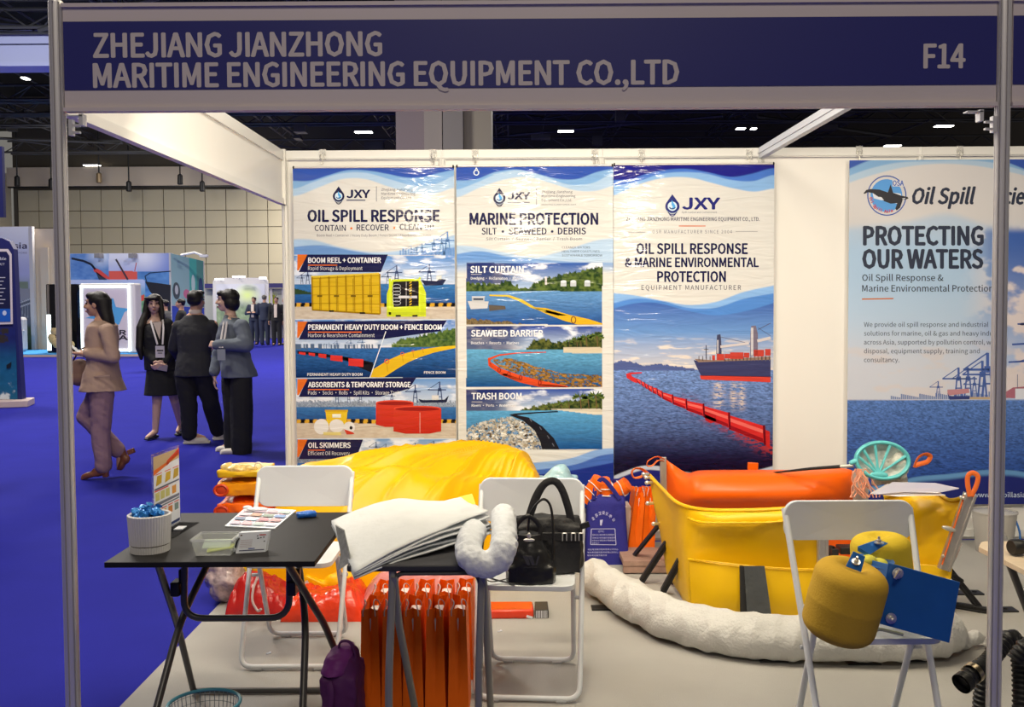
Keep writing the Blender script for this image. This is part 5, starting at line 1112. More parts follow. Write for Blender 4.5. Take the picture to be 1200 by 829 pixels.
# ---- person in grey overshirt, facing left
p = Person('person in grey overshirt and wide black trousers facing left, arm folded across the front', 6.75, 276, 530, vox=.009)
m_grsh = M('overshirt_grey', hexc(104, 112, 124), .85, bump=.3, bs=14, dist=.02)
hc = p.J(266.5, 352.5); nk = p.J(269, 369); chest = p.J(273, 394); hips = p.J(276, 432)
b = MB(); Pf, R = head_mesh(b, hc, PI/2+.12, 1.04); limb(b, [hc+Vector((.02, 0, -.06)), nk+Vector((.02, 0, -.06))], [.052, .058])
b.loft([(hips, .13, .16), (hips.lerp(chest, .5), .12, .14), (chest, .125, .17), (p.J(272, 378), .10, .16), (nk, .05, .055)])
L1, K1, A1 = p.J(271, 440, .08), p.J(274, 481, .08), p.J(273, 520, .10); L2, K2, A2 = p.J(283, 440, -.08), p.J(283, 482, -.08), p.J(283, 524, -.08)
limb(b, [L1, K1, A1], [.09, .06, .04]); limb(b, [L2, K2, A2], [.09, .06, .04]); limb(b, [A1, A1+Vector((-.12, -.02, -.05))], [.036, .025]); limb(b, [A2, A2+Vector((-.12, -.04, -.05))], [.036, .025])
s1, e1, w1_ = p.J(283, 383, -.17), p.J(289, 404, -.24), p.J(254, 404.5, -.24); s2, e2, w2_ = p.J(264, 385, .17), p.J(255, 418, .18), p.J(251.5, 441, .12)
limb(b, [s1, e1, w1_], [.05, .04, .03]); limb(b, [s2, e2, w2_], [.05, .04, .028]); hand(b, w1_, (-.8, .5, .1), (.3, .5, -.2), 1, .9, 1); hand(b, w2_, (.0, -.1, -1), (.6, .2, .1), 1, .5, 1)
b.blob('body', m_skin2, p.t, .008); face_parts(Pf, R, 1.04, p.t)
j = MB(); j.loft([(p.J(281, 442), .18, .215), (p.J(277.5, 427), .165, .205), (hips.lerp(chest, .55), .15, .17), (chest, .15, .19), (p.J(273, 380), .125, .185), (p.J(271, 372), .075, .09)])
limb(j, [s1, e1, w1_+Vector((.05, 0, 0))], [.082, .072, .058]); limb(j, [w1_+Vector((.05, 0, 0)), w1_+Vector((-.0, 0, 0))], [.062, .052]); limb(j, [s2, e2, w2_+Vector((0, 0, .05))], [.076, .062, .055])
limb(j, [p.J(265, 372, -.07), p.J(262, 385, -.1)], [.03, .03]); j.blob('overshirt', m_grsh, p.t, .009, disp=fold(.010, 9, 7))
q = MB(); q.lathe([(.060, 0), (.066, .03)], p.J(270, 374), 16, cap=False); q.build('collar', m_grsh, p.t)
j = MB(); limb(j, [L1+Vector((0, 0, -.05)), K1, A1+Vector((0, 0, -.02))], [.108, .105, .098]); limb(j, [L2+Vector((0, 0, -.05)), K2, A2+Vector((0, 0, -.03))], [.112, .115, .105]); j.blob('wide_trousers', m_blk, p.t, .010, disp=fold(.008, 8, 2))
h = MB(); h.ell(hc+Vector((.028, 0, .040)), (.098, .096, .085)); h.ell(hc+Vector((.055, 0, -.03)), (.07, .088, .085)); h.ell(hc+Vector((-.06, 0, .072)), (.045, .07, .035)); h.ell(hc+Vector((.035, -.072, -.02)), (.05, .025, .065)); h.blob('hair', m_hair, p.t, .008, it=2)
for A_, dx in ((A1, -.19), (A2, -.23)):
    q = MB(); a_ = Vector((A_.x+.05, A_.y, .0)); shoe(q, a_, a_+Vector((dx-.04, -.03, 0)), h=.065, w_=.05); q.blob('white_shoe', m_shoew, p.t, .009)
q = MB(); q.tube([p.J(262.5, 377, -.17), p.J(259.5, 395, -.235), p.J(257.5, 408, -.30)], .010, n=6, flat=.3, up=(0, 1, 0)); q.tube([p.J(266, 377, -.19), p.J(263.5, 395, -.245), p.J(260.5, 408, -.30)], .010, n=6, flat=.3, up=(0, 1, 0)); q.build('lanyard', M('lanyard_white', hexc(210, 204, 204), .6), p.t)
q = MB(); q.box(p.J(259.5, 416, -.30), (.08, .006, .11)); q.build('badge', M('badge_grey', hexc(150, 156, 166), .4), p.t)
# ---- simple standing figures farther off
def far_person(label, px, py, Y, H, yaw, jacket, trous, shirt=None, hairc=m_hair, arms='down', group=None, skin=m_skin, vox=.022, walk=0, shoe_m=m_dark):
    """yaw: 0 faces away from the camera, PI faces it"""
    o = at(px, py, Y=Y); o.z = 0; t = thing('person', label, 'person', o, yaw, group=group); k = H/1.75; V = lambda x, y, z: Vector((x, y, z))*k
    b = MB(); hc = V(0, .02, 1.635); Pf, R = head_mesh(b, hc, 0, 1.0*k); limb(b, [V(0, 0, 1.58), V(0, 0, 1.44)], [.055*k, .06*k])
    b.loft([(V(0, 0, .92), .15*k, .11*k), (V(0, 0, 1.12), .13*k, .10*k), (V(0, 0, 1.32), .17*k, .11*k), (V(0, 0, 1.44), .12*k, .08*k), (V(0, 0, 1.5), .05*k, .05*k)])
    feet = []
    for sd in (-1, 1):
        f_ = walk*sd; hip = V(sd*.09, 0, .9); kn = V(sd*.10, .12*f_+abs(f_)*.03, .48); an = V(sd*.10, .32*f_, .08+max(0, -f_)*.1); limb(b, [hip, kn, an], [.09*k, .06*k, .04*k]); limb(b, [an, an+V(0, .13, -.05)], [.035*k, .025*k]); feet.append(an)
        s_ = V(sd*.20, 0, 1.40)
        if arms == 'crossed': e_, w_ = V(sd*.27, .10, 1.13), V(-sd*.02, .22, 1.17)
        elif arms == 'front': e_, w_ = V(sd*.26, .03, 1.13), V(sd*.05, .22, 1.0)
        elif arms == 'reach': e_, w_ = V(sd*.28, .12, 1.15), V(sd*.30, .38, 1.12)
        else: e_, w_ = V(sd*.25, -.02-.1*f_, 1.12), V(sd*.26, .05-.2*f_, .87)
        limb(b, [s_, e_, w_], [.05*k, .04*k, .028*k]); hand(b, w_, (w_-e_), (-sd, .2, .0), k, .5, sd)
        b_arm = (s_, e_, w_); feet.append(b_arm)
    b.blob('body', skin, t, max(vox*.55, .01)); face_parts(Pf, R, k, t)
    j = MB(); j.loft([(V(0, 0, .86), .19*k, .14*k), (V(0, 0, .98), .18*k, .14*k), (V(0, 0, 1.15), .16*k, .13*k), (V(0, 0, 1.33), .20*k, .135*k), (V(0, 0, 1.43), .17*k, .10*k), (V(0, 0, 1.49), .07*k, .06*k)])
    for s_, e_, w_ in (feet[1], feet[3]): limb(j, [s_, e_, w_.lerp(e_, .15)], [.075*k, .062*k, .05*k])
    j.blob('jacket', jacket, t, vox*.7)
    if shirt: q = MB(); q.prism([V(-.055, .135, 1.47), V(.055, .135, 1.47), V(.05, .155, 1.0), V(-.05, .155, 1.0)], V(0, -.03, 0)); q.build('shirt', shirt, t)
    j = MB()
    for i, sd in ((0, -1), (2, 1)): f_ = walk*sd; limb(j, [V(sd*.09, 0, .92), V(sd*.10, .12*f_+abs(f_)*.03, .48), feet[i]+V(0, 0, .02)], [.12*k, .09*k, .08*k])
    j.blob('trousers', trous, t, vox*.7)
    h = MB(); h.ell(hc+V(0, -.02, .04), (.087*k, .098*k, .078*k)); h.ell(hc+V(0, -.05, .0), (.078*k, .055*k, .06*k)); h.blob('hair', hairc, t, vox*.6, it=2)
    for i in (0, 2):
        q = MB(); a_ = feet[i]; z_ = max(0, a_.z-.08*k); shoe(q, Vector((a_.x, a_.y-.05*k, z_)), Vector((a_.x, a_.y+.20*k, z_)), h=.06*k, w_=.045*k); q.blob('shoe', shoe_m, t, .014)
    return t
m_navys = M('suit_navy', (.022, .028, .055), .85); m_wsh = M('shirt_white', hexc(216, 200, 186), .7); m_greyh = M('hair_grey', (.12, .11, .10), .6)
far_person('far man in navy suit with arms crossed, leftmost of the men by the green stand', 298.5, 400, 31.4, 1.72, PI-.2, m_navys, m_navys, m_wsh, arms='crossed')
far_person('far grey haired man in navy suit seen from behind by the green stand', 310.5, 401, 30.9, 1.78, -.1, m_navys, m_navys, hairc=m_greyh, arms='front')
far_person('far man in black suit and white shirt facing the camera', 324.5, 401, 30.7, 1.72, PI, m_blk, m_blk, m_wsh, arms='down')
far_person('far man in dark jacket half hidden by the booth wall corner', 335.5, 400, 31.2, 1.7, PI/2, m_navys, m_blk, m_wsh, arms='down')
far_person('dark haired person in black top, half hidden behind the suited man', 214, 432, 17.0, 1.62, PI/2+.3, m_blk, m_blk, arms='reach')
far_person('person in dark top, mostly hidden behind the long haired woman', 195, 430, 18.2, 1.60, PI/2, M('top_dark_grey', (.05, .05, .055), .9), m_blk, arms='reach')
far_person('passer-by in black clothes mostly outside the left frame edge', -62, 560, 4.3, 1.72, PI/2, m_blk, m_blk, arms='front', walk=.9, vox=.02)
# ================================================================== folding chairs
m_chair = M('chair_white_metal', obs(226, 220, 206), .38, coat=.15)
m_cap = M('chair_foot_cap', obs(190, 184, 172), .5)
def make_chair(label, bw=.435, bh=.185, ztop=.79, fw=.40, r=.0105):
    t = thing('folding_chair', label, 'chair', (0, 0, 0), group='white folding chairs in the booth')
    hb = bw/2; hf = fw/2; yf, yr = -.20, .20; zb = ztop-bh
    # long frame: front feet rail up to the backrest, long rear frame under the seat
    def side(s): return [(s*(hb-.006), yr-.005, ztop-.03), (s*(hf+.012), 0, .40), (s*hf, yf, .012)]
    q = MB(); pts = [(-(hb-.006), yr-.005, ztop-.03), (-(hf+.010), .02, .42), (-hf, yf, .012), (hf, yf, .012), (hf+.010, .02, .42), (hb-.006, yr-.005, ztop-.03)]
    q.tube(fillet(pts, .05), r, n=10); q.build('long_frame', m_chair, t)
    h2 = hf-.026; q = MB(); q.tube(fillet([(-h2, .0, .425), (-h2, yr, .012), (h2, yr, .012), (h2, .0, .425)], .05), r, n=10); q.build('rear_frame', m_chair, t)
    q = MB(); q.tube([(-h2, .008, .412), (h2, .008, .412)], .006, n=8); q.build('cross_bar', m_chair, t)
    for s in (-1, 1):
        q = MB(); q.tube([(s*(hf+.012), .045, .33), (s*(h2-.004), .045, .33)], .008, n=8); q.build('rivet', m_cap, t)
        q = MB(); q.tube([(s*(hf-.05), yf, .006), (s*(hf-.09), yf, .006)], .013, n=8); q.build('foot_cap', m_cap, t)
        q = MB(); q.tube([(s*(h2-.05), yr, .006), (s*(h2-.09), yr, .006)], .013, n=8); q.build('foot_cap', m_cap, t)
    q = MB(); pts = q.rrect(fw-.035, .37, .05, 6); q.prism([(x, y-.02, .428) for x, y in pts], (0, 0, .020)); q.build('seat', m_chair, t, bevel=.007, seg=3)
    q = MB(); P = q.rrect(bw, bh, .045, 7); lean = .16
    def bend(x, z, off): return (x, yr-.008+off+.03*(1-(x/hb)**2)*0+(z)*lean*0-.010*(x/hb)**2, zb+bh/2+z)
    N = 18
    def surf(off):
        return None
    vs = []; n = len(P)
    for off in (-.009, .009):
        for sc in (1, .8, .4):
            for x, z in P: vs.append(bend(x*sc, z*sc if sc > .6 else z*sc, off))
        vs.append(bend(0, 0, off))
    fs = []; B = 3*n+1
    for base_, fl in ((0, False), (B, True)):
        for k in range(2):
            for i in range(n): j = (i+1) % n; fs.append((base_+k*n+i, base_+k*n+j, base_+(k+1)*n+j, base_+(k+1)*n+i))
        for i in range(n): fs.append((base_+2*n+i, base_+2*n+(i+1) % n, base_+3*n))
    for i in range(n): j = (i+1) % n; fs.append((i, j, B+j, B+i))
    q.add(vs, fs); q.build('backrest', m_chair, t, bevel=.004)
    return t
cA = make_chair('white folding chair behind the black table, nothing on its seat')
cA.location = (.480, 1.10, .0095)
cB = copy_tree(cA); cB['label'] = 'white folding chair with two black bags on its seat, right of the white pads'; cB.location = (1.488, .770, .0095); cB.rotation_euler.z = -.07
cC = make_chair('white folding chair at the right holding the yellow floats and blue plate', .462, .142, .812, .395, .0115)
cC.location = (2.625, .185, .0095)

# ================================================================== black folding table and what stands on it
TZ = .72
m_top = M('table_black', (.012, .011, .011), .6, spec=.3, var=.1, vs=30); m_leg = M('table_leg_grey', (.085, .082, .08), .35, metal=.4)
t = thing('folding_table', 'black topped folding table with grey tubular legs in the left foreground', 'table', (.455, .33, 0))
L = lambda *p: Vector(p)-Vector((.455, .33, 0))
q = MB(); q.box(L(.458, .325, TZ-.009), (.67, .71, .018)); q.build('tabletop', m_top, t, bevel=.002, smooth=False)
for k, (xt, xm, xb) in enumerate(((.262, .20, .165), (.683, .735, .785))):
    q = MB(); q.tube(fillet([L(xt, .05, TZ-.02), L(xm, .40, .37), L(xb, .66, .018)], .06), .0125, n=10); q.build('leg', m_leg, t)
for k, (xt, xm, xb) in enumerate(((.325, .245, .212), (.575, .69, .735))):
    q = MB(); q.tube(fillet([L(xt, .62, TZ-.02), L(xm, .30, .42), L(xb, -.02, .018)], .10), .0125, n=10); q.build('leg', m_leg, t)
q = MB(); q.tube([L(.165, .66, .02), L(.785, .66, .02)], .0115, n=10); q.build('foot_rail', m_leg, t)
q = MB(); q.tube([L(.212, -.02, .02), L(.735, -.02, .02)], .0115, n=10); q.build('foot_rail', m_leg, t)
q = MB(); q.tube(fillet([L(.295, .22, TZ-.02), L(.285, .22, .455), L(.65, .22, .455), L(.655, .22, TZ-.02)], .07), .0115, n=10); q.build('cross_frame', m_leg, t)
for x in (.262, .662):
    q = MB(); q.box(L(x, .23, .56), (.03, .06, .05)); q.box(L(x+.018, .23, .60), (.018, .03, .05)); q.build('latch', m_dark, t, bevel=.004)
# planter with wrapped sweets
c = Vector((.215, .115, TZ)); m_plant = M('planter_cream', obs(226, 214, 196), .6)
t = thing('planter', 'ribbed cream planter full of blue wrapped sweets on the black table', 'planter', c)
q = MB(); n = 96; R_ = lambda z: .062+.007*z/.12
for nm, z0, z1 in (('pot', .026, .122), ('saucer', 0, .022)):
    q = MB(); vs = []; 
    prof = [(R_(z0)*.97, z0)]+[(R_(z0+(z1-z0)*i/4), z0+(z1-z0)*i/4) for i in range(5)]
    if nm == 'pot': prof += [(R_(z1)-.005, z1+.003), (R_(z1)-.009, z1), (R_(z1)-.012, z1-.03)]
    for r, z in prof:
        for k in range(n):
            a = 2*PI*k/n; rr_ = r+(.0013 if k % 2 else -.0006)*(1 if r > .056 else 0); vs.append((rr_*math.cos(a), rr_*math.sin(a), z))
    fs = [(i*n+k, i*n+(k+1) % n, (i+1)*n+(k+1) % n, (i+1)*n+k) for i in range(len(prof)-1) for k in range(n)]; fs.append(tuple(range(n-1, -1, -1))); fs.append(tuple(range((len(prof)-1)*n, len(prof)*n)))
    q.add(vs, fs); q.build(nm, m_plant, t)
q = MB(); q.lathe([(.0605, .020), (.0605, .028)], n=48); q.build('groove', M('planter_shadow_gap', obs(120, 106, 90), .8), t)
m_foil = M('blue_foil', (.03, .22, .62), .22, metal=.35, bump=.6, bs=90); rr = random.Random(2)
sweet = None
for k in range(22):
    a = rr.uniform(0, 2*PI); r = .048*math.sqrt(rr.random()); z = .118+.016*(1-r/.05)+rr.uniform(-.004, .008)
    if sweet is None:
        q = MB(); q.lathe([(.001, -.022), (.011, -.020), (.004, -.012), (.010, -.008), (.0115, 0), (.010, .008), (.004, .012), (.012, .019), (.001, .023)], n=9, sx=1.15)
        sweet = q.build('wrapped_sweet', m_foil); o = sweet
    else: o = sweet.copy(); COL.objects.link(o)
    o.location = c+Vector((r*math.cos(a), r*math.sin(a), z)); o.rotation_euler = (rr.uniform(0, 3), rr.uniform(0, 3), rr.uniform(0, 3))
    tag(o, 'blue foil wrapped sweet among those heaped in the ribbed cream planter', 'sweet', 'blue sweets in the planter')
# acrylic flyer stand
m_acr = M('clear_acrylic', (.96, .96, .97), .04, trans=1, ior=1.2, alpha=.35, spec=.6)
x0, y0, x1, y1, zt = .160, .285, .174, .520, TZ+.293
t = thing('flyer_stand', 'clear acrylic stand holding a yellow and white product flyer on the black table', 'stand', (x0, y0, TZ))
d = Vector((x1-x0, y1-y0, 0)); dn = Vector((d.y, -d.x, 0)).normalized(); O = Vector((x0, y0, TZ))
q = MB(); q.prism([(0, 0, .0), d, d+Vector((0, 0, .293)), (0, 0, .293)], dn*.003); q.prism([dn*.0, d, d+dn*.075, dn*.075], (0, 0, .003)); q.build('acrylic_panel', m_acr, t, smooth=False)
def mm(x, y): return O+d*x+Vector((0, 0, .293*y))+dn*.004
A = Art(mm, dn, .0002)
A.rect(.03, .03, .97, .965, (238, 232, 222), 1)
A.poly([(.03, .80), (.97, .84), (.97, .965), (.03, .965)], (206, 170, 120), 2); A.poly([(.03, .80), (.65, .86), (.97, .93), (.97, .88), (.03, .74)], (240, 110, 20), 3); A.poly([(.5, .86), (.97, .965), (.97, .90), (.5, .80)], (228, 60, 30), 3)
for x, cc in ((.10, (200, 160, 30)), (.42, (214, 170, 30)), (.72, (200, 160, 40))): A.poly([(x, .60), (x+.20, .62), (x+.22, .72), (x+.05, .72)], cc, 3); A.rect(x, .735, x+.22, .745, (230, 80, 40), 3)
A.rect(.05, .555, .95, .575, (90, 94, 110), 3)
for x in (.08, .26, .44, .68): A.rect(x, .42, x+.15, .52, (206, 196, 110) if x < .6 else (226, 150, 60), 3)
A.rect(.05, .535, .55, .55, (226, 70, 50), 3); A.rect(.05, .36, .95, .395, (110, 112, 124), 3); A.rect(.05, .33, .95, .345, (90, 94, 110), 3)
for i in range(4): A.rect(.06+.23*i, .30, .24+.23*i, .312, (226, 60, 50), 3); A.rect(.07+.23*i, .20, .22+.23*i, .285, ((190, 176, 120), (222, 170, 60), (216, 130, 50), (120, 140, 130))[i], 3)
A.rect(.05, .10, .6, .17, (216, 190, 130), 3); A.rect(.05, .04, .95, .075, (60, 70, 110), 3)
A.L = .0002; A.build('flyer', pm_matte, t)
q = MB(); q.box(d*.55+dn*.045+Vector((0, 0, .0045)), (.03, .05, .003)); q.build('card', M('card_white', obs(236, 232, 226), .6), t)
# clear plastic box
c = Vector((.447, .085, TZ)); m_clear = M('clear_plastic', (.80, .82, .82), .2, trans=.35, ior=1.3, alpha=.42)
t = thing('storage_box', 'clear plastic storage box with a yellow slip inside, on the black table', 'box', c)
def ring_(w_, h, z): return [(-w_/2, -h/2, z), (w_/2, -h/2, z), (w_/2, h/2, z), (-w_/2, h/2, z)]
q = MB(); V8 = ring_(.112, .085, .001)+ring_(.132, .105, .052)
q.add(V8, [(0, 1, 2, 3), (0, 1, 5, 4), (1, 2, 6, 5), (2, 3, 7, 6), (3, 0, 4, 7)]); q.build('tray', m_clear, t, solid=.0022, smooth=False)
q = MB(); q.add(ring_(.140, .112, .053)+ring_(.126, .098, .053), [(0, 1, 5, 4), (1, 2, 6, 5), (2, 3, 7, 6), (3, 0, 4, 7)]); q.build('rim', m_clear, t, solid=.006, smooth=False)
q = MB(); q.tube(fillet([(.067, -.02, .02), (.074, -.02, .046), (.074, .02, .046), (.067, .02, .02)], .008), .003, n=6); q.build('clip', m_dark, t)
q = MB(); q.tube(fillet([(-.067, -.02, .02), (-.074, -.02, .036), (-.074, .02, .036), (-.067, .02, .02)], .008), .003, n=6); q.build('clip', m_dark, t)
q = MB(); q.box((0.01, .01, .012), (.085, .05, .004), rot=(0, -.12, .2)); o = q.build('paper_slip', M('slip_yellow', obs(222, 224, 90), .7)); o.location = c; tag(o, 'pale yellow paper slip inside the clear storage box', 'paper')
q = MB(); q.box((-.005, .02, .024), (.09, .04, .003), rot=(.5, 0, .05)); o = q.build('paper_slip', M('slip_green', obs(206, 214, 180), .7)); o.location = c; tag(o, 'pale green paper leaning inside the clear storage box', 'paper')
# card holder
a, b_ = at(276, 649, Z=TZ), at(311, 647, Z=TZ); t = thing('card_holder', 'small white card block printed in red and blue, right of the clear box', 'card', a)
w_ = b_-a; w_.z = 0; bk = Vector((.006, .045, 0)); hh = Vector((.008, .018, .064))
q = MB(); q.prism([(0, 0, 0), w_, w_+hh, hh], bk*.45); q.build('card_block', M('card_cream', obs(240, 234, 222), .55), t, smooth=False)
n_ = w_.cross(hh).normalized(); n_ = n_ if n_.y < 0 else -n_
A = Art(lambda x, y: a+w_*x+hh*y+n_*.0006, n_, .0002)
A.text('Equipment', .08, .30, .80, .0, (90, 80, 80)) if False else None
A.rect(.70, .82, .92, .87, (206, 70, 60), 1)
for i in range(6): A.rect(.10, .62-i*.07, .50, .635-i*.07, (190, 160, 150), 1)
for x, y in ((.62, .78), (.66, .66), (.74, .68), (.84, .70), (.88, .5), (.64, .66)): A.rect(x, y, x+.05, y+.05, (70, 66, 70), 1)
A.rect(.10, .10, .94, .14, (60, 60, 90), 1); A.rect(.40, .18, .62, .22, (70, 90, 160), 1); A.rect(.06, .84, .12, .90, (120, 90, 70), 1)
A.build('print', pm_matte, t)
# flyers lying on the table
P = [at(263.5, 616.5, Z=TZ+.004), at(322, 619.5, Z=TZ+.004), at(347, 598, Z=TZ+.004), at(288, 594.5, Z=TZ+.004)]
t = thing('flyer_sheets', 'glossy flyers with a grid of pictures lying on the black table', 'flyer', P[0]-Vector((0, 0, .004)))
q = MB(); q.prism([p-P[0]+Vector((0, 0, -.0025 if 0 else 0)) for p in P], (0, 0, .004)); q.build('paper', M('flyer_white', obs(242, 238, 232), .35), t, smooth=False)
def fm(x, y): return P[0].lerp(P[1], x).lerp(P[3].lerp(P[2], x), y)+Vector((0, 0, .0042))
A = Art(fm, (0, 0, 1), .0003)
cols = ((216, 190, 190), (226, 180, 176), (190, 196, 180), (222, 214, 210), (120, 140, 150), (130, 136, 150), (206, 220, 220), (200, 140, 140), (206, 160, 150), (100, 100, 110), (226, 190, 186), (190, 150, 120), (150, 160, 140), (140, 160, 190), (214, 214, 226), (222, 200, 190))
for j in range(4):
    for i in range(4): A.rect(.05+.235*i, .06+.22*j, .26+.235*i, .20+.22*j, cols[(i+4*j+j) % 16], 1); A.rect(.05+.235*i, .21+.22*j, .20+.235*i, .225+.22*j, (226, 120, 110), 1)
A.build('print', pm_matte, t)
q = MB(); q.ell(at(302, 597, Z=TZ+.012)-P[0]+Vector((0, 0, .0)), (.045, .02, .008)); q.ell(at(290, 595, Z=TZ+.012)-P[0], (.02, .015, .008)); o = q.blob('paper_tag', M('paper_tag', obs(232, 226, 214), .6), None, .004); o.location = P[0]; tag(o, 'crumpled white tag lying at the back edge of the flyers', 'paper')
p = at(359, 603, Z=TZ+.012); t = thing('tissue_pack', 'small blue plastic tissue pack on the black table beside the flyers', 'tissue pack', (p.x, p.y, TZ), .35)
q = MB(); q.ell((0, 0, .013), (.040, .024, .013)); q.box((0, 0, .012), (.072, .040, .018)); q.blob('pack', M('tissue_blue', (.02, .13, .55), .2, bump=.5, bs=120), t, .003, it=3)
q = MB(); q.box((.0, -.006, .0245), (.05, .004, .002)); q.box((.01, .006, .0245), (.03, .004, .002)); q.build('label_strip', M('tissue_white', (.5, .6, .8), .4), t)

# ================================================================== small table with the white absorbent pads
t = thing('side_table', 'small dark folding side table under the white absorbent pads', 'table', (1.10, .2, 0)); L = lambda *p: Vector(p)-Vector((1.10, .2, 0))
q = MB(); q.box(L(1.105, .21, .688), (.43, .43, .022)); q.build('tabletop', M('side_table_top', (.035, .035, .042), .7), t, bevel=.006)
m_leg2 = M('side_table_leg', (.30, .29, .27), .38, metal=.3)
for x in (1.035, 1.322):
    q = MB(); q.tube(fillet([L(x, .02, .675), L(x-.01, -.03, .35), L(x-.012, -.05, .012)], .05), .0125, n=10); q.build('leg', m_leg2, t)
    q = MB(); q.tube(fillet([L(x+.005, .01, .66), L(x+.012, .05, .50), L(x+.045 if x < 1.2 else x+.02, .34, .012)], .06), .0125, n=10); q.build('leg', m_leg2, t)
q = MB(); q.tube(fillet([L(1.035, .015, .60), L(1.045, .012, .668), L(1.31, .012, .668), L(1.322, .015, .60)], .03), .008, n=8); q.build('apron_tube', m_leg, t)
m_pad = M('absorbent_white', obs(226, 219, 203), .85, var=.05, vs=14, bump=.45, bs=40, dist=.006)
cs = [at(388.5, 611, Z=.742), at(415, 672.5, Z=.690), at(572, 599.5, Z=.802), at(538, 584.5, Z=.785)]
def pad_fn(k):
    dz = -.010*k; sh = Vector((.006*k, -.012*k, 0)) if k else Vector((0, 0, 0))
    def f(u, v):
        a = cs[0].lerp(cs[1], v); b = cs[3].lerp(cs[2], v); p = a.lerp(b, u)+sh*u
        bul = math.sin(PI*min(u*1.15, 1))*(.036 if k == 0 else .030)*(1-.55*v)
        n = (fbm(np.array([u*4.0+k]), np.array([v*3.0]), 3)[0]-.5)*.018*(.3+u)
        return (p.x, p.y, p.z+dz*(.45+.75*u)+bul+n-(.010*v*u*k*.5))
    return f
for k in range(5):
    q = MB(); q.grid(pad_fn(k), 26, 18); o = q.build('absorbent_pad', m_pad if k != 3 else M('absorbent_grey', obs(150, 148, 142), .85, bump=.3, bs=40), solid=.0045)
    tag(o, ('thick white absorbent pad on top of the stack on the side table', 'white absorbent pad second from the top of the side table stack', 'white absorbent pad third from the top of the side table stack', 'grey absorbent pad near the bottom of the side table stack', 'lowest white absorbent pad of the side table stack')[k], 'pad', 'absorbent pads on the side table')
q = MB(); P = [at(393, 616, Y=.20), at(403, 622, Y=.12), at(411, 658, Y=.04), at(404, 664, Y=.05), at(396, 669, Y=.06), at(399, 648, Y=.1)]; q.prism(P, (.0, .012, 0))
tag(q.build('felt_piece', M('felt_grey', obs(158, 152, 138), .9, var=.3, vs=60)), 'grey felt piece hanging at the left end of the white pads', 'felt')
q = MB(); q.prism([at(528, 593, Y=.56), at(538, 585, Y=.62), at(553, 581, Y=.63), at(557, 592, Y=.58), at(541, 600, Y=.52)], (0, .008, .006)); tag(q.build('yellow_wrapper', M('wrapper_yellow', obs(232, 216, 90), .25, coat=.5)), 'crumpled yellow plastic wrapper at the right corner of the white pads', 'wrapper')
m_sock = M('sock_white', obs(238, 231, 216), .8, bump=.6, bs=26, dist=.012)
pts = curve([at(590, 600, Z=.79), at(590.5, 622, Z=.775), at(590, 643, Z=.75), at(583, 657, Z=.715), at(566, 662, Z=.705), at(551, 654, Z=.725), at(550, 637, Z=.750), at(556, 622, Z=.752)], 8)
q = MB(); n_ = len(pts); q.tube(pts, [.046*(1-.10*math.sin(i*1.1)**2)*min(1, .5+i/3) for i in range(n_)], n=16); o = q.blob('absorbent_sock', m_sock, None, .006, it=3, disp=lambda co: (fbm(co[:, 0]*60, co[:, 1]*30+co[:, 2]*40, 3)-.5)*.009)
tag(o, 'short white absorbent sock bent into a U over the side table edge', 'sock')

# ================================================================== bags on the middle chair
m_leather = M('black_leather', (.012, .012, .013), .32, bump=.35, bs=45, dist=.006); m_nylon = M('black_nylon', (.016, .016, .018), .6, bump=.3, bs=60)
c = Vector((1.555, .765, .4575)); t = thing('tote_bag', 'large black nylon tote with belt buckles, behind the leather bucket bag', 'bag', c)
q = MB(); q.loft([((0, 0, 0), .135, .060), ((0, 0, .02), .150, .068), ((0, 0, .12), .150, .066), ((.004, 0, .20), .140, .055), ((.004, 0, .225), .130, .045)], 24); q.box((0, 0, .10), (.27, .11, .19)); q.blob('body', m_nylon, t, .007, it=3, disp=fold(.008, 18, 3))
q = MB(); q.box((.0, -.062, .155), (.285, .008, .034)); q.build('belt', m_nylon, t, bevel=.003)
for x in (.07, .105, .135):
    q = MB(); q.tube(fillet([(x-.008, -.068, .140), (x-.008, -.068, .170), (x+.008, -.068, .170), (x+.008, -.068, .140)], .003), .0025, n=6); q.build('buckle', m_steel, t)
for y_, r_, top in ((-.03, .010, .37), (.035, .010, .36)):
    q = MB(); q.tube(curve([(-.075, y_, .20), (-.045, y_, .29), (-.01, y_, top-.015), (.03, y_, top), (.06, y_, top-.03), (.085, y_, .27), (.10, y_, .20)], 6), .015 if y_ < 0 else .012, n=8, flat=.25, up=(0, 1, 0)); q.build('handle', m_nylon, t)
q = MB(); q.tube(curve([(-.13, -.02, .20), (-.17, -.03, .24), (-.185, -.05, .15), (-.17, -.07, .06)], 6), .010, n=8, flat=.3); q.build('shoulder_strap', m_nylon, t)
q = MB(); q.box((.155, -.02, .19), (.035, .012, .022), rot=(0, -.3, 0)); q.build('side_tab', m_nylon, t)
c = Vector((1.490, .625, .4575)); t = thing('bucket_bag', 'small black leather bucket bag with embossed emblem, in front of the tote', 'bag', c)
q = MB(); q.box((0, 0, .035), (.175, .095, .07)); q.loft([((0, 0, .0), .095, .055), ((0, 0, .05), .098, .058), ((-.003, .002, .12), .075, .048), ((-.005, .005, .165), .048, .035), ((-.006, .008, .19), .058, .035)], 20); q.blob('body', m_leather, t, .006, it=3, disp=fold(.005, 22, 6))
q = MB(); q.tube(curve([(-.045, -.01, .17), (-.055, 0, .215), (-.01, .0, .255), (.035, 0, .215), (.035, -.01, .165)], 6), .0085, n=8, flat=.35, up=(0, 1, 0)); q.build('handle', m_leather, t)
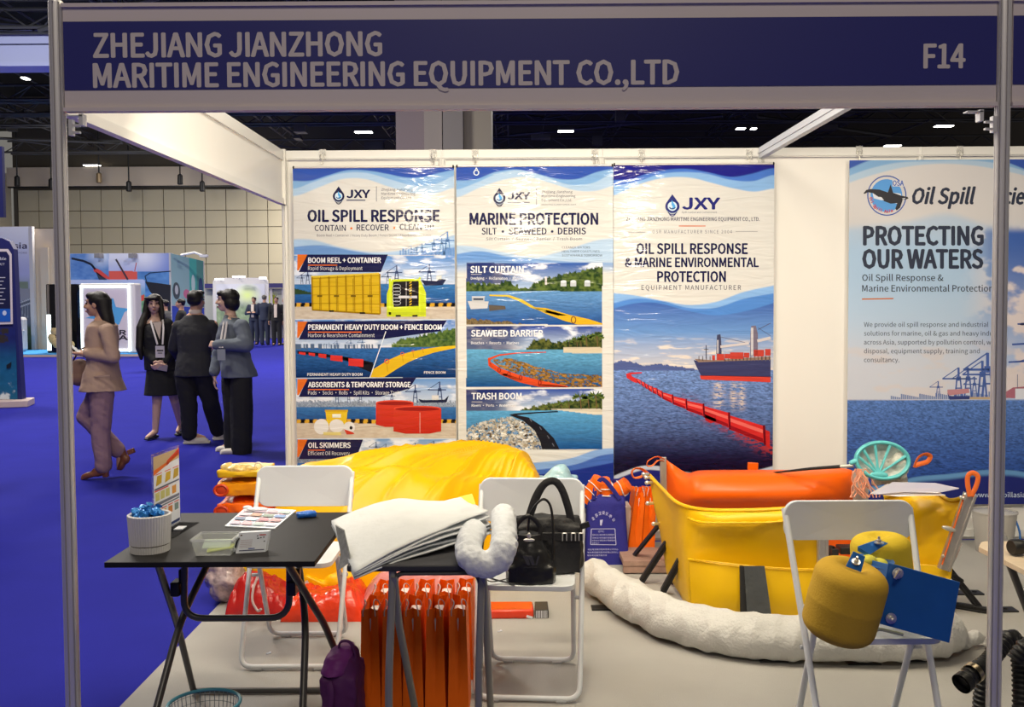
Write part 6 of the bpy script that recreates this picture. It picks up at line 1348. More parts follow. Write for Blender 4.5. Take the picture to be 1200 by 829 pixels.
q = MB(); q.tube(curve([(-.01, .02, .18), (.0, .02, .26), (.045, .02, .315), (.078, .02, .29), (.088, .0, .20), (.085, -.02, .09)], 6), .005, n=8); q.build('strap', m_leather, t)
q = MB(); q.ell((-.006, -.040, .172), (.022, .006, .007)); q.ell((-.006, -.044, .19), (.008, .005, .012)); q.build('clasp', m_steel, t)
q = MB(); pp = [(-.024, 0, .0), (-.008, 0, -.036), (.004, 0, -.036), (-.006, 0, 0)]
for s in (1,):
    for dx in (0, .018): q.prism([(x+dx-.006, -.0585, z+.115) for x, _, z in pp], (0, .004, 0))
    q.prism([(.016, -.0585, .079), (.024, -.0585, .079), (.034, -.0585, .115), (.026, -.0585, .115)], (0, .004, 0)); q.box((-.0, -.0575, .072), (.055, .003, .002))
q.build('embossed_emblem', M('emboss_grey', (.05, .05, .052), .25), t)
q = MB(); q.tube(curve([(-.08, -.02, .02), (-.15, -.05, .015), (-.185, -.06, .04), (-.12, -.03, .012), (-.06, -.06, .008)], 6), .005, n=6, flat=.4); q.build('trailing_strap', m_leather, t)

# ================================================================== orange paper bags
m_obag = M('bag_orange', obs(255, 108, 10), .55, spec=.3); m_cord = M('paper_cord', obs(206, 176, 158), .8); m_obag2 = M('bag_inside', obs(232, 216, 196), .7)
def paper_bag(label, loc, rz=0, w0=.078, w1=.060, d0=.10, h=.397, group='orange paper gift bags', dep=.20):
    t = thing('paper_bag', label, 'bag', loc, rz, group=group)
    rows = []; nz = 6
    for i in range(nz+1):
        f = i/nz; w_ = w0*(1-f)+w1*f; dd = dep*(1-.02*f); g = .030*max(0, f-.15)*1.1   # gusset fold sinks in towards the top
        pts = [(-w_/2, 0), (-w_/6, g*.5), (0, g), (w_/6, g*.5), (w_/2, 0), (w_/2, dd*.5), (w_/2, dd), (w_/6, dd-g*.5), (0, dd-g), (-w_/6, dd-g*.5), (-w_/2, dd), (-w_/2, dd*.5)]
        rows.append([(x, y, h*f) for x, y in pts])
    n = 12; vs = [p for r in rows for p in r]; fs = [(i*n+k, i*n+(k+1) % n, (i+1)*n+(k+1) % n, (i+1)*n+k) for i in range(nz) for k in range(n)]+[tuple(range(n-1, -1, -1))]
    q = MB(); q.add(vs, fs); q.build('bag_body', m_obag, t, solid=.0012, smooth=False)
    q = MB(); q.box((0, dep/2, h*.60), (w1*.7, dep*.8, h*.62)); q.build('tissue', m_obag2, t, bevel=.008)
    for s in (-1, 1):
        q = MB(); x = s*w1/2; q.tube(curve([(x, dep*.32, h-.03), (x-s*.002, dep*.30, h+.01), (x-s*.010-.004, dep*.2, h+.028), (x-s*.016, dep*.05, h+.022), (x-s*.008, -.010, h-.0), (x*.75, -.008, h-.02)], 5), .0022, n=6); q.build('cord_handle', m_cord, t)
    return t
proto_bag = None
fr = [(434, 'leftmost'), (459, 'second from the left'), (484, 'third from the left'), (510, 'fourth from the left'), (537, 'rightmost')]
for px, lb in fr:
    p = at(px, 790, Y=.46); loc = (p.x, .455, .006); lab = 'orange paper bag in the front row under the side table, %s' % lb
    if proto_bag is None: proto_bag = paper_bag(lab, loc); o = proto_bag
    else: o = copy_tree(proto_bag); o.location = loc; o['label'] = lab
    o.rotation_euler.z = random.uniform(-.05, .05)
for px, lb in ((446, 'leftmost'), (470, 'second from the left'), (495, 'third from the left'), (521, 'second from the right'), (543, 'rightmost')):
    p = at(px, 700, Y=.82); o = copy_tree(proto_bag); o.location = (p.x, .775+.02*random.random(), .006); o['label'] = 'orange paper bag in the back row under the side table, %s' % lb; o.scale = (1, 1, .91); o.rotation_euler.z = random.uniform(-.04, .04)
for px, py, tl, lb in ((743, 657, -.10, 'left one of the two leaning orange bags between the blue tote and the yellow barrier'), (759, 656, -.05, 'right one of the leaning orange bags beside the yellow barrier')):
    p = at(px, py, Z=0); o = copy_tree(proto_bag); o.location = (p.x, 2.60, .006); o['label'] = lb; o.rotation_euler = (0, -tl, 0)
q = MB(); q.box((0, 0, 0), (.05, .16, .30), rot=(0, 0, 0)); o = q.build('cream_bag', M('bag_cream', obs(222, 196, 168), .7), bevel=.006); p = at(733, 612, Y=2.73); o.location = (p.x, 2.73, .27); o.location.z = .158; tag(o, 'cream paper bag between the blue tote and the orange bags', 'bag')
# purple backpack
c = Vector((.812, .335, .006)); t = thing('backpack', 'purple backpack standing on the floor left of the orange bags', 'backpack', c); m_pur = M('backpack_purple', (.085, .010, .105), .65, bump=.3, bs=40)
q = MB(); q.loft([((0, 0, .0), .060, .10), ((0, 0, .03), .068, .12), ((.002, 0, .14), .068, .12), ((.006, 0, .23), .060, .11), ((.012, 0, .28), .045, .08), ((.02, 0, .30), .03, .05)], 20); q.box((0, 0, .12), (.12, .2, .22)); q.ell((-.02, -.07, .10), (.045, .05, .09)); q.blob('body', m_pur, t, .007, it=3, disp=fold(.012, 12, 4))
q = MB(); q.loft([((-.02, -.02, .235), .052, .11), ((-.005, -.01, .285), .05, .085), ((.015, 0, .315), .03, .05)], 16); q.blob('flap', M('backpack_magenta', (.17, .02, .19), .6, bump=.3, bs=40), t, .006, disp=fold(.008, 16, 2))
q = MB(); q.tube(curve([(-.01, -.03, .305), (.0, -.035, .335), (.03, -.035, .335), (.048, -.035, .30), (.05, -.03, .26)], 6), .008, n=8, flat=.5); q.build('handle', m_pur, t)
q = MB(); q.tube(curve([(-.03, -.115, .22), (-.02, -.13, .18), (-.03, -.135, .10), (-.055, -.12, .04)], 6), .012, n=8, flat=.3, up=(0, 1, 0)); q.build('strap', m_pur, t)
# wire bin
c = Vector((.472, -.150, .001)); t = thing('waste_bin', 'wire mesh waste bin with blue rim at the bottom edge, under the black table', 'bin', c); m_rim = M('bin_rim', (.05, .22, .30), .35)
q = MB(); q.tube([(.108*math.cos(a*PI/20), .108*math.sin(a*PI/20), .312) for a in range(40)], .0055, n=8, closed=True); q.build('rim', m_rim, t)
q = MB(); 
for a in range(44): an = a*2*PI/44; q.tube([(.075*math.cos(an), .075*math.sin(an), .01), (.106*math.cos(an), .106*math.sin(an), .31)], .0011, n=4)
for k in range(13): z = .02+.0235*k; r = .0758+.031*k/12.6; q.tube([(r*math.cos(a*PI/16), r*math.sin(a*PI/16), z) for a in range(32)], .0010, n=4, closed=True)
o = q.build('wire_mesh', M('wire_grey', (.22, .26, .26), .4, metal=.6), t); o['kind'] = 'stuff'
q = MB(); q.lathe([(.0, .006), (.078, .006), (.078, .012)], n=24); q.build('bin_base', m_rim, t)

# ================================================================== tarps and bundles on the floor
m_yel = M('pvc_yellow', obs(254, 184, 0, .76), .36, spec=.35, bump=.12, bs=5, dist=.03, stretch=(.6, 1, 1.6)); m_yel2 = M('pvc_yellow_dull', obs(226, 172, 10), .38, bump=.25, bs=7, dist=.03)
m_ora = M('pvc_orange', obs(255, 106, 8), .35, bump=.15, bs=7, dist=.02); m_red = M('pvc_red', obs(226, 60, 26), .25, bump=.5, bs=16, dist=.02, coat=.2)
def heap(name, label, cat, x0, x1, yf, yb, H, mat, fold_fn=None, nu=120, nv=60, parent=None, e=2.6, base=.007, seg=None):
    """closed mound over the footprint; H(u) crest height; fold_fn(u, v) adds relief"""
    U, V = np.meshgrid(np.linspace(0, 1, nu), np.linspace(0, 1, nv)); vs = []
    hs = H(U)
    prof = np.clip(1-np.abs(2*V-1)**e, 0, 1)**(1/2.3); endp = np.clip(1-np.abs(2*U-1)**9, 0, 1)**(1/2.)
    Z = hs*prof*endp
    if fold_fn is not None: Z = Z+fold_fn(U, V)*prof*endp
    yy0 = yf(U) if callable(yf) else yf; yy1 = yb(U) if callable(yb) else yb
    X = x0+(x1-x0)*U; Y = yy0+(yy1-yy0)*V; Z = np.maximum(Z, 0)+base
    q = MB(); q.add(np.stack([X, Y, Z], -1).reshape(-1, 3).tolist(), [(j*nu+i, j*nu+i+1, (j+1)*nu+i+1, (j+1)*nu+i) for j in range(nv-1) for i in range(nu-1)])
    k = len(q.v); q.add([(x0, float(np.max(yy0)), base), (x1, float(np.max(yy0)), base), (x1, float(np.min(yy1)), base), (x0, float(np.min(yy1)), base)], [(0, 1, 2, 3)])
    o = q.build(name, mat, parent, smooth='all')
    if label: tag(o, label, cat)
    return o
XL, XR = .05, at(650, 570, Y=2.3).x
sil = curvey([(0, .52), (.08, .59), (.22, .615), (.34, .645), (.48, .662), (.62, .668), (.78, .672), (.88, .665), (.95, .62), (1, .56)])
def yfold(u, v):
    ax, av = .97, .75; dx = (ax-u)*1.6; dy = (av-v)*1.1; an = np.arctan2(dy, dx+.02); r = np.hypot(dx, dy)
    a = .06*(fbm(an*4.5+20, r*.6+3, 2)-.5)*sstep(.02, .5, r)*2; k = 1-np.abs(2*fbm(an*6+4, r*.5+7, 2)-1); k2 = 1-np.abs(2*fbm(an*13+9, r*.9+2, 2)-1); b = (.040*(k**9)+.016*k2**10)*sstep(.06, .4, r)+.005*fbm(u*30, v*30, 3)
    return a+b-.07*np.exp(-((v-.26-.10*np.sin(u*5))/.07)**2)*(.4+u*.6)
o = heap('tarpaulin', 'huge glossy yellow tarpaulin bundle lying before the OIL SPILL RESPONSE banner', 'tarp', XL, XR, lambda u: 1.82-.05*np.sin(u*6)+.34*sstep(.55, .85, u), 2.86, sil, m_yel, yfold, 240, 120, e=2.9)
# red bundles in front
x = lambda px, Z=0.: at(px, 718, Z=Z).x
rf = lambda sc, am, sd: (lambda u, v: am*(fbm(u*sc+sd, v*sc*.6+sd, 4)-.5)*2-am*.9*(1-np.abs(2*fbm(u*sc*.8+9+sd, v*3+2, 2)-1))**6)
heap('red_bundle', 'crumpled red plastic bundle on the floor under the empty chair', 'tarp', x(272), x(345), 1.54, 1.80, curvey([(0, .15), (.25, .19), (.6, .17), (1, .10)]), M('pvc_darkred', obs(190, 34, 28), .25, bump=.5, bs=16, dist=.02, coat=.2), rf(5, .03, 2), 70, 40)
heap('red_bundle', 'bright red folded tarp on the floor right of the empty chair legs', 'tarp', x(338), x(432), 1.50, 1.80, curvey([(0, .11), (.2, .13), (.5, .12), (.8, .17), (1, .12)]), m_red, rf(4, .028, 12), 100, 40)
heap('wrapped_tarp', 'red tarp wrapped in pinkish clear plastic behind the orange bags', 'tarp', x(424), x(568), 1.56, 1.79, curvey([(0, .13), (.3, .24), (.6, .26), (.9, .20), (1, .12)]), M('pink_wrap', obs(224, 140, 126), .16, bump=.6, bs=12, dist=.02, coat=.6, var=.15, vs=5), rf(4, .02, 21), 90, 40)
heap('red_bundle', 'flat red strip of tarp along the foot of the pink wrapped tarp', 'tarp', x(432), x(562), 1.47, 1.555, lambda u: .045+0*u, m_red, rf(7, .015, 31), 80, 20)
t = thing('folded_sheet', 'flat orange-red folded sheet with a barcode end, under the middle chair', 'tarp', (x(600), 1.60, 0))
q = MB(); q.box((-.03, 0, .028), (.27, .14, .045)); q.build('sheet', m_red, t, bevel=.012, seg=3); q = MB(); q.box((.145, 0, .028), (.065, .135, .042)); q.build('label_end', M('label_dark', (.03, .03, .03), .5), t, bevel=.004)
for k in range(7): q = MB(); q.box((.118+.0085*k, -.0692, .028), (.0035+.002*(k % 2), .002, .036)); q.build('barcode_bar', M('bar_white', obs(220, 214, 204), .6), t)
q = MB(); q.box((.085, -.0705, .016), (.03, .003, .012), rot=(0, .3, 0)); q.build('sticker', M('bar_white', obs(220, 214, 204), .6), t)
# yellow boom end with white plate showing under the empty chair
t = thing('boom_end', 'yellow boom end with a white plate and bolts between the red bundles', 'boom', at(372, 690, Y=1.80)); p0 = t.location.copy()
q = MB(); q.box((.0, .0, -.03), (.20, .10, .16), rot=(0, .5, 0)); q.ell((.12, .0, .02), (.10, .06, .08)); q.blob('fabric', m_yel, t, .008, disp=fold(.01, 15, 2))
q = MB(); q.box((-.01, -.075, -.015), (.038, .008, .16), rot=(0, -.55, 0)); q.build('plate', M('plate_white', obs(226, 218, 200), .5), t)
for k, (a, b_) in enumerate(((.0, .0), (.025, -.03), (.05, -.02), (.07, -.01))):
    q = MB(); q.tube([(a, -.09, b_), (a+.02, -.11, b_+.008)], .008, n=8); q.build('bolt', m_steel, t)
q = MB(); q.tube([(.17+.018*math.cos(a*PI/8), -.055, .02+.018*math.sin(a*PI/8)) for a in range(16)], .004, n=6, closed=True); q.build('eyelet', m_steel, t)
# stacked folded boom at the left
def pillow(name, c, s, mat, parent=None, amp=.01, sd=0, e=.35, vox=.008, rot=None):
    q = MB(); q.box((0, 0, 0), (s[0]*2*.92, s[1]*2*.92, s[2]*2*.70), rot=rot); q.ell((0, 0, 0), (s[0], s[1], s[2]), Euler(rot).to_matrix() if rot else None)
    o = q.blob(name, mat, parent, vox, it=5, disp=fold(amp, 9, sd)); o.location = c; return o
m_yo = M('pvc_amber', obs(244, 150, 10), .3, bump=.3, bs=10, dist=.02); c0 = at(282, 600, Y=2.08); bx = c0.x
for k, (z, hz, wx, m, lb) in enumerate(((.09, .09, .20, m_yel2, 'lowest yellow layer of the folded boom pile left of the tarpaulin'), (.27, .085, .20, m_yo, 'amber layer low in the folded boom pile left of the tarpaulin'),
     (.415, .06, .175, m_ora, 'orange layer with open end, third up in the folded boom pile'), (.53, .055, .175, m_yo, 'amber folded layer second from the top of the boom pile'), (.612, .026, .16, m_yel2, 'thin yellow top layer of the folded boom pile'))):
    o = pillow('folded_boom', (bx+.005, 2.20, z+.007), (wx*.82, .15, hz), m, None, .012, k*3); tag(o, lb, 'boom', 'folded booms piled left of the tarpaulin')
    if m is m_ora or k == 3:
        q = MB(); q.tube([(-.10+.035*math.cos(a*PI/8), -.150, .0+.028*math.sin(a*PI/8)) for a in range(16)], .008, n=6, closed=True); q.ell((-.10, -.145, 0), (.034, .01, .027)); q.build('open_end', M('pvc_deep_orange', obs(214, 66, 20), .4), o)
q = MB(); q.ell((0, 0, 0), (.085, .05, .030)); q.ell((-.06, 0, .004), (.035, .04, .028)); q.ell((.05, 0, -.004), (.05, .035, .022)); o = q.blob('parts_pouch', M('pouch_mixed', obs(236, 196, 110), .2, var=.5, vs=45, coat=.5), None, .006, disp=fold(.012, 30, 1)); o.location = at(280, 550, Y=2.12)
tag(o, 'clear pouch of orange and yellow small parts on top of the folded boom pile', 'pouch')
q = MB(); q.tube([(.020*math.cos(a*PI/8)+.105, .0, .012+.022*math.sin(a*PI/8)) for a in range(16)], .0055, n=6, closed=True); q.build('ring', M('ring_cream', obs(236, 220, 180), .4), o)
q = MB(); q.ell((0, 0, 0), (.095, .10, .10)); q.ell((.03, 0, -.03), (.07, .08, .065)); q.ell((-.03, .0, .05), (.06, .07, .06)); o = q.blob('clear_sack', M('sack_film', obs(176, 150, 140), .12, coat=.7, var=.5, vs=26, bump=.9, bs=36), None, .007, disp=fold(.028, 14, 5)); o.location = (at(261, 672, Y=1.78).x, 1.83, .112); tag(o, 'crumpled clear plastic sack on the blue carpet edge under the black table', 'sack')
# teal plastic bundle behind the middle chair
o = pillow('film_bundle', (at(655, 560, Y=2.5).x, 2.55, .30), (.125, .10, .285), M('film_teal', obs(176, 206, 200), .15, coat=.5, var=.3, vs=18, bump=.8, bs=24), None, .02, 8); tag(o, 'bundle wrapped in pale teal plastic film behind the middle chair', 'bundle')
q = MB(); q.ell((-.01, -.078, .20), (.045, .02, .012)); q.build('red_patch', m_red, o)
# ================================================================== blue tote with its contents
c = at(709, 657, Z=0); t = thing('shopping_tote', 'dark blue non-woven tote printed with white Chinese text, filled with orange wrapped rolls', 'bag', (c.x, 2.47, .006)); m_tote = M('tote_blue', obs(40, 38, 122), .75, bump=.2, bs=120)
rows = []
for i in range(7):
    f = i/6; w_ = .245*(1-.10*f); dd = .14*(1-.25*f)
    pts = []
    for k in range(24):
        a = 2*PI*k/24; x_ = math.copysign(abs(math.cos(a))**.35, math.cos(a))*w_/2; y_ = math.copysign(abs(math.sin(a))**.35, math.sin(a))*dd/2; pts.append((x_+.012*(1-f)**2*(1 if x_ > 0 else -.3), y_+.07, .41*f))
    rows.append(pts)
vs = [p for r in rows for p in r]; fs = [(i*24+k, i*24+(k+1) % 24, (i+1)*24+(k+1) % 24, (i+1)*24+k) for i in range(6) for k in range(24)]+[tuple(range(23, -1, -1))]
q = MB(); q.add(vs, fs); q.build('bag_body', m_tote, t, solid=.002)
for y_, x0_, x1_, tp in ((-.002, -.03, .075, .505), (.125, .045, .10, .47)):
    q = MB(); q.tube(curve([(x0_-.045, y_+.012, .38), (x0_-.035, y_, .45), (x0_, y_-.01, tp), (x0_+.05, y_, .46), (x1_, y_+.012, .38)], 6), .0125, n=8, flat=.15, up=(0, 1, 0)); q.build('handle', m_tote, t)
A = Art(lambda x, y: Vector(((x-709)/200.5+c.x, 2.4655+(.012 if y < 618 else .002)-0*y, .006+(652-y)/200.5*.99)), (0, -1, 0), .0006)
PR = (196, 190, 214)
chars = '上海展技设计中心'
for i, ch in enumerate('金莎汉设计中心'):
    f = i/6; x = 693+24*f; y = 597-7.5*math.sin(PI*f)+1.5*f; A.text(ch, x-1.5, x+1.7, y+1.8, 3.4, PR, 3, bold=.02, rot=(f-.5)*1.0)
A.poly([(701, 599), (704.5, 598.5), (703, 605.5), (701.2, 605.3)], PR, 3)
A.path([(691, 609.5), (718.5, 609.5), (719.5, 628), (690, 627.5), (691, 609.5)], .7, PR, 3)
A.text('设计中心', 699, 706, 613.6, 2.3, PR, 3)
for i, (x0_, x1_) in enumerate(((692, 718), (692, 718.5), (691.5, 718.5), (691.5, 700))): A.text('创新设计展览展示搭建服务'[:(12 if i < 3 else 4)], x0_, x1_, 617.3+i*3.1, 1.5, PR, 3)
for i, (x0_, x1_) in enumerate(((686.5, 722), (686, 722), (686, 709))): A.text('地址电话展览服务有限公司中心'[:(14 if i < 2 else 9)], x0_, x1_, 634.2+i*3.5, 1.7, PR, 3)
A.build('print', pm_matte, t)
for k, (x, y, z, a, lb) in enumerate(((-.075, .05, .435, .5, 'left'), (.0, .06, .42, -.3, 'middle'), (.065, .06, .425, .9, 'right'))):
    q = MB(); rot = Euler((.3, a, 0)).to_matrix(); q.lathe([(.02, -.085), (.045, -.08), (.048, 0), (.045, .08), (.02, .085)], (0, 0, 0), 16, rot); o = q.build('wrapped_roll', m_ora); o.location = (c.x+x, 2.47+y, z); tag(o, '%s orange and white wrapped roll sticking out of the blue tote' % lb, 'roll', 'rolls in the blue tote')
    for j in range(3):
        q = MB(); q.tube([rot@Vector((.0485*math.cos(b*PI/6), .0485*math.sin(b*PI/6), -.05+.045*j+.012*math.sin(b))) for b in range(12)], .006, n=6, closed=True, flat=.5); q.build('white_band', M('band_white', obs(232, 222, 208), .7), o)
q = MB(); q.box((0, 0, 0), (.26, .3, .03)); q.box((0, -.13, -.035), (.26, .03, .04)); q.box((0, .13, -.035), (.26, .03, .04)); o = q.build('wooden_board', M('board_wood', obs(170, 132, 108), .7, var=.2, vs=30, stretch=(1, 8, 1)), smooth=False, bevel=.002); p = at(757, 663, Y=2.3); o.location = (p.x, 2.42, .068); tag(o, 'low wooden pallet board on the floor in front of the orange bags', 'board')

# ================================================================== yellow and orange barrier section with its frame
def sheet_pts(rows, nu=40, nv=24):
    R3 = [curve([at(a, b, Y=y) for a, b, y in r], 8) for r in rows]; m = len(R3[0])
    cols_ = [curve([r[i] for r in R3], 6) for i in range(m)]
    return [[c_[j] for c_ in cols_] for j in range(len(cols_[0]))]
def sheet(name, rows, mat, parent, solid=.006, rel=.006, sc=9, seed=0, o=Vector((0, 0, 0)), smooth='all'):
    G = sheet_pts(rows); nv = len(G); nu = len(G[0]); q = MB(); vs = []
    for j in range(nv):
        for i in range(nu):
            p = G[j][i]; n = (fbm(np.array([p.x*sc+seed]), np.array([p.z*sc*.7+seed]), 3)[0]-.5)*2*rel; vs.append(p+Vector((0, -n, 0))-o)
    q.add(vs, [(j*nu+i, j*nu+i+1, (j+1)*nu+i+1, (j+1)*nu+i) for j in range(nv-1) for i in range(nu-1)])
    ob = q.build(name, mat, parent, smooth=smooth)
    s_ = ob.modifiers.new('s', 'SOLIDIFY'); s_.thickness = solid; return ob, G
m_bar = M('barrier_yellow', obs(242, 184, 6), .42, bump=.12, bs=6, dist=.03); m_baro = M('barrier_orange', obs(255, 100, 2), .38, bump=.08, bs=6, dist=.02); m_al = M('connector_aluminium', (.60, .57, .53), .38, metal=.8, var=.1, vs=20); m_strap = M('strap_orange', obs(240, 110, 40), .6)
m_tube = M('black_frame', (.018, .018, .02), .45)
O = Vector((2.45, 1.9, 0)); t = thing('containment_barrier', 'large yellow and orange pvc barrier basin on black stays in front of the ship banner', 'barrier', O)
_, G = sheet('front_skirt', [[(761, 557, 2.2), (776, 573, 1.98), (795, 590, 1.72), (826, 597.5, 1.56), (880, 598, 1.47), (925, 596, 1.44), (964, 594, 1.42)],
    [(766, 592, 2.12), (784, 602, 1.92), (803, 611, 1.66), (832, 613, 1.50), (880, 613, 1.44), (925, 612, 1.41), (964, 611, 1.41)],
    [(774, 628, 2.10), (789, 634, 1.88), (804, 642, 1.64), (835, 650, 1.54), (880, 655, 1.50), (925, 655, 1.48), (964, 650, 1.46)],
    [(781, 672, 2.05), (795, 694, 1.86), (807, 712, 1.62), (835, 724, 1.52), (880, 728, 1.50), (925, 728, 1.48), (964, 722, 1.46)]], m_bar, t, o=O, rel=.007, sc=6)
q = MB(); top = [p-O for p in G[0]]; q.tube([p+Vector((0, -.004, 0)) for p in top], .010, n=8); q.build('top_hem', m_bar, t)
q = MB(); q.tube([p-O+Vector((0, -.008, 0)) for p in curve([at(806, 607, Y=1.60), at(822, 612, Y=1.50), at(860, 612.5, Y=1.44), at(900, 612, Y=1.42), at(928, 609, Y=1.405)], 10)], [.006+.002*math.sin(i*1.7) for i in range(41)], n=8); q.build('seam_fold', m_bar, t)
for k in range(9):
    pass
sheet('lower_flap', [[(806, 655, 1.57), (835, 658, 1.47), (880, 663, 1.43), (925, 666, 1.41), (960, 667, 1.40)], [(808, 690, 1.56), (835, 698, 1.45), (880, 703, 1.42), (925, 703, 1.40), (960, 700, 1.39)], [(810, 716, 1.55), (835, 728, 1.47), (880, 733, 1.44), (925, 733, 1.42), (960, 728, 1.41)]], m_bar, t, o=O, rel=.006, sc=8, seed=3)
q = MB(); q.tube([p-O+Vector((0, -.01, 0)) for p in curve([at(806, 655, Y=1.57), at(835, 658, Y=1.47), at(880, 663, Y=1.43), at(925, 666, Y=1.41), at(960, 667, Y=1.40)], 8)], .0035, n=6); q.build('seam_fold', m_bar, t)
sheet('back_panel', [[(781, 539, 2.50), (804, 555, 2.45), (823, 552.5, 2.42), (880, 552, 2.36), (940, 552, 2.34), (984, 550, 2.34), (1001, 553, 2.32)], [(781, 552, 2.5), (802, 563, 2.37), (823, 560, 2.30), (880, 559, 2.26), (940, 559, 2.24), (984, 558, 2.26), (1001, 560, 2.32)],
    [(782, 580, 2.5), (803, 583, 2.33), (823, 582, 2.24), (880, 582, 2.19), (940, 582, 2.18), (984, 580, 2.22), (1001, 585, 2.32)], [(784, 602, 2.5), (803, 602, 2.4), (823, 603, 2.36), (880, 603, 2.32), (940, 603, 2.3), (984, 602, 2.3), (1001, 604, 2.32)],
    [(788, 640, 2.5), (805, 645, 2.42), (823, 648, 2.4), (880, 650, 2.36), (940, 650, 2.34), (984, 650, 2.34), (1001, 650, 2.32)], [(790, 672, 2.5), (806, 675, 2.42), (823, 676, 2.4), (880, 678, 2.36), (940, 678, 2.34), (984, 678, 2.34), (1001, 678, 2.32)]], m_baro, t, o=O, rel=.004, sc=5)
def strip_box(a, b, w_, d_, name, mat, par, o):
    a = Vector(a)-o; b = Vector(b)-o; z = (b-a).normalized(); y = Vector((0, 1, 0)); y = (y-z*y.dot(z)).normalized(); x = y.cross(z); R = Matrix((x, y, z)).transposed()
    q = MB(); q.box((a+b)/2, (w_, d_, (b-a).length), R); q.box((a+b)/2+R@Vector((w_*.30, -d_*.5, 0)), (w_*.16, d_*.5, (b-a).length), R); q.box((a+b)/2+R@Vector((-w_*.30, -d_*.5, 0)), (w_*.16, d_*.5, (b-a).length), R)
    return q.build(name, mat, par, bevel=.0015)
strip_box(at(777, 536, Y=2.44), at(779, 660, Y=2.44), .036, .018, 'end_connector', m_al, t, O)
strip_box(at(964, 594, Y=1.385), at(964, 666, Y=1.385), .050, .022, 'end_connector', m_al, t, O)
strip_box(at(1008, 552, Y=2.29), at(1008, 670, Y=2.29), .085, .022, 'end_connector', M('connector_tan', obs(196, 170, 150), .45, metal=.3), t, O)
def loop(pts, r, name='strap_loop', par=t, o=O, flat=.14, up=(0, 1, 0), mat=None):
    q = MB(); q.tube([p-o for p in curve(pts, 6)], r, n=8, flat=flat, up=up); return q.build(name, mat or m_strap, par)
loop([at(779, 539, Y=2.44), at(770, 535.5, Y=2.42), at(760, 540, Y=2.40), at(758.5, 546, Y=2.40), at(764, 546, Y=2.40), at(771, 540, Y=2.42), at(778, 541, Y=2.44)], .011, flat=.3, up=(0, .3, 1))
loop([at(760, 556, Y=2.19), at(752, 550, Y=2.18), at(744, 549.5, Y=2.17), at(740.5, 554, Y=2.16), at(743, 560, Y=2.16), at(751, 559, Y=2.17), at(759, 554, Y=2.19)], .016, flat=.3, up=(0, .3, 1))
for px, py, Y_ in ((760, 556, 2.17), (763, 560, 2.16), (764, 566, 2.13), (772, 614, 2.08), (765, 590, 2.08)):
    q = MB(); p = at(px, py, Y=Y_)-O; q.tube([p, p+Vector((-.03, -.02, .004))], .008, n=8); q.ell(p+Vector((-.03, -.02, .004)), (.013, .012, .012), None, 6); q.build('bolt', m_steel, t)
q = MB(); q.tube([p-O for p in (at(944, 597, Y=1.38), at(948, 590, Y=1.38), at(952, 592, Y=1.38))], .008, n=8); q.build('bolt', m_steel, t)
for s_ in (((775, 612, 2.16), (736, 660)), ((788, 626, 2.02), (752, 681)), ((803, 645, 1.78), (777, 693))):
    a = at(s_[0][0], s_[0][1], Y=s_[0][2]); b = at(*s_[1], Z=.02); strip_box(a, b, .030 if s_[0][0] != 775 else .018, .030, 'stay', m_tube, t, O)
    if s_[0][0] != 775: strip_box(a+Vector((.006, .02, 0)), (a.x+.008, a.y+.02, .02), .022, .022, 'upright', m_tube, t, O)
# rubber strap at the front
q = MB(); a, b = at(872, 664, Y=1.375), at(896, 664, Y=1.375); e, f = at(876, 728, Y=1.31), at(905, 728, Y=1.31); q.prism([a-O, b-O, f-O, e-O], (0, .008, 0)); q.build('rubber_strap', M('rubber_glossy', (.06, .065, .07), .18, bump=.5, bs=10, dist=.03), t)
q = MB(); q.prism([at(867, 664, Y=1.39)-O, at(873, 664, Y=1.39)-O, at(882, 728, Y=1.33)-O, at(868, 728, Y=1.33)-O], (0, .01, 0)); q.build('rubber_edge', m_tube, t)
for px, py, sx in ((706, 717, .11), (905, 777, .12), (936, 773, .10), (1010, 780, .14), (1134, 699, .14), (1166, 719, .20), (1068, 776, .16)):
    p = at(px, py-2, Z=0); q = MB(); q.box((p.x, p.y, .010), (sx, .07, .008)); q.lathe([(.012, .014), (.012, .020), (.0, .022)], (p.x+sx*.25, p.y, 0), 10)
    o = q.build('base_plate', m_tube, smooth=False); tag(o, 'black steel plate %s' % {706: 'under the left end of the long white sock', 905: 'under the middle of the long sock, left of the right chair', 936: 'just left of the right chair legs', 1010: 'under the sock between the legs of the right chair', 1134: 'beside the rear right stay, farther one', 1166: 'nearer the right post with a bolt, larger one', 1068: 'under the sock right of the right chair legs'}[px], 'plate')
# small orange tab behind and boxes seen past the connector
q = MB(); q.box(at(882, 550, Y=2.5)-O, (.06, .02, .075), rot=(0, .05, 0)); q.build('orange_tab', m_baro, t, bevel=.003)
for a, b in (((972, 642, 1.9), (980, 668, 1.85)), ((982, 640, 1.95), (1005, 648, 1.9))):
    q = MB(); p = at((a[0]+b[0])/2, (a[1]+b[1])/2, Y=a[2]); q.box(p-O, (abs(b[0]-a[0])/225, .08, abs(b[1]-a[1])/225)); q.build('inner_bracket', m_tube, t, bevel=.003)
q = MB(); q.tube([at(966, 690, Y=1.9)-O, at(975, 640, Y=1.9)-O], .015, n=6); q.build('inner_stay', m_tube, t)
